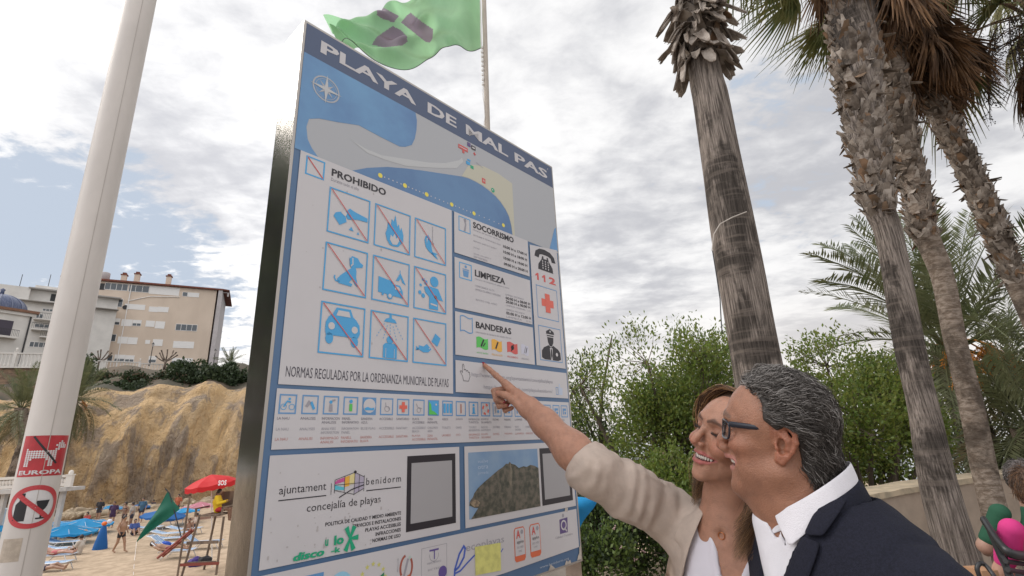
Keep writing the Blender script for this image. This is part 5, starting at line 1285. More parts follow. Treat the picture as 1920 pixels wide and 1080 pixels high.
def apartments():
    F = Face(165, 88, 400, 97, 600)
    WALL = mat('render_beige', (.68, .56, .455), .9, col2=(.60, .49, .395), vscale=.22, bump=.1, bscale=8, stretch=(1, 1, .5)); ROOF = mat('roof_tile', (.22, .075, .05), .85, var=.3, vscale=3); GRY = mat('concrete_grey', (.52, .48, .48), .9, var=.15, vscale=.6)
    Z = lambda a, b: (F.uz(a / 4, 460 + b / 4))
    t = thing('apartment_building', 'five storey beige apartment building with red eaves and chimneys on the cliff top', 'building', F.o, F.ang)
    zt = F.uz(300, 536)[1]; zb = F.uz(300, 690)[1] - 2.0; L = F.L
    mb = MB(); bx2(mb, -4.5, L - .1, .0, 12, zb, zt, WALL); mb.build('wall', WALL, t)
    mb = MB(); bx2(mb, L + .25, L + 1.0, -.4, 11, zb, zt, GRY); bx2(mb, L - .1, L + .25, 2.5, 11, zb, zt, GRY); mb.build('end_wall', GRY, t)
    mb = MB(); mb.prism([(-5.2, 0), (L + 2.2, 0), (L + 2.2, .14), (L + 1.0, .28), (-5.2, .36)], -.55, 12.5, ROOF, fn=lambda x, y, z: (x, z, zt + .02 + y)); r = mb.build('roof', ROOF, t)
    for px, h in ((227, 1.9), (252, 2.3), (313, 2.4)):
        x = F.uz(px, 530)[0]; mb = MB(); bx2(mb, x - .42, x + .42, 1.0, 1.8, zt + .4, zt + h, WALL); bx2(mb, x - .55, x + .55, .9, 1.9, zt + h, zt + h + .18, ROOF); bx2(mb, x - .3, x + .3, 1.1, 1.7, zt + h + .18, zt + h + .55, ROOF); mb.build('chimney', WALL, r)
    mb = MB(); x = F.uz(190, 520)[0]; mb.lathe([(.0, 1.6), (.75, 1.6), (.8, 1.45), (.8, .2), (.6, .0)], (x, 2, zt + .7), 16, GRY); mb.build('water_tank', GRY, r, True)
    wins = [((790, 285, 955, 345), 'g', 4), ((970, 300, 1115, 360), 'g', 3), ((1125, 312, 1340, 382), 's', 3), ((1370, 350, 1405, 390), 'g', 1), ((1412, 355, 1490, 395), 's', 2), ((695, 395, 915, 465), 'g', 6), ((938, 442, 1085, 487), 's', 3), ((1120, 460, 1180, 505), 's', 1), ((1188, 462, 1260, 507), 's', 1),
            ((655, 532, 720, 585), 'g', 2), ((750, 545, 895, 600), 'h', 4), ((915, 555, 985, 612), 's', 1), ((997, 560, 1055, 612), 'h', 2), ((1097, 565, 1155, 617), 's', 1), ((1168, 570, 1230, 632), 's', 1), ((1320, 592, 1475, 650), 'g', 4), ((640, 662, 865, 722), 'g', 6), ((888, 685, 950, 742), 's', 1), ((962, 690, 1025, 747), 's', 1), ((1092, 710, 1122, 742), 's', 1), ((1150, 705, 1215, 760), 's', 1), ((1302, 720, 1450, 778), 's', 3),
            ((770, 820, 840, 872), 'g', 2), ((862, 820, 930, 880), 'h', 2), ((942, 825, 1000, 885), 'h', 2), ((1118, 830, 1168, 885), 'h', 1), ((1292, 845, 1440, 895), 'h', 4)]
    for (a, b, c, d), k, n in wins:
        x0, z1 = Z(a, b); x1, z0 = Z(c, d); z1b = Z((a + c) / 2, (b + b) / 2)[1]
        h = (d - b) / 4 / 930 * 92 * .98
        window(t, x0, x1, z1b - h * .95, z1b, k, n)
    x0, z1 = Z(705, 280); x1, z0 = Z(785, 335); mb = MB(); bx2(mb, x0, x1, -.03, .02, z0, z1, DARKM); mb.build('loggia_opening', DARKM, t)
    mb = MB(); x = Z(930, 600)[0]; mb.tube([(x, -.09, zb), (x, -.09, zt - .2)], .08, 6, SHUT)
    mb.tube([(x, -.09, Z(930, 415)[1]), (Z(1120, 385)[0], -.09, Z(1120, 385)[1]), (Z(1345, 392)[0], -.09, Z(1345, 392)[1] + .1)], .07, 6, SHUT); mb.build('drainpipe', SHUT, t)
    # railing screens at the open end
    mb = MB(); x = Z(940, 465)[0]; mb.lathe([(.0, .06), (.42, .06), (.42, 0), (0, 0)], (0, 0, 0), 14, DARKM); mb.v = [(x + a, -.06 - c, Z(940, 465)[1] + b) for a, b, c in mb.v]; mb.build('dish_antenna', DARKM, t)
    mb = MB(); x, z = Z(1605, 380); mb.box((L + 2.0, 0, zt - .8), (.3, .3, .7), GRY); mb.tube([(L + 1.0, 0, zt - .35), (L + 2.2, 0, zt - .35)], .08, 6, GRY); mb.build('eaves_bracket', GRY, t)
    mb = MB(); bx2(mb, Z(665, 690)[0], Z(690, 690)[0], -.06, -.055, Z(680, 722)[1], Z(680, 690)[1], mat('awning_ochre', (.55, .26, .04), .8)); mb.build('hanging_cloth', None, t)
def white_block():
    F = Face(28, 80, 120, 84, 600); Z = lambda a, b: F.uz(a / 4, 460 + b / 4)
    t = thing('apartment_building', 'stepped white apartment block with dark balconies behind the white lamp column', 'building', F.o, F.ang)
    zb = F.uz(60, 690)[1] - 3; z1 = Z(150, 300)[1]; z2 = Z(60, 290)[1]; L = F.L
    mb = MB(); bx2(mb, -3.5, L + 7, 0, 10, zb, Z(300, 420)[1], WHT); bx2(mb, -3.5, .9, .5, 9, Z(300, 420)[1], z2, WHT); bx2(mb, .9, L + 7, 1.4, 9, Z(300, 420)[1], Z(300, 318)[1], WHT); bx2(mb, 1.2, L + 4.5, 2.6, 8, Z(300, 318)[1], Z(300, 272)[1], WHT); mb.build('wall', WHT, t)
    GR = mat('slab_grey', (.36, .34, .32), .9)
    mb = MB(); bx2(mb, .6, L + 7.3, .3, 1.4, Z(300, 325)[1], Z(300, 316)[1], GR); bx2(mb, -.2, L + 7.2, -1.1, 0, Z(300, 432)[1], Z(300, 440)[1] + .28, GR); mb.build('canopy_slab', GR, t)
    for a, b, c, d in ((130, 340, 190, 430), (385, 350, 445, 410)):
        mb = MB(); x0, zz1 = Z(a, b); x1, zz0 = Z(c, d); bx2(mb, x0, x1, 1.34, 1.45, zz0, zz1, DARKM); mb.build('doorway', DARKM, t)
    for a, b, c, d, n in ((320, 472, 395, 500, 3), (262, 585, 400, 625, 4), (225, 720, 355, 770, 4), (270, 510, 318, 560, 2)):
        x0, zz1 = Z(a, b); x1, zz0 = Z(c, d); window(t, x0, x1, zz0, zz1, 'g', n)
    for k, (a, c, y) in enumerate(((255, 420, 555), (300, 420, 690), (235, 330, 632))):
        x0, z = Z(a, y); x1, _ = Z(c, y); mb = MB(); bx2(mb, x0, x1 + 2, -1.5, 0, z - .2, z, WHT); b = mb.build('balcony', WHT, t)
        mb = MB(); 
        for x in np.arange(x0 + .05, x1 + 2, .22): bx2(mb, x, x + .03, -1.47, -1.44, z, z + .92, DARKM)
        bx2(mb, x0, x1 + 2, -1.48, -1.43, z + .92, z + .98, DARKM); mb.build('railing', DARKM, b)
    for px in (36, 91): mb = MB(); x, z = F.uz(px, 522); mb.tube([(x, 3, z - 1.5), (x, 3, z + 1.6)], .05, 5, DARKM); mb.build('antenna', DARKM, t)
def domed_house():
    F = Face(-30, 62, 60, 66, 600); Z = lambda a, b: F.uz(a / 4, 460 + b / 4); L = F.L
    t = thing('white_house', 'white house with a blue tiled dome and a small balcony at the left edge', 'house', F.o, F.ang)
    zb = F.uz(20, 672)[1] - 2; zt = Z(100, 495)[1]
    mb = MB(); bx2(mb, -1, L, 0, 8, zb, zt, WHT); mb.build('wall', WHT, t)
    RT = mat('roof_tile_brown', (.26, .14, .09), .9, var=.25, vscale=4); mb = MB(); bx2(mb, -1.3, L + .5, -.5, 8.4, zt + .004, zt + .35, RT); r = mb.build('roof', RT, t)
    DM = mat('dome_tile_blue', (.055, .075, .15), .35, col2=(.12, .14, .22), vscale=2.2, stretch=(3, 3, .4)); mb = MB(); c = F.uz(8, 590)[0]
    zt2 = Z(10, 325)[1]; R_ = 3.0; mb.lathe([(R_ * math.cos(q), zt + .5 + (zt2 - zt - .5) * math.sin(q)) for q in np.linspace(0, 1.5, 12)] + [(.25, zt2), (.2, zt2 + .5), (.3, zt2 + .75), (.0, zt2 + 1.0)], (c, 3.4, 0), 28, DM)
    d = mb.build('dome', DM, r, True)
    mb = MB(); 
    for k in range(14): a = 2 * math.pi * k / 14; mb.tube([(c + (R_ + .02) * math.cos(q) * math.cos(a), 3.4 + (R_ + .02) * math.cos(q) * math.sin(a), zt + .5 + (zt2 - zt - .48) * math.sin(q)) for q in np.linspace(0, 1.45, 9)], .07, 5, mat('dome_rib', (.16, .18, .26), .4))
    mb.build('dome_rib', None, d)
    mb = MB(); bx2(mb, -1.1, L + .3, -.25, 0, zt - .42, zt - .002, WHT); mb.build('cornice', WHT, t)
    x0, z1 = Z(0, 555); x1, z0 = Z(72, 690); mb = MB(); bx2(mb, x0 - .6, x1, -.04, .03, z0, z1, mat('door_violet', (.05, .04, .06), .5)); mb.build('balcony_door', None, t)
    z = Z(80, 690)[1]; mb = MB(); bx2(mb, -1, L - 1.2, -1.0, 0, z - .25, z, WHT); b = mb.build('balcony', WHT, t)
    mb = MB()
    for x in np.arange(-.95, L - 1.2, .16): bx2(mb, x, x + .025, -.97, -.945, z, z + .85, DARKM)
    bx2(mb, -1, L - 1.2, -.98, -.93, z + .85, z + .9, DARKM); mb.build('railing', DARKM, b)
    mb = MB(); mb.tube([(L - .2, -.12, zt - .4), (L - .2, -.12, zb)], .09, 6, DARKM); mb.build('drainpipe', DARKM, t)
apartments(); white_block(); domed_house()

def balustrade(pts, label, h=1.0, gap=.28, posts=2.6, group=None):
    made = set()
    """white balustrade along world points (base line)"""
    pts = [np.array(p, float) for p in pts]; t = thing('balustrade', label, 'balustrade', pts[0], 0, group)
    o = pts[0]; rail = MB(); bal = MB()
    for a, b in zip(pts[:-1], pts[1:]):
        L = np.linalg.norm((b - a)[:2]); d = (b - a) / L; ang = math.atan2(d[1], d[0]); Rm = np.array([[math.cos(ang), -math.sin(ang), 0], [math.sin(ang), math.cos(ang), 0], [0, 0, 1]])
        for z, hh, w in ((.08, .16, .26), (h - .07, .14, .28)): rail.box((a + b) / 2 - o + np.array([0, 0, z]), (L, w, hh), WHT, Rm)
        for k in range(int(L / gap)):
            c = a + d * (k + .5) * gap - o; bal.lathe([(.05, .16), (.085, .26), (.10, .38), (.05, .52), (.045, h * .62), (.07, h - .2), (.06, h - .14)], c, 8, WHT)
        m = max(1, int(L / posts))
        for k in range(m + 1):
            c = a + d * L * k / m - o
            if tuple(np.round(c, 2)) in made: continue
            made.add(tuple(np.round(c, 2))); pm = MB(); pm.box(c + np.array([0, 0, h * .53]), (.30, .30, h * 1.06), WHT, Rm); pm.box(c + np.array([0, 0, h * 1.09]), (.36, .36, .07), WHT, Rm); pm.ball(c + np.array([0, 0, h * 1.25]), (.13, .13, .17), 8, WHT); pm.build('post', WHT, t)
    rail.build('rail', WHT, t); tag(bal.build('baluster', WHT, t, True), kind='stuff')
    return t
zb1 = P(250, 690, 80)[2]
balustrade([P(150, 698, 74) , P(258, 703, 78), P(350, 708, 82)], 'white balustrade along the cliff edge below the beige building', 1.95, .40, 4.5)
balustrade([P(-40, 688, 55), P(85, 692, 57), P(100, 686, 60)], 'white balustrade on the stone terrace before the domed house', 1.75, .34)
def stone_wall():
    m = mat('rubble_wall', (.26, .17, .11), .95, col2=(.12, .085, .06), vscale=1.6, bump=1.0, bscale=3, stretch=(1, 1, 2.2), det=8)
    mb = MB(); o = P(-40, 690, 55)
    bot = [P(-40, 688, 55), P(85, 692, 57), P(103, 688, 62)]
    pts = [np.array([p[0], p[1] + .15, 0]) for p in bot]; zt = bot[0][2] - .01
    mb.add([(p[0], p[1], zt) for p in pts] + [(p[0], p[1] - 1.0, zt - 7.5) for p in pts], [(0, 3, 4, 1), (1, 4, 5, 2)], m)
    tag(mb.build('retaining_wall', m), 'rough brown stone retaining wall under the terrace balustrade', 'wall')
stone_wall()
def lamp(px, pt, pb, Y, label):
    b = P(px, pb, Y); h = P(px, pt, Y)[2] - b[2]; t = thing('street_lamp', label, 'street lamp', b, 0, 'lanterns along the cliff walk')
    mb = MB(); mb.lathe([(.16, 0), (.16, .25), (.10, .5), (.065, .8), (.05, h - .85), (.09, h - .8), (.05, h - .75)], (0, 0, 0), 10, DARKM); mb.build('post', DARKM, t, True)
    mb = MB(); mb.lathe([(.10, h - .75), (.17, h - .35), (.17, h - .32)], (0, 0, 0), 6, mat('lantern_glass', (.45, .42, .40), .3)); mb.build('lantern', None, t)
    mb = MB(); mb.lathe([(.24, h - .33), (.20, h - .25), (.09, h - .1), (.03, h), (0, h + .05)], (0, 0, 0), 6, DARKM); mb.build('lantern_roof', DARKM, t)
lamp(280, 642, 686, 80, 'black lantern post in front of the beige facade'); lamp(399, 654, 692, 86, 'black lantern post right of the beige building'); lamp(452, 680, 705, 92, 'small far lantern post beside the sign edge')
# ------------------------------------------------------------ palms, trees, shrubs
def cam_depth(p): return float((np.array(p) - CAM_C) @ CAM_R @ np.array([0, 0, -1.]))
def bark(name, c1, c2, vert=True, c3=None):
    if name in MATS: return MATS[name]
    m = bpy.data.materials.new(name); m.use_nodes = True; T = NT(m.node_tree); b = T.n['Principled BSDF']; b.inputs['Roughness'].default_value = .9; b.inputs['Specular IOR Level'].default_value = .2
    co = T.new('ShaderNodeTexCoord').outputs['Object']
    fib = T.noise(T.vmul(co, (85, 85, 3.0) if vert else (14, 14, 26)), 1.0, 6, .62, .25); ring = T.noise(T.vmul(co, (1.5, 1.5, 22)), 1.0, 4, .6, .4); pat = T.noise(T.vmul(co, (2.2, 2.2, 1.5)), 1.0, 6, .6, .4)
    col = T.mix(T.smooth(fib, .36, .64), c1 + (1,), c2 + (1,))
    col = T.mix(T.math('MULTIPLY', T.smooth(pat, .46, .58), .80), col, tuple(x * .30 for x in c1) + (1,))
    if c3: col = T.mix(T.math('MULTIPLY', T.smooth(ring, .5, .68), .5), col, c3 + (1,))
    T.l.new(col, b.inputs['Base Color'])
    hgt = T.math('ADD', T.math('MULTIPLY', fib, 1.0), T.math('MULTIPLY', ring, .35))
    T.l.new(T.new('ShaderNodeBump', ins={'Strength': .9, 'Distance': .022, 'Height': hgt}).outputs[0], b.inputs['Normal'])
    MATS[name] = m; return m
BK1 = bark('palm_bark_grey', (.085, .070, .060), (.32, .27, .235), True, (.20, .165, .14))
BK2 = bark('palm_bark_ringed', (.14, .105, .080), (.27, .22, .18), False, (.10, .08, .065))
BOOT = mat('palm_boot', (.25, .21, .175), .9, col2=(.085, .065, .05), vscale=9, bump=.5, bscale=60, stretch=(1, 1, .5)); BOOT2 = mat('palm_boot_pale', (.40, .35, .305), .9, col2=(.16, .125, .10), vscale=7, bump=.5, bscale=60)
BOOT3 = mat('palm_boot_red', (.24, .145, .085), .9, col2=(.12, .08, .05), vscale=7)
DEAD = mat('palm_leaf_dead', (.235, .13, .062), .8, col2=(.10, .055, .03), vscale=5, trans=.25); DEAD2 = mat('palm_leaf_dead_dark', (.10, .06, .035), .85, trans=.15)
FAN = mat('palm_leaf_green', (.085, .11, .035), .6, col2=(.17, .15, .05), vscale=3, trans=.3)
def trunk_mesh(pts, rad, m, n=28, seed=1, amp=.05):
    """bumpy tapering trunk along a path"""
    k = max(24, int(np.linalg.norm(np.diff(pts, axis=0), axis=1).sum() / .06)); P_ = spline(pts, k); R_ = np.interp(np.linspace(0, 1, k), np.linspace(0, 1, len(rad)), rad)
    vs = []; fs = []; a = np.arange(n) * 2 * math.pi / n
    for i in range(k):
        x = P_[i, 0] + np.cos(a) * R_[i]; y = P_[i, 1] + np.sin(a) * R_[i]; z = np.full(n, P_[i, 2])
        d = rough_noise((np.cos(a) * 2.2, np.sin(a) * 2.2, z * 2.4), seed, 1.3) * amp + rough_noise((np.cos(a) * 9, np.sin(a) * 9, z * 1.2), seed + 3, 1.6) * amp * .35
        vs += list(np.stack([x + np.cos(a) * R_[i] * d, y + np.sin(a) * R_[i] * d, z], 1))
    for i in range(k - 1):
        for j in range(n): fs.append((i * n + j, i * n + (j + 1) % n, (i + 1) * n + (j + 1) % n, (i + 1) * n + j))
    mb = MB(); mb.add(vs, fs, m); return mb, P_, R_
def boots(P_, R_, i0, i1, rg, dens, size, o):
    """old leaf bases left on the trunk: short split stubs pointing up and out"""
    mb = MB()
    for i in range(i0, i1):
        for _ in range(dens):
            a = rg.uniform(0, 6.283); c = P_[i] - o; out = np.array([math.cos(a), math.sin(a), 0]); sd = np.array([-out[1], out[0], 0]); s = size * rg.uniform(.6, 1.35)
            dr = out * rg.uniform(.12, .55) + np.array([0, 0, rg.uniform(.5, 1.1)]) + sd * rg.normal() * .25
            if rg.random() < .10: dr = out * .9 + np.array([0, 0, rg.uniform(-.9, .1)])
            dr /= np.linalg.norm(dr); b = c + out * R_[i] * .93 + np.array([0, 0, rg.uniform(-.05, .05)]); w = s * rg.uniform(.26, .44); tip = b + dr * s; mid = b + dr * s * .55 + out * s * .05
            w2 = w * rg.uniform(.5, .9); th = out * .012
            vs = [b - sd * w, b + sd * w, mid + sd * w2 * .9, mid - sd * w2 * .9, tip + sd * w2 * rg.uniform(.2, .8), tip - sd * w2 * rg.uniform(.2, .8) + dr * s * rg.uniform(-.2, .15)]
            vs = vs + [v - th - dr * .004 for v in vs]
            r = rg.random(); mb.add(vs, [(0, 1, 2, 3), (3, 2, 4, 5), (7, 6, 9, 8), (8, 9, 11, 10), (0, 3, 9, 6), (3, 5, 11, 9), (1, 7, 8, 2), (2, 8, 10, 4), (5, 4, 10, 11)], BOOT if r < .5 else (BOOT2 if r < .86 else BOOT3))
    return mb
def fan_leaf(rg, petiole, R0, spread, droop, m, m2, n=30, fold=.0):
    """one fan leaf: stalk along +x, blades spread in a fan; droops downwards"""
    mb = MB(); q = [np.array([petiole * t, 0, .12 * petiole * math.sin(t * 2.2) - droop * .25 * petiole * t * t]) for t in np.linspace(0, 1, 6)]
    mb.tube(q, [.022, .018, .015, .012, .011, .010], 5, m2, flat=.5)
    c = q[-1]
    for k in range(n):
        a = spread * ((k + .5) / n - .5); L = R0 * (1 - .35 * abs(a) / 2.2) * rg.uniform(.85, 1.08); d = np.array([math.cos(a), math.sin(a) * (1 - fold), 0]); s = np.array([-d[1], d[0], 0]); w = .020 * rg.uniform(.8, 1.2)
        pts = []
        dz = 0; x = 0; slope = rg.normal() * .12 + .15 - droop * .3
        for t in np.linspace(0, 1, 5):
            pts.append(c + d * L * t * (1 - .12 * droop * t) + np.array([0, 0, slope * L * t - droop * L * .75 * t ** 2.2]) + s * rg.normal() * .006 * t)
        ws = [.35 * w, w, w * .9, w * .5, .002]
        up = np.array([0, 0, .012])
        vs = [p + s * e * ww + up * (1 - abs(e)) * (ww / w) for p, ww in zip(pts, ws) for e in (-1, 0, 1)]
        fs = []
        for i in range(4):
            for j in range(2): fs.append((i * 3 + j, i * 3 + j + 1, i * 3 + j + 4, i * 3 + j + 3))
        mb.add(vs, fs, m)
    return mb
rgp = np.random.default_rng(21)
FANS = {}
def fan_proto(kind, i):
    if (kind, i) not in FANS:
        rg = np.random.default_rng(100 + i)
        if kind == 'green': mb = fan_leaf(rg, .9, .85, 3.9, .8 + .25 * i, FAN, BOOT3, 34)
        else: mb = fan_leaf(rg, .62, .80, 1.0 + .3 * i, .15 + .15 * i, DEAD if i != 1 else DEAD2, BOOT, 24, .3)
        o = mb.build('leaf_' + kind, None); FANS[(kind, i)] = o.data; bpy.data.objects.remove(o)
    return FANS[(kind, i)]
def crown(t, c, o, green, dead, rg, scale=1.0, az0=0, el_d=(-89, -66)):
    for k in range(green + dead):
        kind = 'green' if k < green else 'dead'; i = int(rg.integers(0, 3))
        ob = bpy.data.objects.new('leaf' if kind == 'green' else 'dead_leaf', fan_proto(kind, i)); COL.objects.link(ob); ob.parent = t
        az = rg.uniform(0, 6.283); el = R(rg.uniform(-30, 65)) if kind == 'green' else R(rg.uniform(*el_d))
        M = Matrix.Rotation(az, 4, 'Z') @ Matrix.Rotation(-el, 4, 'Y') @ Matrix.Rotation(rg.normal() * .3, 4, 'X')
        z = rg.uniform(-.25, .35) if kind == 'green' else rg.uniform(-.75, .1)
        out = .14 if kind == 'green' else .12
        s = scale * rg.uniform(.8, 1.15)
        ob.matrix_local = Matrix.Translation(Vector(np.array(c) - o) + Vector((out * math.cos(az), out * math.sin(az), z))) @ M @ Matrix.Diagonal((s, s, s, 1))
def fruit(t, c, o, rg, n, L, m):
    for _ in range(n):
        mb = MB(); a = rg.uniform(0, 6.283); d = np.array([math.cos(a), math.sin(a), 0]); st = np.array(c) - o + d * .2
        q = [st + d * L * (.55 * u) + np.array([0, 0, .15 * L * math.sin(u * 3) - L * 1.0 * u ** 2]) for u in np.linspace(0, 1, 8)]; mb.tube(q, .008, 4, DEAD2)
        for _k in range(46):
            u = rg.uniform(.45, 1); b = st + d * L * .55 * u + np.array([0, 0, .15 * L * math.sin(u * 3) - L * u ** 2]); e = b + rg.normal(size=3) * .10 + np.array([0, 0, -.12])
            mb.tube([b, lerp(b, e, .5) + rg.normal(size=3) * .015, e], .0028, 3, DEAD2, cap=False)
            for _q in range(4): mb.ball(lerp(b, e, rg.uniform(.3, 1)) + rg.normal(size=3) * .02, rg.uniform(.009, .014), 4, m)
        mb.build('fruit_spray', None, t)
def palm(label, samples, Y, top, base_px, kindbark, boot_from, dens, bsize, seed, green, dead, frac_top=1.0, fr=0):
    """samples: (px, py, width in px) down the trunk as seen; the path is continued to the ground and to the crown"""
    pts = []; rad = []
    for px, py, w in samples[::-1]:
        p = P(px, py, Y); pts.append(p); rad.append(w / 2 * cam_depth(p) / FPX * math.cos(math.atan((px - 960) / FPX)) * .97)
    d = (pts[1] - pts[0]); d = d / d[2]
    if pts[0][2] > .05:
        b = pts[0] - d * pts[0][2]; b = np.array([b[0], b[1], 0.]); pts.insert(0, b); rad.insert(0, rad[0] * 1.12)
    c = P(top[0], top[1], Y); pts.append(c); rad.append(rad[-1] * .85)
    o = pts[0]; t = thing('palm_tree', label, 'palm tree', o, 0, 'tall palms along the promenade')
    mb, P_, R_ = trunk_mesh(np.array(pts) - o, rad, kindbark, seed=seed); mb.build('trunk', None, t, True)
    rg = np.random.default_rng(seed); P_ = P_ + o
    zb = P(boot_from[0], boot_from[1], Y)[2]; i0 = int(np.searchsorted(P_[:, 2], zb)); i1 = len(P_)
    if i0 < i1: boots(P_, R_, i0, i1, rg, dens, bsize, o).build('leaf_bases', None, t)
    crown(t, c, o, green, dead, rg)
    if fr: fruit(t, c, o, rg, fr, 1.25, mat('palm_fruit_dark', (.03, .022, .025), .5))
    return t, P_, R_, o
A_ = [(1322, 137, 63), (1332, 185, 68), (1350, 290, 76), (1368, 393, 84), (1392, 530, 93), (1420, 690, 99)]
t1, P1, R1, o1 = palm('thick bare grey palm trunk with torn leaf stubs at its top, behind the couple', A_, 4.2, (1305, 0), None, BK1, (1310, 118), 6, .20, 41, 0, 0)
def hanging_stubs(t, P_, R_, o, z0, z1, n, rg):
    mb = MB()
    for _ in range(n):
        z = rg.uniform(z0, z1); i = min(len(P_) - 1, int(np.searchsorted(P_[:, 2], z))); a = rg.uniform(0, 6.283); out = np.array([math.cos(a), math.sin(a), 0]); sd = np.array([-out[1], out[0], 0]); L = rg.uniform(.22, .46)
        dr = out * rg.uniform(.35, .8) + np.array([0, 0, rg.uniform(-1.1, -.3)]) + sd * rg.normal() * .2; dr /= np.linalg.norm(dr); b = P_[i] - o + out * R_[i] * .9 + np.array([0, 0, .12]); w = rg.uniform(.022, .055)
        q = [b, b + dr * L * .35 + out * .05, b + dr * L * .75 + out * .02, b + dr * L]; ws = [w * 1.3, w, w * rg.uniform(.7, 1.1), w * rg.uniform(.1, .6)]
        vs = [p + sd * e * x - out * .016 * (1 - abs(e)) for p, x in zip(q, ws) for e in (-1, 0, 1)]; vs += [v - out * .012 for v in vs]
        fs = [(i * 3 + j, i * 3 + j + 1, i * 3 + j + 4, i * 3 + j + 3) for i in range(3) for j in range(2)]; fs = fs + [tuple(x + 12 for x in f[::-1]) for f in fs] + [(0, 3, 15, 12), (3, 6, 18, 15), (6, 9, 21, 18), (2, 14, 17, 5), (5, 17, 20, 8), (8, 20, 23, 11), (9, 10, 22, 21), (10, 11, 23, 22)]
        mb.add(vs, fs, BOOT2 if rg.random() < .6 else BOOT)
    mb.build('hanging_stubs', None, t)
rg_ = np.random.default_rng(8); zt_ = P(1310, 118, 4.2)[2]
hanging_stubs(t1, P1, R1, o1, zt_ - .1, P1[-1][2], 130, rg_)
mb = MB(); w = [P(x, y, 3.94) - o1 for x, y in ((1335, 470), (1338, 440), (1350, 420), (1372, 408), (1400, 397))]; mb.tube(w, .005, 5, mat('tie_cord', (.42, .38, .34), .8)); w = [P(x, y, 3.98) - o1 for x, y in ((1336, 470), (1344, 520), (1350, 560), (1352, 600), (1354, 625))]; mb.tube(w, .005, 5, DARKM); mb.build('tie_cord', None, t1)
B_ = [(1604, 80, 100), (1618, 200, 84), (1634, 300, 76), (1650, 393, 60), (1668, 446, 56), (1702, 632, 62), (1732, 770, 66), (1757, 900, 80), (1801, 1058, 96)]
palm('front palm of the right group, dark blotched smooth trunk below shaggy grey leaf bases', B_, 4.4, (1578, -170), None, BK1, (1650, 400), 17, .115, 42, 16, 44, fr=4)
C_ = [(1672, 120, 60), (1694, 259, 56), (1720, 370, 55), (1732, 430, 54), (1766, 516, 48), (1790, 632, 47), (1823, 770, 53), (1845, 880, 57), (1882, 1030, 60)]
palm('middle palm of the right group with a frayed collar above its ringed trunk', C_, 5.8, (1652, -50), None, BK2, (1738, 455), 12, .115, 43, 9, 48, fr=3)
D_ = [(1741, 148, 52), (1768, 222, 49), (1805, 296, 50), (1839, 370, 50), (1866, 430, 48), (1900, 520, 44), (1930, 590, 44)]
palm('farther palm leaning left, its shaggy trunk crossing the upper right corner', D_, 6.2, (1716, 20), None, BK2, (1905, 530), 11, .115, 44, 9, 56, fr=3)
palm('palm crown with hanging dark fruit at the right edge, trunk outside the view', [(1985, 150, 50), (2030, 300, 50), (2065, 420, 50)], 6.0, (1942, 30), None, BK2, (2040, 300), 4, .14, 45, 24, 34, fr=12)

# ---------------- feather-leaved palms
PIN = mat('date_leaf', (.095, .12, .05), .5, col2=(.17, .18, .09), vscale=2.0, trans=.25); PIN2 = mat('date_leaf_dry', (.16, .13, .06), .7, trans=.2)
FEA = {}
def feather(i, L=2.9, n=62):
    if i in FEA: return FEA[i]
    rg = np.random.default_rng(300 + i); mb = MB(); droop = (.35, .62, .95, 1.25)[i]
    def pt(u): return np.array([L * u * (1 - .10 * droop * u), 0, L * (.30 * u - droop * .55 * u ** 2.2)])
    mb.tube([pt(u) for u in np.linspace(0, 1, 10)], list(np.linspace(.022, .004, 10)), 5, PIN)
    for k in range(n):
        u = .14 + .86 * (k + .5) / n; b = pt(u); tg = pt(min(1, u + .02)) - pt(u - .02); tg /= np.linalg.norm(tg)
        l = .46 * math.sin(min(1, (1.04 - u) * 1.9 + .18) * 1.57) * rg.uniform(.85, 1.1) * (L / 2.9)
        for s in (-1, 1):
            d = tg * rg.uniform(.55, .8) + np.array([0, s * 1.0, 0]) * rg.uniform(.6, .9) + np.array([0, 0, rg.uniform(.0, .55)]); d /= np.linalg.norm(d); e = b + d * l + np.array([0, 0, -.10 * l * droop]); w = .016 * rg.uniform(.7, 1.1); sd = np.cross(d, np.array([0, 0, 1.])); sd /= np.linalg.norm(sd) + 1e-9
            m = lerp(b, e, .45) + np.array([0, 0, .02]); mb.add([b, m + sd * w, e, m - sd * w], [(0, 1, 2, 3)], PIN if i < 3 else PIN2)
    o = mb.build('frond', None); FEA[i] = o.data; bpy.data.objects.remove(o); return FEA[i]
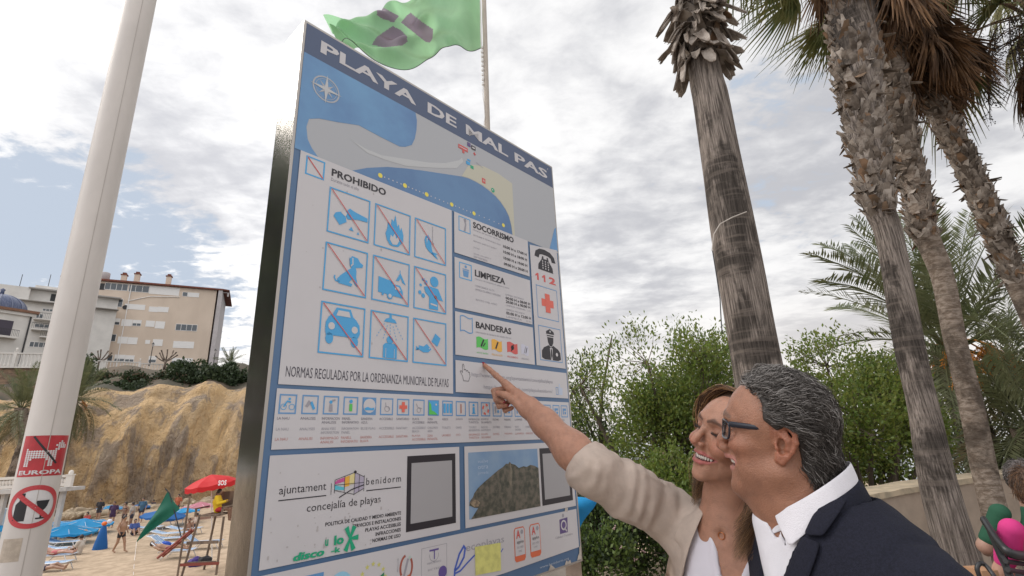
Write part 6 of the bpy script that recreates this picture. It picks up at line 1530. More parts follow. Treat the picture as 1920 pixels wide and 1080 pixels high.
def date_palm(label, c, zb, n, seed, scale=1.0, fruitn=0, trunk_pts=None, r=.26, lowdry=8, hang=0, group=None):
    c = np.array(c); o = np.array([c[0], c[1], zb]) if trunk_pts is None else np.array(trunk_pts[0]); t = thing('date_palm', label, 'palm tree', o, 0, group); rg = np.random.default_rng(seed)
    mb, P_, R_ = trunk_mesh((np.array([o, c]) if trunk_pts is None else np.array(list(trunk_pts) + [c])) - o, [r * 1.15, r], BK2, n=18, seed=seed, amp=.12); mb.build('trunk', None, t, True)
    for k in range(n + lowdry + hang):
        az = k * 2.39996 + rg.normal() * .15; f = min(1, k / n); el = 78 - 95 * f + rg.normal() * 6; i = min(2, int(f * 3))
        if k >= n: i = 3; el = rg.uniform(-70, -35)
        if k >= n + lowdry: i = 2; el = rg.uniform(-80, -40)
        ob = bpy.data.objects.new('frond', feather(i)); COL.objects.link(ob); ob.parent = t; s = scale * rg.uniform(.85, 1.1)
        ob.matrix_local = Matrix.Translation(Vector(c - o) + Vector((.12 * math.cos(az), .12 * math.sin(az), rg.uniform(-.1, .1)))) @ Matrix.Rotation(az, 4, 'Z') @ Matrix.Rotation(-R(el), 4, 'Y') @ Matrix.Rotation(rg.normal() * .4, 4, 'X') @ Matrix.Diagonal((s, s, s, 1))
    OR = mat('date_fruit_orange', (.62, .23, .025), .5, col2=(.42, .17, .03), vscale=4)
    for k in range(fruitn):
        mb = MB(); az = k * 6.283 / fruitn + .5 + rg.normal() * .3; d = np.array([math.cos(az), math.sin(az), 0]); st = c - o
        L = 1.05 * scale; mb.tube([st + d * L * .75 * u + np.array([0, 0, .25 * math.sin(u * 2.8) - .55 * u * u]) for u in np.linspace(0, 1, 7)], .018, 5, OR)
        for _ in range(60):
            u = rg.uniform(.6, 1); b = st + d * L * .75 * u + np.array([0, 0, .25 * math.sin(u * 2.8) - .55 * u * u]); e = b + d * rg.uniform(-.1, .22) + rg.normal(size=3) * .10 + np.array([0, 0, -rg.uniform(.2, .5)])
            mb.tube([b, lerp(b, e, .5) + d * .03, e], .005, 3, OR, cap=False)
            for _q in range(7): mb.ball(lerp(b, e, rg.uniform(.35, 1)) + rg.normal(size=3) * .014, rg.uniform(.012, .018), 5, OR)
        mb.build('fruit_cluster', None, t)
    return t
c_ = P(1778, 655, 10.0)
date_palm('date palm with arching feather fronds and bright orange fruit clusters behind the trunks', c_, 0.0, 40, 51, 1.14, 12, lowdry=6, hang=16)
date_palm('dark drooping date palm at the right edge, behind the seated couple', P(1935, 800, 9.0), 0.0, 22, 52, .85, 0, lowdry=3, hang=22)
gl = 'date palms at the foot of the cliff'
date_palm('date palm against the ochre cliff right of the white column', P(138, 752, 44), -2.4, 34, 53, 1.25, 2, r=.35, lowdry=10, hang=10, group=gl)
date_palm('date palm with a bowed dark trunk left of the white column', P(40, 765, 40), 0, 30, 54, 1.2, 1, trunk_pts=[P(8, 948, 40), P(30, 880, 40), P(50, 815, 40)], r=.40, lowdry=8, hang=8, group=gl)
date_palm('small palm on the cliff top beside the last lantern post', P(431, 681, 84), P(431, 705, 84)[2] - 1, 24, 55, 1.0, 0, r=.3, group=None, lowdry=4)

# ---------------- leafy trees and shrubs
def leaf_cloud(tips, n_per, size, slim, rg, m_list, upright=.5, spread=.16):
    """many leaf-sized quads grown in sprays round the twig ends"""
    V = []; K = []
    for tip, dr in tips:
        for _ in range(n_per):
            u = rg.random(); c = tip + dr * (u - .35) * spread * 2.2 + rg.normal(size=3) * spread * (.75 - .4 * u); d = dr * upright + rg.normal(size=3) * .55 + np.array([0, 0, .25]); d /= np.linalg.norm(d) + 1e-9; s = np.cross(d, rg.normal(size=3)); s /= np.linalg.norm(s) + 1e-9; l = size * rg.uniform(.6, 1.25); w = l * slim
            V.append([c, c + d * l * .5 + s * w, c + d * l, c + d * l * .5 - s * w]); K.append(rg.integers(0, len(m_list)))
    return np.array(V), np.array(K)
def leafy(name, label, cat, base, centre, rad, n_tips, n_per, size, slim, seed, mats, group=None, upright=.6, spread=.16, shell=.45, trunk=True, flowers=None, lumps=7):
    rg = np.random.default_rng(seed); base = np.array(base, float); centre = np.array(centre, float); rad = np.array(rad, float); t = thing(name, label, cat, base, 0, group)
    LC = [(rg.normal(size=3) * (.48 if lumps < 12 else .55), rg.uniform(.34, .58) if lumps < 12 else rg.uniform(.20, .46)) for _ in range(lumps)]
    tips = []
    while len(tips) < n_tips:
        c, r = LC[int(rg.integers(0, lumps))]; d = rg.normal(size=3); d /= np.linalg.norm(d); q = c + d * r * (shell + (1 - shell) * rg.random() ** .5)
        if np.linalg.norm(q) > 1.12 or q[2] < -.95: continue
        dr = q * .7 + d * .6 + np.array([0, 0, .55]); dr /= np.linalg.norm(dr); tips.append((centre + q * rad - base, dr))
    mb = MB(); BR = mat('twig_bark', (.11, .085, .065), .9)
    if trunk:
        root = np.array([0, 0, 0.]); fork = (centre - base) * .45
        mb.tube(spline([root, fork * .5 + rg.normal(size=3) * .05, fork], 6), list(np.linspace(.10, .06, 6) * max(.4, rad.max())), 8, BR)
        for c, r in LC:
            e = centre + c * rad - base; q = spline([fork * rg.uniform(.6, 1), lerp(fork, e, .5) + rg.normal(size=3) * .12 * rad.max(), e], 7); mb.tube(q, list(np.linspace(.045, .012, 7) * max(.4, rad.max())), 6, BR)
    for tip, dr in tips[::2]:
        j = int(np.argmin([np.linalg.norm(tip - (centre + c * rad - base)) for c, r in LC])); e = centre + LC[j][0] * rad - base
        mb.tube([e, lerp(e, tip, .6) + rg.normal(size=3) * .04, tip + dr * spread * .6], [.010, .006, .003], 3, BR, cap=False)
    mb.build('branches', BR, t)
    V, K = leaf_cloud(tips, n_per, size, slim, rg, mats, upright, spread)
    n = len(V); me = bpy.data.meshes.new('foliage'); me.vertices.add(n * 4); me.vertices.foreach_set('co', V.astype(np.float32).ravel()); me.loops.add(n * 4); me.loops.foreach_set('vertex_index', np.arange(n * 4, dtype=np.int32)); me.polygons.add(n); me.polygons.foreach_set('loop_start', np.arange(0, n * 4, 4, dtype=np.int32)); me.update(calc_edges=True)
    for m in mats: me.materials.append(m)
    me.polygons.foreach_set('material_index', K.astype(np.int32)); o = bpy.data.objects.new('foliage', me); COL.objects.link(o); o.parent = t
    if flowers:
        fm = MB()
        for _ in range(flowers[0]):
            tip, dr = tips[int(rg.integers(0, n_tips))]; c = tip + dr * spread + rg.normal(size=3) * spread * .6
            for _k in range(6): fm.ball(c + rg.normal(size=3) * .012, .010, 5, flowers[1])
        tag(fm.build('flowers', None, t), kind='stuff')
    return t
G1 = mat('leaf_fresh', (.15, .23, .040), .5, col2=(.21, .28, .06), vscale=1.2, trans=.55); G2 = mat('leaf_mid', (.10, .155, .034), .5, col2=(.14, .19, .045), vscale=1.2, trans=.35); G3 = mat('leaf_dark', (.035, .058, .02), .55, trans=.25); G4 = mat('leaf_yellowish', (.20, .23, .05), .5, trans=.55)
def tree_at(name, label, px, py, Y, rx, ry, zb, **k):
    c = P(px, py, Y); d = cam_depth(c); r = (rx * d / FPX, rx * d / FPX * .75, ry * d / FPX); return leafy(name, label, 'tree' if name != 'shrub' else 'shrub', (c[0], c[1] + .1, zb), c, r, **k)
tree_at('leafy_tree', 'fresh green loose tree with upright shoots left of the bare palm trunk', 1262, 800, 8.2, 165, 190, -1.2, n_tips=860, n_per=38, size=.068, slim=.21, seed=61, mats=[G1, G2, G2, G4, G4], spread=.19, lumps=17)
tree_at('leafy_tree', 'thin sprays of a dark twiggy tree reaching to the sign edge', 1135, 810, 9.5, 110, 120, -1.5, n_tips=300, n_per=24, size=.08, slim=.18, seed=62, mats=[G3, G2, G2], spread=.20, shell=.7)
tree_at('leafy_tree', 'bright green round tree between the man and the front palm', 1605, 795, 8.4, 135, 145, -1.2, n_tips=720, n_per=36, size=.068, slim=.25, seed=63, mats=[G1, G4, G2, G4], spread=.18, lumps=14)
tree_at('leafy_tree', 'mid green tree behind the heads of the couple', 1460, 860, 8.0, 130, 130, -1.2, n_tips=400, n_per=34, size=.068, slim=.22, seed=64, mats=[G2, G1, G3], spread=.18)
FLW = mat('lantana_flower', (.62, .42, .40), .6)
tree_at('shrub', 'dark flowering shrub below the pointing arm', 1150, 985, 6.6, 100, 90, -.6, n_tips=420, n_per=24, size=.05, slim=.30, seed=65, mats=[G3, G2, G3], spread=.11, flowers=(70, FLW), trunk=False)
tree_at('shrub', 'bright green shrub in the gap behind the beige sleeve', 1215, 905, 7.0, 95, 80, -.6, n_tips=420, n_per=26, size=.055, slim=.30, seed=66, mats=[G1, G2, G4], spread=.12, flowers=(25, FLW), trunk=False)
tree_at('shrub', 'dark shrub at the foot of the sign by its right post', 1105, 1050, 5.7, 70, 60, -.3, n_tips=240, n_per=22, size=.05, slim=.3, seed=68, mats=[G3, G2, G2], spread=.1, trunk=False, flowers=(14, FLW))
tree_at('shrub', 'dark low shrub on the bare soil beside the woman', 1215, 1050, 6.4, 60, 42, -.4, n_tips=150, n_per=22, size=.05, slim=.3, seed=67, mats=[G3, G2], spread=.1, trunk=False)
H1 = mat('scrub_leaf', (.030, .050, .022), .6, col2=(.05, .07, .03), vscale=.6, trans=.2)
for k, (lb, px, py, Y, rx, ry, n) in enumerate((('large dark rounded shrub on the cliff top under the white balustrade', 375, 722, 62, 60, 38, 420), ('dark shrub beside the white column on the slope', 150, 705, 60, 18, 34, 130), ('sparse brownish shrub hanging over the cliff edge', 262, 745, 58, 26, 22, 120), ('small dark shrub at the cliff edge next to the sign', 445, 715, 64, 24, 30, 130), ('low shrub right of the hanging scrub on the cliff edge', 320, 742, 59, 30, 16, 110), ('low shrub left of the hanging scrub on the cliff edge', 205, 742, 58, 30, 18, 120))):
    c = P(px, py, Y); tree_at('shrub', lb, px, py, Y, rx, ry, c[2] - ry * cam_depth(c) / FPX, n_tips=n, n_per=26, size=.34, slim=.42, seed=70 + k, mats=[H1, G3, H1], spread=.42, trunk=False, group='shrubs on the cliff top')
rg_ = np.random.default_rng(77)
for k, (px, py, w, h_) in enumerate(((170, 728, 22, 16), (196, 716, 18, 14), (226, 724, 24, 17), (250, 716, 16, 12), (276, 728, 24, 15), (300, 716, 20, 14), (336, 726, 18, 14), (410, 742, 30, 20), (352, 748, 22, 22))):
    c = P(px, py, 60 + k % 3); tree_at('shrub', 'low brownish scrub bush on the slope between the cliff edge and the balustrade', px, py, 60 + k % 3, w, h_, c[2] - h_ * cam_depth(c) / FPX, n_tips=70, n_per=24, size=.30, slim=.42, seed=120 + k, mats=[H1, G3, mat('scrub_dry', (.12, .085, .05), .8)], spread=.40, trunk=False, group='scrub bushes above the cliff edge')
# pollarded trees on the cliff walk
for k, (px, py, lb) in enumerate(((182, 655, 'bare pollarded tree with knobbly arms before the beige facade'), (308, 668, 'bare pollarded tree with thin raised arms before the beige facade'))):
    Y = 79; c = P(px, 690, Y); t = thing('pollarded_tree', lb, 'tree', c, 0, 'pollarded trees on the cliff walk'); mb = MB(); rg = np.random.default_rng(90 + k); mb.tube([(0, 0, -.3), (0.05, 0, .6), (0, 0, 1.2)], [.22, .17, .2], 8, BK2)
    for q in range(7): a = -1.2 + 2.4 * q / 6; e = np.array([math.sin(a) * 1.9, rg.normal() * .5, 1.5 + math.cos(a) * 1.5]); mb.tube(spline([(0, 0, 1.0), e * .5 + np.array([0, 0, .4]) + rg.normal(size=3) * .12, e], 6), [.13, .11, .10, .09, .08, .13], 6, BK2)
    mb.build('trunk', None, t, True)
leafy('leafy_tree', 'tall dark tree mirrored in the polished steel side of the sign', 'tree', (-7.5, 3.5, 0), (-7.5, 3.5, 4.4), (1.15, 1.15, 3.3), n_tips=900, n_per=26, size=.13, slim=.3, seed=83, mats=[G3, G2, G3], spread=.20, lumps=10)
# ------------------------------------------------------------ lamp column with stickers, flag, wall, parasol
def lamp_column():
    Y = 2.1
    a, b = P(33, 1080, Y), P(264, 0, Y)
    # upright column; its lean is the perspective's
    base = np.array([a[0], a[1], 0.]); lean = (b - a) / (b[2] - a[2]); base = a - lean * a[2]
    PM = mat('column_white', (.66, .61, .57), .5, var=.12, vscale=4, bump=.08, bscale=18, stretch=(1, 1, .4))
    t = thing('lamp_column', 'tall white round lamp column with a red dog sign and a bottle ban sticker', 'lamp post', base)
    r0, r1, H = .073, .066, 5.2
    Q = lambda z: lean * z
    mb = MB(); zs = np.linspace(0.02, H, 40); mb.tube([Q(z) for z in zs], list(np.linspace(r0, r1, 40)), 40, PM); mb.tube([Q(0), Q(.02), Q(.25), Q(.28)], [.11, .11, .10, .075], 32, PM); mb.build('pole', PM, t, True, auto=40)
    m2 = MB()
    def cyl(ang, z, rr=0.0):                                        # a point on the column: angle measured from the camera's side
        r = r0 + (r1 - r0) * z / H + rr; c = Q(z); q = math.atan2(CAM_C[1] - base[1] - c[1], CAM_C[0] - base[0] - c[0]) + ang; return (c[0] + r * math.cos(q), c[1] + r * math.sin(q), z)
    m2.tube([cyl(.12, z, .0002) for z in np.linspace(.05, H, 60)], .0016, 4, mat('column_seam', (.42, .38, .35), .6)); m2.build('weld_seam', None, t)
    zf = lambda px, py: float(P(px, py, Y)[2])
    RD = mat('sticker_red', (.50, .035, .045), .4, var=.2, vscale=20); WT = mat('sticker_white', (.68, .66, .66), .5, var=.10, vscale=30); BLK = mat('sticker_black', (.02, .018, .022), .5); RD2 = mat('sticker_band_red', (.50, .05, .06), .4)
    def ink(z0, z1, a0, a1): 
        n = Ink(fn=lambda x, y, lay: cyl(a0 + (a1 - a0) * x, z0 + (z1 - z0) * y, .0006 + lay * .0005)); return n
    def fill(k, x0, y0, x1, y1, m, lay, n=14, f=None):
        for i in range(n): a, b = x0 + (x1 - x0) * i / n, x0 + (x1 - x0) * (i + 1) / n; k.rect(a, y0, b + .0, y1, m, lay)
    za, zb = zf(62, 893), zf(82, 818)
    k = ink(za, zb, -1.12, 1.18); fill(k, 0, .0, 1, 1, RD, 0)
    dog = ["....................", "...............x....", "..............xxx...", ".............xxxxx..", "..............xxxx..", "..x..........xx.....", "..xxxxxxxxxxxx......", "..xxxxxxxxxxxx......", "..xxxxxxxxxxxx......", "..xxxxxxxxxxxx......", "..xxx.....xxxx......", "..xx.......xx.......", "..xx.......xx.......", "..xx.......xx......."]
    for j, row in enumerate(dog):
        for i, ch in enumerate(row):
            if ch == 'x': k.disc(.06 + i * .05, .90 - j * .049, .024, WT, 1, n=8, ry=.024)
    k.text('EUROPA', .06, .045, .94, .15, WT, 1, bold=.03)
    for i in range(8): u, v = i / 8, (i + 1) / 8; k.line([(.24 + .52 * u, .98 - .68 * u), (.24 + .52 * v, .98 - .68 * v)], .045, BLK, 2)
    tag(k.build('dog_sticker', RD, t), 'square red sticker with a white dog struck through')
    za, zb = zf(38, 989), zf(62, 909)
    k = ink(za, zb, -1.15, 1.22); 
    for i in range(24):
        a, b = i / 24, (i + 1) / 24; h = lambda x: .5 * math.sqrt(max(0, 1 - (2 * x - 1) ** 2)); k.poly([(a, .5 - h(a)), (b, .5 - h(b)), (b, .5 + h(b) + 1e-4), (a, .5 + h(a) + 1e-4)], WT, 0)
    k.ring(.5, .5, .445, .11, RD2, 2, n=48)
    col = lambda x0, x1, top, bot, n=8: [k.poly([(x0 + (x1 - x0) * i / n, bot(i / n)), (x0 + (x1 - x0) * (i + 1) / n, bot((i + 1) / n)), (x0 + (x1 - x0) * (i + 1) / n, top((i + 1) / n)), (x0 + (x1 - x0) * i / n, top(i / n))], BLK, 1) for i in range(n)]
    col(.17, .39, lambda u: .56 + .10 * math.sin(u * 3.14), lambda u: .18); col(.235, .325, lambda u: .82, lambda u: .6, 4)
    col(.54, .78, lambda u: .63, lambda u: .63 - .24 * math.sin(max(.02, min(u, 1)) * 3.14) ** .6); col(.64, .68, lambda u: .42, lambda u: .2, 2); col(.57, .75, lambda u: .235, lambda u: .20, 6)
    for i in range(10): u, v = i / 10, (i + 1) / 10; k.line([(.19 + .62 * u, .80 - .60 * u), (.19 + .62 * v, .80 - .60 * v)], .10, RD2, 3)
    tag(k.build('bottle_sticker', WT, t), 'round sticker with a red ring over a bottle and a glass')
    za, zb = zf(22, 1048), zf(40, 1005); k = ink(za, zb, -1.0, -.1); fill(k, 0, 0, 1, 1, mat('sticker_residue', (.50, .42, .34), .7, var=.2, vscale=40), 0, 8); k.build('sticker_residue', None, t)
lamp_column()

def flag():
    Y = 6.4; base = P(914, 240, Y); top = P(905, -90, Y); lean = (top - base) / (top[2] - base[2]); b0 = base - lean * base[2]
    t = thing('flagpole', 'pale slim flagpole behind the sign with the rope tied to it', 'flagpole', b0)
    mb = MB(); H = top[2]; mb.tube([lean * z for z in np.linspace(0, H, 12)], list(np.linspace(.050, .036, 12)), 14, mat('pole_cream', (.50, .43, .36), .5, var=.15, vscale=3)); mb.ball(lean * H, .06, 10, SHUT); mb.build('pole', None, t, True)
    rg = np.random.default_rng(4); mb = MB(); z1, z0 = P(903, 92, Y)[2], P(915, 160, Y)[2]
    q = [lean * z + np.array([-.045 + .012 * math.sin(z * 9), -.03, 0]) for z in np.linspace(.5, z1, 40)]; mb.tube(q, .008, 5, SHUT)
    for z in np.linspace(z0, z1, 9): mb.ball(lean * z + np.array([-.05, -.035, 0]), (.022, .022, .035), 6, SHUT)
    mb.build('rope', SHUT, t)
    # cloth: a grid between the hoist and the fly, bent in folds
    GR = mat('flag_green', (.40, .68, .42), .7, trans=.66, var=.10, vscale=2); BKF = mat('flag_mark_grey', (.30, .25, .31), .7, trans=.5)
    nu, nv = 230, 150
    hoist_top, hoist_bot = P(899, -95, Y - .02), P(902, 89, Y - .02)
    low = spline([P(*a) for a in ((902, 89, Y - .02), (880, 95, Y - .22), (862, 88, Y - .12), (838, 88, Y + .12), (815, 103, Y + .05), (785, 117, Y - .12), (720, 122, Y - .2), (668, 95, Y - .05), (633, 75, Y + .1))], nu)
    up = spline([P(*a) for a in ((899, -95, Y - .02), (860, -85, Y - .15), (820, -60, Y + .1), (790, -30, Y + .25), (755, 8, Y - .05), (740, 12, Y - .3), (705, 16, Y - .15), (660, 28, Y + .05), (614, 46, Y + .2))], nu)
    vs = []; mi = []
    for j in range(nv):
        v = j / (nv - 1)
        for i in range(nu):
            u = i / (nu - 1); p = lerp(low[i], up[i], v); fold = .10 * math.sin((u * 1.0 + v * .75) * 13) * u + .05 * math.sin((u * .8 - v * .9) * 22 + 1) * (.2 + u) + .03 * math.sin(u * 40 + v * 9) * u; p = p + np.array([.0, fold * 1.3, .02 * math.sin(u * 17 + v * 5) * u]); vs.append(p - b0)
    fs = []; K = []
    def proj(p): c = CAM_R.T @ (np.array(p) - CAM_C); return 960 - FPX * c[0] / c[2], 540 + FPX * c[1] / c[2]
    MARKS = [[(697, 84), (706, 70), (722, 58), (737, 49), (752, 57), (763, 68), (764, 78), (755, 85), (720, 89)], [(752, 42), (762, 30), (770, 24), (790, 40), (812, 55), (811, 72), (806, 80), (797, 78), (775, 60)], [(706, 18), (720, 15), (733, 22), (748, 30), (738, 42), (718, 36), (707, 28)]]
    def blob(px, py):
        for poly in MARKS:
            c = False
            for (x1, y1), (x2, y2) in zip(poly, poly[1:] + poly[:1]):
                if (y1 > py) != (y2 > py) and px < (x2 - x1) * (py - y1) / (y2 - y1) + x1: c = not c
            if c: return True
        return False
    for j in range(nv - 1):
        for i in range(nu - 1): fs.append((j * nu + i, j * nu + i + 1, (j + 1) * nu + i + 1, (j + 1) * nu + i)); K.append(blob(*proj((vs[j * nu + i] + vs[(j + 1) * nu + i + 1]) / 2 + b0)))
    f = thing('flag', 'translucent green flag with dark grey marks blowing from the flagpole', 'flag', b0)
    mb = MB(); mb.add(vs, fs, GR); mb.slot(BKF); mb.m = [1 if k else 0 for k in K]; c = mb.build('cloth', GR, f, True)
    h = MB(); h.tube([np.array(vs[i]) for i in range(nu)], .006, 4, DARKM); h.tube([np.array(vs[j * nu]) for j in range(nv)], .012, 5, SHUT); h.build('hem', DARKM, f)
flag()

def promenade_wall():
    m = mat('wall_plaster', (.37, .29, .225), .9, col2=(.29, .23, .18), vscale=2.2, bump=.25, bscale=30); cap = mat('wall_coping', (.45, .36, .25), .9, col2=(.30, .25, .18), vscale=6, bump=.3, bscale=40)
    pts = spline([P(1500, 985, 4.7), P(1590, 950, 5.15), P(1640, 930, 5.5), P(1700, 914, 5.9), P(1800, 898, 6.5), P(1925, 884, 7.2), P(2100, 868, 8.2)], 60)
    H = 1.0; t = thing('low_wall', 'low curved plaster wall with a worn sandy coping behind the palms', 'wall', (pts[0][0], pts[0][1], 0)); o = np.array(t.location)
    def ext(off0, off1, z0, z1, mm, name):
        mb = MB(); vs = []
        for i, p in enumerate(pts):
            d = pts[min(i + 1, 59)] - pts[max(i - 1, 0)]; d[2] = 0; d /= np.linalg.norm(d); n = np.array([-d[1], d[0], 0])
            for off, z in ((off0, z0), (off1, z0), (off1, z1), (off0, z1)): q = p + n * off; vs.append((q[0] - o[0], q[1] - o[1], z + (.008 * sn(i * .5, 0, 3) if z == z1 else 0)))
        fs = [(i * 4 + k, i * 4 + (k + 1) % 4, i * 4 + 4 + (k + 1) % 4, i * 4 + 4 + k) for i in range(59) for k in range(4)] + [(0, 3, 2, 1), (236, 237, 238, 239)]
        mb.add(vs, fs, mm); mb.build(name, mm, t)
    ext(.03, .37, 0, H - .06, m, 'wall_body'); ext(0, .40, H - .058, H, cap, 'coping')
promenade_wall()

def parasol(name, label, base, top_z, r, m, n=8, tilt=(0, 0), sag=.28, group=None, valance=.10, cat='parasol'):
    base = np.array(base, float); t = thing(name, label, cat, base, 0, group); h = top_z - base[2]
    mb = MB(); mb.tube([(0, 0, -.15), (tilt[0] * .5, tilt[1] * .5, h * .5), (tilt[0], tilt[1], h)], .022, 6, SHUT); mb.build('pole', SHUT, t)
    mb = MB(); c = np.array([tilt[0], tilt[1], h]); ax = np.array([tilt[0], tilt[1], h]); ax /= np.linalg.norm(ax); e1 = np.cross(ax, (0, 1., 0)); e1 /= np.linalg.norm(e1); e2 = np.cross(ax, e1); rings = []
    N = n * 4
    for k, (q, dz) in enumerate(((.02, .0), (.35, .09), (.7, .2), (1.0, sag), (1.0, sag + valance))):
        row = []
        for j in range(N):
            a = 2 * math.pi * j / N; s = abs(math.sin(a * n / 2)); rr = r * q * (1 - .06 * s * q); z = -dz * r - (.05 * r * s * q if k < 4 else -.02 * r * math.cos(a * n * 2)); row.append(c + e1 * rr * math.cos(a) + e2 * rr * math.sin(a) + ax * z)
        rings += row
    fs = [(k * N + j, k * N + (j + 1) % N, (k + 1) * N + (j + 1) % N, (k + 1) * N + j) for k in range(4) for j in range(N)]
    mb.add(rings, fs, m); cn = mb.build('canopy', m, t); 
    rb = MB(); 
    for j in range(n): a = 2 * math.pi * j / n; rb.tube([c - ax * .05 * r, c + e1 * r * math.cos(a) + e2 * r * math.sin(a) - ax * (sag * r + .01)], .008, 4, SHUT)
    rb.build('ribs', SHUT, t); return t
BLU = mat('canopy_blue', (.015, .30, .62), .7, trans=.3)
def closed_parasol():
    Y = 4.8; t = thing('parasol', 'bright blue half folded parasol behind the right edge of the sign', 'parasol', (P(1080, 940, Y)[0], Y, 0)); o = np.array(t.location)
    mb = MB(); rows = []
    for k in range(5):
        v = k / 4; a, b = lerp(P(1040, 925, Y), P(1124, 937, Y - .15), v), None
        rows.append([P(1030 + 95 * v, 928 + 8 * v - 3 * math.sin(v * 3), Y - .1 * v), P(1030 + 86 * v, 950 + 2 * v, Y - .22 * math.sin(v * 3)), P(1030 + 76 * v, 968 - 4 * v, Y - .05), P(1030 + 62 * v, 995 - 15 * v, Y + .1), P(1030 + 50 * v, 1030 - 20 * v, Y + .15)])
    vs = [np.array(p) - o for r in rows for p in r]; fs = [(i * 5 + j, i * 5 + j + 1, i * 5 + 6 + j, i * 5 + 5 + j) for i in range(4) for j in range(4)]
    mb.add(vs, fs, BLU); c = mb.build('canopy', BLU, t, True); md = c.modifiers.new('thickness', 'SOLIDIFY'); md.thickness = .01; md = c.modifiers.new('smooth', 'SUBSURF'); md.levels = 2; md.render_levels = 2
    mb = MB(); p = P(1035, 926, Y + .05) - o; mb.tube([(p[0], p[1], -.1), (p[0], p[1], p[2] + .05)], .02, 6, SHUT); mb.build('pole', SHUT, t)
closed_parasol()
# ------------------------------------------------------------ beach: people, sunbeds, parasols, lifeguard chair
def figure(label, base, rz, J, sk=(.36, .20, .13), hair=(.03, .02, .015), wear=None, h=.017, group=None, extra=None, hl=0.0):
    """J: joints in metres, feet at z = 0. wear: list of (name, kind, colour)"""
    t = thing('person', label, 'person', base, rz, group)
    def body(v):
        k0 = .84 if h < .012 else 1; f = v.chain([J['pel'], J['chest'], J['neck']], [.135 * k0, .135 * k0, .065 * k0], .06)
        f = smin(f, v.chain([J['neck'], lerp(J['neck'], J['head'], .5)], [.055, .05], .03), .03)
        f = smin(f, v.ell(J['head'], (.077, .092, .115)), .02)
        hd = np.array(J['head']); fw = np.array(J.get('look', (0, 1, 0)), float); f = smin(f, v.cap(hd + fw * .088 + np.array([0, 0, -.005]), hd + fw * .105 + np.array([0, 0, -.025]), .014), .012)
        for s in 'lr':
            f = smin(f, v.chain([J['sh' + s], J['el' + s], J['ha' + s]], [.052, .042, .030], .03), .045)
            hb = np.array(J['ha' + s]); d = hb - np.array(J['el' + s]); d /= np.linalg.norm(d); f = smin(f, v.cap(hb, hb + d * .09, .032, .024), .015)
            f = smin(f, v.chain([J['hip' + s], J['kn' + s], J['an' + s]], [.088, .058, .040], .04), .05)
            a = np.array(J['an' + s]); to = np.array(J.get('toe' + s, a + np.array([0, .16, -.05]))); f = smin(f, v.cap(a, to, .038, .028), .02)
        return f
    pts = np.array([np.array(q, float) for k, q in J.items() if k != 'look']); lo, hi = pts.min(0) - .17, pts.max(0) + .17
    v, q = nets(body, lo, hi, h)
    def child(name, vq, m):
        me = np_mesh(name, [vq], m, None); me.parent = t; return me
    child('body', (v, q), mat('beach_skin_%02d' % int(sk[0] * 100), sk, .5))
    if hair is not None:
        hd = np.array(J['head']); fw = np.array(J.get('look', (0, 1, 0)), float)
        def hf(v):
            f = v.ell(hd - fw * .012 + np.array([0, 0, .018]), (.086, .100, .112))
            if hl: f = smin(f, v.cap(hd - fw * .05, hd - fw * .09 - np.array([0, 0, hl]), .06, .035), .04)
            face = hd + fw * .085 + np.array([0, 0, -.035]); return smax(f, -v.ell(face, (.085, .075, .085)), .01)
        child('hair', nets(hf, hd - .22 - np.array([0, 0, hl]), hd + .2, h * .8), mat('beach_hair_%d' % int(sum(hair) * 999), hair, .6))
    for nm, kind, colr in wear or []:
        def wf(v):
            if kind == 'trunks':
                f = v.ell(J['pel'], (.155, .135, .12))
                for s in 'lr': f = smin(f, v.cap(J['hip' + s], lerp(J['hip' + s], J['kn' + s], .35), .104, .088), .03)
                return f
            if kind == 'bra': return smax(v.chain([J['chest'], lerp(J['chest'], J['neck'], .3)], [.147, .135], .03), np.abs((v.Z - J['chest'][2] - .04)) - .06, .01)
            k_ = .86 if h < .012 else 1; f = v.chain([J['pel'], J['chest'], lerp(J['chest'], J['neck'], .8)], [.150 * k_, .152 * k_, .095 * k_], .06)
            for s in 'lr': f = smin(f, v.chain([J['sh' + s], lerp(J['sh' + s], J['el' + s], .75 if kind == 'shirt' else 1)] + ([J['ha' + s]] if kind == 'jacket' else []), [.078 * k_, .066 * k_] + ([.052] if kind == 'jacket' else []), .03), .05)
            f = f + (.010 * rough_noise((v.X, v.Y, v.Z), 91, 13) + .010 if h < .012 else 0); return smax(f, -v.cap(J['neck'], np.array(J['neck']) + (0, 0, .1), .06), .01)
        child(nm, nets(wf, lo, hi, h), mat('beach_cloth_%s' % '_'.join(str(int(c * 100)) for c in colr), colr, .85))
    return t
def stand(step=.0, arm=.0, lean=0.0):
    return dict(pel=(0, 0, .92), chest=(0, .02 + lean, 1.22), neck=(0, .02 + lean, 1.47), head=(0, .05 + lean, 1.60), shl=(-.18, .01 + lean, 1.40), shr=(.18, .01 + lean, 1.40), ell=(-.25, -.05, 1.14), elr=(.25, -.03 + arm * .1, 1.14), hal=(-.24, .10, .92), har=(.24, .12 + arm * .2, .92 + arm * .3), hipl=(-.09, 0, .88), hipr=(.09, 0, .88), knl=(-.10, .03 + step * .5, .48), knr=(.10, .03 - step * .35, .48), anl=(-.10, step, .09), anr=(.10, -step, .11), toel=(-.11, step + .15, .03), toer=(.11, -step + .14, .03))
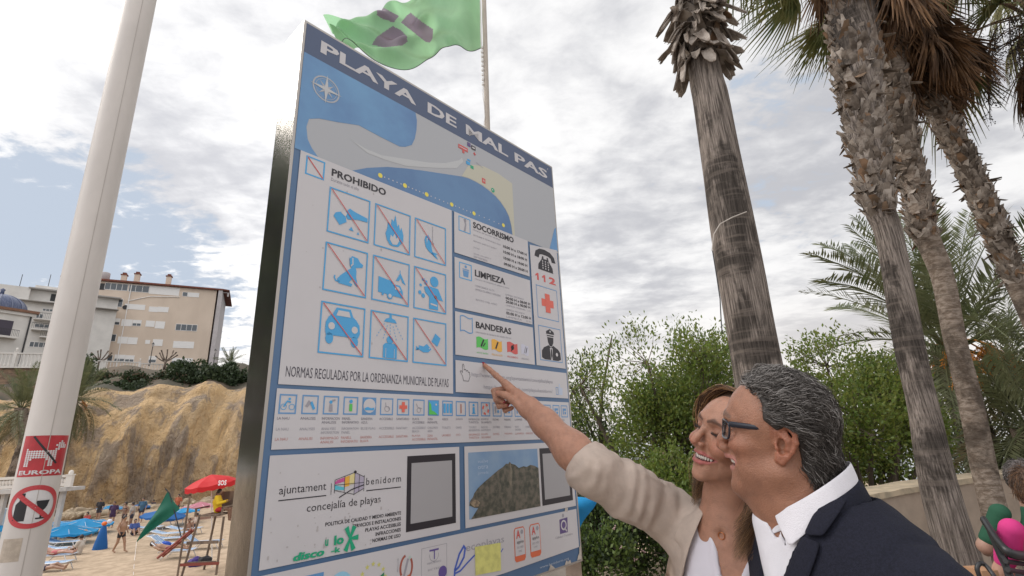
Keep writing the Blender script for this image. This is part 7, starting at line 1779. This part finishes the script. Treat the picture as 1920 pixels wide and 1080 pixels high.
def sit(knee=.45, arm=.3):
    return dict(pel=(0, 0, .12), chest=(0, -.06, .42), neck=(0, -.04, .66), head=(0, .0, .80), shl=(-.18, -.05, .60), shr=(.18, -.05, .60), ell=(-.24, .05, .36), elr=(.24, .05, .36), hal=(-.16, .28, arm), har=(.16, .28, arm), hipl=(-.09, .05, .12), hipr=(.09, .05, .12), knl=(-.12, .42, .12 + knee * .5), knr=(.12, .42, .12 + knee * .5), anl=(-.12, .62 + (1 - knee) * .2, .06), anr=(.12, .62 + (1 - knee) * .2, .06), toel=(-.12, .80, .09), toer=(.12, .80, .09))
def lie(knee=0.0):
    return dict(pel=(0, 0, .12), chest=(0, -.32, .20), neck=(0, -.54, .30), head=(0, -.68, .36), look=(0, .6, .8), shl=(-.18, -.48, .24), shr=(.18, -.48, .24), ell=(-.26, -.22, .14), elr=(.26, -.22, .14), hal=(-.22, .02, .10), har=(.22, .02, .10), hipl=(-.09, .04, .12), hipr=(.09, .04, .12), knl=(-.11, .44, .14 + knee), knr=(.11, .46, .14 + knee * .3), anl=(-.11, .82 - knee * .4, .08), anr=(.11, .88, .08), toel=(-.12, .88 - knee * .4, .20), toer=(.12, .94, .20))
ZB = -2.72
def B0(px, py, dz=0.0): return PZ(px, py, ZB + dz)
gp = 'bathers on the beach'
figure('man in black trunks walking across the sand away from the closed blue parasol', B0(222, 1036), R(-100), stand(.24), (.33, .19, .12), (.035, .03, .03), [('trunks', 'trunks', (.02, .02, .025))], group=gp)
figure('woman in a black swimsuit standing between the boulders and the walking man', B0(229, 992), R(160), stand(.05, 1.0), (.30, .17, .11), (.02, .015, .012), [('swimsuit', 'trunks', (.02, .015, .03)), ('swim_top', 'bra', (.02, .015, .03))], group=gp, hl=.15)
figure('woman in a dark purple dress standing left of the woman in black', B0(207, 990), R(200), stand(.04), (.33, .20, .14), (.03, .02, .02), [('dress', 'shirt', (.06, .03, .08)), ('skirt', 'trunks', (.06, .03, .08))], group=gp, hl=.12)
figure('person in dark clothes near the cliff foot above the blue parasols', B0(106, 978), R(150), stand(.1), (.3, .18, .12), (.03, .02, .02), [('shirt', 'shirt', (.03, .03, .045)), ('shorts', 'trunks', (.03, .03, .05))], group=gp)
figure('pink shirted bather sitting far up the beach beside the green flag', B0(340, 972), R(200), sit(.4), (.34, .2, .13), (.05, .03, .02), [('shirt', 'shirt', (.42, .12, .16))], group=gp)
figure('bather sitting in the shade between the flag and the lifeguard chair', B0(352, 1003), R(210), sit(.5), (.26, .14, .09), (.02, .015, .012), [('trunks', 'trunks', (.30, .05, .05))], group=gp)
figure('small far bather sitting at the rocks behind the blue flag parasol', B0(285, 957), R(170), sit(.6), (.3, .18, .12), (.02, .02, .02), [('shirt', 'shirt', (.05, .04, .06))], group=gp)

for px, py, rz, kind, colr, lb in ((243, 985, 120, 's', (.35, .30, .26), 'bather in a pale shirt standing between the woman in black and the deep blue parasol'), (262, 972, 200, 's', (.05, .12, .20), 'far bather in a teal shirt standing left of the deep blue parasol'), (160, 985, 170, 't', (.40, .07, .07), 'far bather in red sitting behind the right blue parasol'), (182, 972, 190, 's', (.03, .03, .035), 'far bather in black standing above the orange knob'), (250, 1003, 230, 't', (.06, .10, .30), 'bather in blue sitting on the sand left of the green flag'), (366, 990, 150, 't', (.45, .36, .30), 'bather in a beige shirt sitting beside the lifeguard ladder'), (330, 962, 180, 's', (.40, .12, .06), 'far bather in an orange shirt standing near the pink parasol'), (70, 990, 170, 's', (.10, .06, .14), 'bather in a violet shirt standing just right of the white column'), (146, 1040, 90, 't', (.50, .45, .40), 'bather in a white shirt sitting at the foot end of the left sunbeds')):
    figure(lb, B0(px, py + (8 if kind == 's' else 0)), R(rz), stand(.06) if kind == 's' else sit(.45), (.32, .19, .13), (.03, .022, .018), [('shirt', 'shirt', colr), ('shorts', 'trunks', (.04, .04, .06))], h=.022, group=gp)
# sunbeds
FRM = mat('sunbed_frame', (.62, .62, .64), .4); SB1 = mat('sunbed_blue', (.05, .22, .46), .8); SB2 = mat('sunbed_white', (.55, .60, .66), .8)
def make_bed(back):
    t = thing('sunbed', 'x', 'sunbed', (0, 0, 0)); fr = MB(); be = R(back)
    hinge = np.array([0, -.15, .34]); bk = hinge + np.array([0, -.68 * math.cos(be), .68 * math.sin(be)])
    for s in (-.31, .31):
        fr.tube([(s, 1.05, .34), (s, -.15, .34)], .022, 6, FRM); fr.tube([(s, -.15, .34), (s, bk[1], bk[2])], .022, 6, FRM)
    fr.tube([(-.31, 1.05, .34), (.31, 1.05, .34)], .022, 6, FRM); fr.tube([(-.31, bk[1], bk[2]), (.31, bk[1], bk[2])], .022, 6, FRM); fr.build('frame', FRM, t, True)
    for s in (-.31, .31):
        for y0, y1 in ((.85, 1.02), (.10, -.25)): m = MB(); m.tube([(s, y0, .34), (s, y1, .0)], .02, 6, FRM); m.build('leg', FRM, t, True)
    cl = MB(); n = 9
    for i in range(n):
        x0, x1 = -.29 + .58 * i / n, -.29 + .58 * (i + 1) / n; mm = SB1 if i % 2 == 0 else SB2
        for a, b in ((np.array([0, 1.03, .35]), np.array([0, -.14, .335])), (np.array([0, -.14, .335]), bk + np.array([0, 0, .01]))):
            e = np.array([0, 0, .012]); X0, X1 = np.array([x0, 0, 0]), np.array([x1, 0, 0]); m_ = (a + b) / 2 - np.array([0, 0, .02])
            vs = [a + X0, a + X1, m_ + X1, m_ + X0, b + X1, b + X0]; vs = vs + [v - e for v in vs]; cl.add(vs, [(0, 1, 2, 3), (3, 2, 4, 5), (6, 9, 8, 7), (9, 11, 10, 8), (0, 6, 7, 1), (5, 4, 10, 11), (0, 3, 9, 6), (3, 5, 11, 9), (1, 7, 8, 2), (2, 8, 10, 4)], mm)
    cl.build('sling', SB1, t); return t
PRO = {0: make_bed(16), 1: make_bed(38)}; used = set()
def bed(px, py, rz, back, label):
    o = PRO[back] if back not in used else copy_tree(PRO[back]); used.add(back); o.location = B0(px, py); o.rotation_euler = (0, 0, R(rz)); tag(o, label, 'sunbed', 'blue and white striped sunbeds on the sand')
for a in ((118, 1017, -84, 0, 'striped sunbed farthest back in the left row, under the blue parasols'), (110, 1029, -84, 0, 'second striped sunbed from the back of the left row'), (101, 1042, -84, 0, 'third striped sunbed from the back of the left row, with a towel'), (90, 1056, -84, 0, 'fourth striped sunbed from the back of the left row'), (78, 1072, -84, 0, 'striped sunbed nearest to the white column in the left row'), (312, 1012, -80, 0, 'striped sunbed farthest back behind the green flag'), (308, 1022, -80, 0, 'striped sunbed with the blue bag beside the green flag'), (312, 1034, -80, 1, 'raised striped sunbed in the middle of the flag row'), (316, 1048, -80, 1, 'raised striped sunbed nearest to the lifeguard chair'), (340, 1003, -80, 0, 'striped sunbed behind the lifeguard chair legs'), (268, 1000, -80, 0, 'striped sunbed at the far left corner of the flag row'), (128, 1006, -84, 0, 'striped sunbed in the shade of the right blue parasol'), (60, 1010, -84, 1, 'raised striped sunbed just right of the white column'), (372, 1030, -80, 1, 'raised striped sunbed behind the lifeguard chair'), (296, 988, -80, 1, 'raised striped sunbed under the deep blue parasol')): bed(*a)
figure('sunbather lying with raised knees under the large blue parasols', B0(140, 1010, .30), R(-84), lie(.25), (.36, .20, .13), (.03, .02, .015), [('trunks', 'trunks', (.04, .04, .05))], group=gp)
figure('sunbather lying on the third left sunbed in pink', B0(101, 1041, .34), R(-84), lie(.0), (.42, .24, .18), (.06, .04, .02), [('swimsuit', 'trunks', (.45, .13, .14))], group=gp)
figure('sunbather with dark hair lying nearest to the white column', B0(78, 1072, .34), R(-84), lie(.1), (.32, .18, .12), (.03, .02, .02), [('trunks', 'trunks', (.03, .03, .06))], group=gp)
figure('sunbather in dark red leaning on the raised bed by the green flag', B0(314, 1034, .34), R(-80), lie(.2), (.33, .19, .13), (.03, .02, .02), [('trunks', 'trunks', (.16, .03, .03))], group=gp)
def cloth_lump(label, cat, name, p, size, m, seed):
    f = lambda v: v.ell((0, 0, size[2] * .5), size) + .25 * min(size) * rough_noise((v.X, v.Y, v.Z), seed, 2.2 / min(size)); s = max(size) * 1.7
    v, q = nets(lambda v: smax(f(v), -v.Z, .01), (-s, -s, -.02), (s, s, s * 1.3), min(size) / 7); o = np_mesh(name, [(v, q)], m); o.location = p; return tag(o, label, cat)
cloth_lump('bright blue beach bag lying on a sunbed by the green flag', 'bag', 'beach_bag', B0(308, 1026, .36), (.30, .20, .16), mat('bag_blue', (.02, .08, .42), .8), 3)
cloth_lump('dark violet rucksack under the lifeguard chair', 'bag', 'rucksack', B0(366, 1062), (.30, .25, .24), mat('bag_violet', (.05, .03, .18), .85), 4)
cloth_lump('black bag on the lower step of the lifeguard chair', 'bag', 'bag', B0(384, 1054, .35), (.26, .18, .15), mat('bag_black', (.02, .02, .025), .85), 5)
# parasols
gb = 'blue beach parasols'
p1 = B0(118, 1022); parasol('beach_parasol', 'large blue parasol lower and nearer of the pair left of the bathers', p1, P(118, 984, p1[1])[2], 1.45, BLU, 8, (.1, 0), .2, gb)
p1 = B0(150, 1004); parasol('beach_parasol', 'blue parasol farther and right of the left pair', p1, P(150, 972, p1[1])[2], 1.6, BLU, 8, (.1, 0), .17, gb)
p1 = B0(-14, 1030); parasol('beach_parasol', 'blue parasol cut off by the left edge of the photo', p1, P(-14, 985, p1[1])[2], .75, BLU, 8, (0, 0), .3, gb)
BLD = mat('canopy_blue_deep', (.012, .13, .40), .7, trans=.3)
p1 = B0(300, 990); parasol('beach_parasol', 'deep blue parasol half hidden behind the green triangular flag', p1, P(302, 955, p1[1])[2], 1.35, BLD, 8, (.15, 0), .28, gb)
p1 = B0(342, 982); parasol('beach_parasol', 'blue parasol right of the green triangular flag', p1, P(342, 952, p1[1])[2], 1.0, BLU, 8, (0, 0), .2, gb)
p1 = B0(372, 972); parasol('beach_parasol', 'pale pink parasol left of the lifeguard', p1, P(372, 941, p1[1])[2], 1.25, mat('canopy_pink', (.55, .22, .28), .8, trans=.3), 8, (0, 0), .22, 'other beach parasols')
def bagged():
    b = B0(187, 1030); t = thing('closed_parasol', 'closed blue parasol with an orange knob and a white cloth on its tip', 'parasol', b); mb = MB(); H = P(188, 985, b[1])[2] - b[2]
    mb.lathe([(.34, .0), (.30, .25), (.22, .6), (.13, H - .12), (.06, H - .02), (0, H)], (0, 0, 0), 14, BLD); mb.build('canopy', BLD, t, True)
    mb = MB(); mb.ball((0, 0, H + .08), (.13, .13, .11), 10, mat('knob_orange', (.75, .16, .02), .5)); mb.build('knob', None, t, True); mb = MB(); mb.ball((.26, 0, H + .18), (.14, .1, .12), 8, mat('cloth_white', (.65, .63, .68), .9)); mb.build('cloth', None, t, True)
bagged()
for px, py, top, r, m, lb in ((205, 966, 947, 1.1, BLU, 'small far blue parasol above the standing women'), (262, 960, 944, 1.0, BLD, 'small far dark blue parasol left of the pale boulders'), (60, 1006, 975, 1.2, BLU, 'blue parasol just right of the white column')):
    p1 = B0(px, py); parasol('beach_parasol', lb, p1, P(px, top, p1[1])[2], r, m, 8, (.05, 0), .2, gb)
# lifeguard chair
def chair():
    Y = 17.5; WD = mat('chair_wood', (.21, .155, .115), .85, col2=(.12, .09, .07), vscale=6, stretch=(1, 1, .2)); WR_ = mat('chair_wood_red', (.22, .055, .04), .8)
    o = B0(382, 1074); Y = o[1]; k = cam_depth(o) / FPX; t = thing('lifeguard_chair', 'tall wooden lifeguard chair with a red ladder on the sand', 'lifeguard chair', o)
    X = lambda px: (px - 382) * k; hz = lambda py: P(382, py, Y)[2] - o[2]
    sz = hz(965)
    for px, dy, pt in ((356, -.55, 962), (420, -.55, 968), (366, .55, 962), (428, .55, 968)):
        mb = MB(); mb.tube([(X(px) , dy, -.1), (X(px) * .72 + .2, dy * .8, hz(pt))], .05, 4, WD); mb.build('leg', WD, t)
    mb = MB(); mb.box((.18, 0, sz), (.85, .95, .06), WD); mb.build('seat', WD, t); mb = MB(); mb.box((.25, .50, sz + .45), (.85, .05, .75), WD); mb.build('backrest', WD, t)
    for s in (-.45, .62):
        mb = MB(); mb.box((s + .06, 0, sz + .28), (.07, .9, .05), WD); mb.box((s + .06, -.42, sz + .13), (.06, .06, .30), WD); mb.build('armrest', WD, t)
    mb = MB(); mb.tube([(X(353), -.6, hz(928)), (X(350), -.58, -.1)], .045, 4, WD); mb.build('front_post', WD, t)
    for z, r_ in ((.45, WD), (sz * .55, WD)): mb = MB(); mb.box((.1, -.52, z), (1.25, .05, .11), r_); mb.build('crossbar', WD, t)
    mb = MB(); mb.tube([(X(318), -.9, hz(1035)), (X(366), -.62, hz(988))], .045, 4, WR_); mb.tube([(X(318), -.6, hz(1035)), (X(366), -.35, hz(988))], .045, 4, WR_)
    for u in np.linspace(.1, .9, 5): a = lerp((X(318), -.9, hz(1035)), (X(366), -.62, hz(988)), u); mb.tube([a, a + np.array([0, .3, 0])], .03, 4, WR_)
    mb.build('ladder', WR_, t); mb = MB(); mb.box((.12, -.56, hz(1052)), (1.5, .06, .10), WR_); mb.build('red_bar', WR_, t)
    J = sit(.1, .42); J['knl'] = (-.12, .45, .12); J['knr'] = (.12, .45, .12); J['anl'] = (-.12, .50, -.28); J['anr'] = (.12, .50, -.28); J['toel'] = (-.12, .64, -.33); J['toer'] = (.12, .64, -.33)
    figure('lifeguard in a yellow jacket and red shorts sitting on the wooden chair', o + np.array([.22, .05, sz + .05]), R(-75), J, (.22, .12, .08), (.012, .01, .01), [('jacket', 'jacket', (.68, .46, .02)), ('shorts', 'trunks', (.45, .03, .03))])
    top = P(405, 889, Y + .8); RED = mat('canopy_red', (.60, .02, .025), .7, trans=.25)
    u = parasol('beach_parasol', 'red parasol with white lettering over the lifeguard', (top[0] + .35, top[1], o[2]), top[2], .98, RED, 8, (-.35, -.35), .36, 'other beach parasols', .22)
    vs, fs = text_mesh('SOS', .03); vs = (vs - vs.min(0)) / (vs.max(0) - vs.min(0)); mb = MB(); c = P(417, 905, top[1] - 1.02)
    n = ray(417, 905); n[2] = 0; n /= np.linalg.norm(n); rt = np.array([n[1], -n[0], 0]); upv = np.array([0, 0, 1.]) + n * .45
    mb.add([np.array(c) + rt * (p[0] - .5) * .30 + upv * (p[1] - .5) * .20 - n * .05 - np.array(u.location) for p in vs], fs, mat('letter_white', (.75, .72, .72), .6)); mb.build('lettering', None, u)
chair()
def green_flag():
    Y = B0(345, 1020)[1]; a = P(310, 916, Y); b = B0(345, 1020); t = thing('beach_flag', 'dark green triangular flag slung from a leaning pole over the sunbeds', 'flag', b)
    mb = MB(); mb.tube([np.array([0, 0, -.1]), P(318, 925, Y) - b, a - b], .03, 6, DARKM); mb.build('pole', DARKM, t)
    m = mat('beach_flag_green', (.012, .13, .085), .7, trans=.3); rows = []
    A_, B_, C_ = P(314, 922, Y), P(256, 1016, Y - .3), P(337, 955, Y)
    n = 14; vs = []
    for i in range(n):
        u = i / (n - 1)
        for j in range(n):
            w = j / (n - 1); p = lerp(lerp(A_, C_, w), lerp(B_, lerp(B_, C_, .12), w), u); vs.append(p + np.array([0, .12 * math.sin(u * 5 + w * 7) * math.sin(u * 3), .03 * math.sin(w * 9 + u * 3)]) - b)
    fs = [(i * n + j, i * n + j + 1, (i + 1) * n + j + 1, (i + 1) * n + j) for i in range(n - 1) for j in range(n - 1)]
    mb = MB(); mb.add(vs, fs, m); mb.build('cloth', m, t, True); mb = MB(); e = B0(250, 1078); mb.tube([B_ + (0, 0, .02) - b, lerp(B_, e, .5) - b - np.array([0, 0, .15]), e - b], .008, 4, SHUT); mb.build('guy_rope', SHUT, t)
green_flag()
# terrace stair with balustrade on the beach
tz = B0(60, 990)[1] + 2
pts = [P(-30, 920, 30), P(62, 912, 30.5), P(128, 913, 31)]
balustrade(pts, 'white balustrade of the low beach terrace behind the white column', .62, .16, 1.7)
def terrace():
    m = mat('terrace_white', (.52, .50, .48), .9, var=.2, vscale=1.5); t = thing('beach_terrace', 'white beach terrace slab on pillars behind the white column', 'terrace', (pts[0][0], pts[0][1], ZB)); o = np.array(t.location)
    mb = MB(); a, b = np.array(pts[0]), np.array(pts[-1]); mb.add([a - (0, .25, .02) - o, b - (-.1, .25, .02) - o, b + (.1, 1.1, -.02) - o, a + (0, 1.1, -.02) - o] + [q - o - np.array([0, 0, .2]) for q in (a - (0, .25, .02), b - (-.1, .25, .02), b + (.1, 1.1, -.02), a + (0, 1.1, -.02))], [(0, 1, 2, 3), (4, 7, 6, 5), (0, 4, 5, 1), (1, 5, 6, 2), (2, 6, 7, 3), (3, 7, 4, 0)], m); mb.build('slab', m, t)
    for u in (.2, .52, .9): c = lerp(a, b, u) - o; mb = MB(); mb.box((c[0], c[1] + .3, (c[2] - .2) / 2 - .1), (.22, .22, c[2] + .02), m); mb.build('pillar', m, t)
    mb = MB(); c = P(12, 955, 31.5) - o; mb.box((c[0], c[1] + .6, 1.0), (1.6, 1.2, 2.0), mat('locker_blue', (.28, .36, .44), .6)); mb.build('locker', None, t)
terrace()
# boulders at the foot of the cliff
RK = mat('boulder', (.46, .37, .26), .95, col2=(.30, .235, .165), vscale=1.6, bump=.8, bscale=5); rgb = np.random.default_rng(31); rocks = []
for k in range(4):
    f = lambda v: v.ell((0, 0, 0), (.5, .42, .34)) + .13 * rough_noise((v.X, v.Y, v.Z), 50 + k, 3.2) + .04 * rough_noise((v.X, v.Y, v.Z), 60 + k, 9)
    o = np_mesh('boulder', [nets(f, (-.8, -.8, -.7), (.8, .8, .7), .05)], RK); rocks.append(o)
lines_ = [(110, 968), (150, 963), (200, 956), (250, 948), (300, 942), (350, 938), (400, 932), (445, 928)]; used_r = [0] * 4
for k in range(150):
    u = rgb.uniform(0, 6.999); i = int(u); px, py = lerp(lines_[i], lines_[i + 1], u - i); p = B0(px, py + 12 - 30 * (k % 5) / 10.); p = PZ(px, py + rgb.uniform(-3, 10), ZB + .25); j = k % 4; o = rocks[j] if not used_r[j] else rocks[j].copy()
    if used_r[j]: COL.objects.link(o)
    used_r[j] = 1; o.location = p + np.array([0, 0, rgb.uniform(-.1, .25)]); s = rgb.uniform(.3, 1.0); o.scale = (s * rgb.uniform(.9, 1.6), s, s * rgb.uniform(.7, 1.1)); o.rotation_euler = (rgb.normal() * .3, rgb.normal() * .3, rgb.uniform(0, 6.28)); tag(o, 'pale sandy boulder in the line of rocks at the foot of the cliff', 'boulder', 'boulders at the foot of the cliff')

# ------------------------------------------------------------ seated pair on the right
def seated_pair():
    BLKM = mat('bench_black', (.018, .018, .02), .4)
    b = P(1905, 1000, 3.5); gz = 0
    t = thing('bench', 'black metal bench with curved armrest at the right edge, seen from behind', 'bench', (b[0] + .25, b[1] + .05, 0), R(-40)); 
    t.rotation_euler = (0, 0, 0); o = np.array(t.location)
    mb = MB(); mb.box((.45, .35, .44), (1.3, .5, .04), BLKM); mb.build('seat', BLKM, t)
    for k in range(3):
        mb = MB(); q = [P(1885 + 4 * k, 1052 + 16 * k, 3.05), P(1935, 1060 + 16 * k, 3.1), P(2100, 1064 + 16 * k, 3.3)]; mb.tube([p - o for p in q], .014, 6, BLKM); mb.build('back_slat', BLKM, t)
    q = [P(1845, 975, 3.30), P(1857, 994, 3.2), P(1872, 1016, 3.12), P(1889, 1034, 3.05), P(1908, 1041, 3.05), P(1940, 1044, 3.08)]; mb = MB(); mb.tube([p - o for p in spline(q, 20)], .019, 8, BLKM, flat=1.3); mb.build('armrest', BLKM, t, True)
    q = [P(1860, 998, 3.2), P(1880, 1045, 3.1), P(1898, 1095, 3.05)]; mb = MB(); e = q[-1] - o; mb.tube([p - o for p in q] + [np.array([e[0] + .03, e[1], 0])], .022, 6, BLKM); mb.build('leg', BLKM, t)
    mb = MB(); mb.tube([np.array([1.0, .1, 0]), np.array([1.0, .1, .9])], .022, 6, BLKM); mb.build('leg', BLKM, t)
    J = sit(.2, .30); 
    def up(J, dz): return {k: (v if k == 'look' else (v[0], v[1], v[2] + dz)) for k, v in J.items()}
    J['anl'] = (-.12, .50, -.36); J['anr'] = (.12, .50, -.36); J['toel'] = (-.12, .66, -.42); J['toer'] = (.12, .66, -.42)
    J['knl'] = (-.12, .46, .12); J['knr'] = (.12, .46, .12)
    J1 = up(J, .47); J1['ell'] = (-.30, -.02, .86); J1['hal'] = (-.27, .16, .80)
    c = P(1913, 884, 3.6)
    figure('grey haired person in a dark green polo shirt sitting at the right edge', (c[0], c[1], 0.0), R(-30), J1, (.40, .24, .18), (.13, .11, .105), [('polo_shirt', 'shirt', (.015, .085, .045)), ('trousers', 'trunks', (.05, .05, .06))], h=.010)
    J2 = up(J, .46); c = P(1938, 918, 3.15)
    figure('person with brown hair in a bright pink top sitting nearest at the right edge', (c[0], c[1], 0.0), R(-20), J2, (.42, .25, .19), (.09, .05, .03), [('top', 'shirt', (.52, .03, .18)), ('trousers', 'trunks', (.04, .04, .06))], h=.010, hl=.10)
    # nearer armrest with a resting knee
    b = P(1850, 1065, 3.0); t = thing('folding_chair', 'black tube chair arm with a tan seat edge in front of the palms', 'chair', (b[0] + .08, b[1], 0)); o = np.array(t.location); mb = MB()
    q = [P(1838, 1085, 3.0), P(1832, 1066, 3.0), P(1838, 1056, 3.0), P(1848, 1060, 3.0), P(1868, 1086, 2.95), P(1880, 1110, 2.9)]; mb.tube(spline([p - o for p in q] + [np.array([.15, -.05, 0])], 24), .011, 6, BLKM); mb.tube([q[0] - o, np.array([-.08, .0, 0])], .011, 6, BLKM); mb.build('frame', BLKM, t, True)
    mb = MB(); c = P(1852, 1090, 3.06) - o; mb.box(c + np.array([.06, .1, 0]), (.09, .12, .08), mat('chair_tan', (.36, .20, .11), .8)); mb.build('seat', None, t)
seated_pair()
def shag(name, label_bit, r, m, seed, n=1500):
    """short hair on the heads of the seated pair"""
    o = [q for q in bpy.data.objects if q.parent is None and label_bit in str(q.get('label', ''))][0]; hb = [c for c in o.children if c.name.startswith('hair')][0]
    v = np.array([q.co[:] for q in hb.data.vertices]); nn = np.array([q.normal[:] for q in hb.data.vertices]); rg = np.random.default_rng(seed); L = []
    for i in rg.integers(0, len(v), n):
        d = nn[i] * .5 + np.array([0, -.2, -.9]) + rg.normal(size=3) * .35; d -= nn[i] * (d.dot(nn[i]) - .15); d /= np.linalg.norm(d) + 1e-9; l = r * rg.uniform(.6, 1.3)
        L.append((np.array([v[i] - nn[i] * .002 + d * l * u + nn[i] * .006 * math.sin(u * 3) for u in np.linspace(0, 1, 6)]), rg.uniform(.0008, .0016), int(rg.integers(0, len(m)))))
    st = strands(name, L, m, bpy.data.objects[o.name]); st.parent = o; st.matrix_parent_inverse = Matrix(); st.data.transform(Matrix.Translation(Vector(o.location)) if False else Matrix())
shag('hair_locks', 'dark green polo', .03, [mat('hair_grey_dark', (.035, .03, .028)), mat('hair_grey_mid', (.1, .09, .08)), mat('seat_hair_grey', (.19, .17, .165), .5)], 5)
shag('hair_locks', 'bright pink top', .05, [mat('hair_brown_dark', (.05, .03, .02)), mat('hair_brown', (.15, .075, .034)), mat('hair_brown_dark', (.05, .03, .02))], 6)
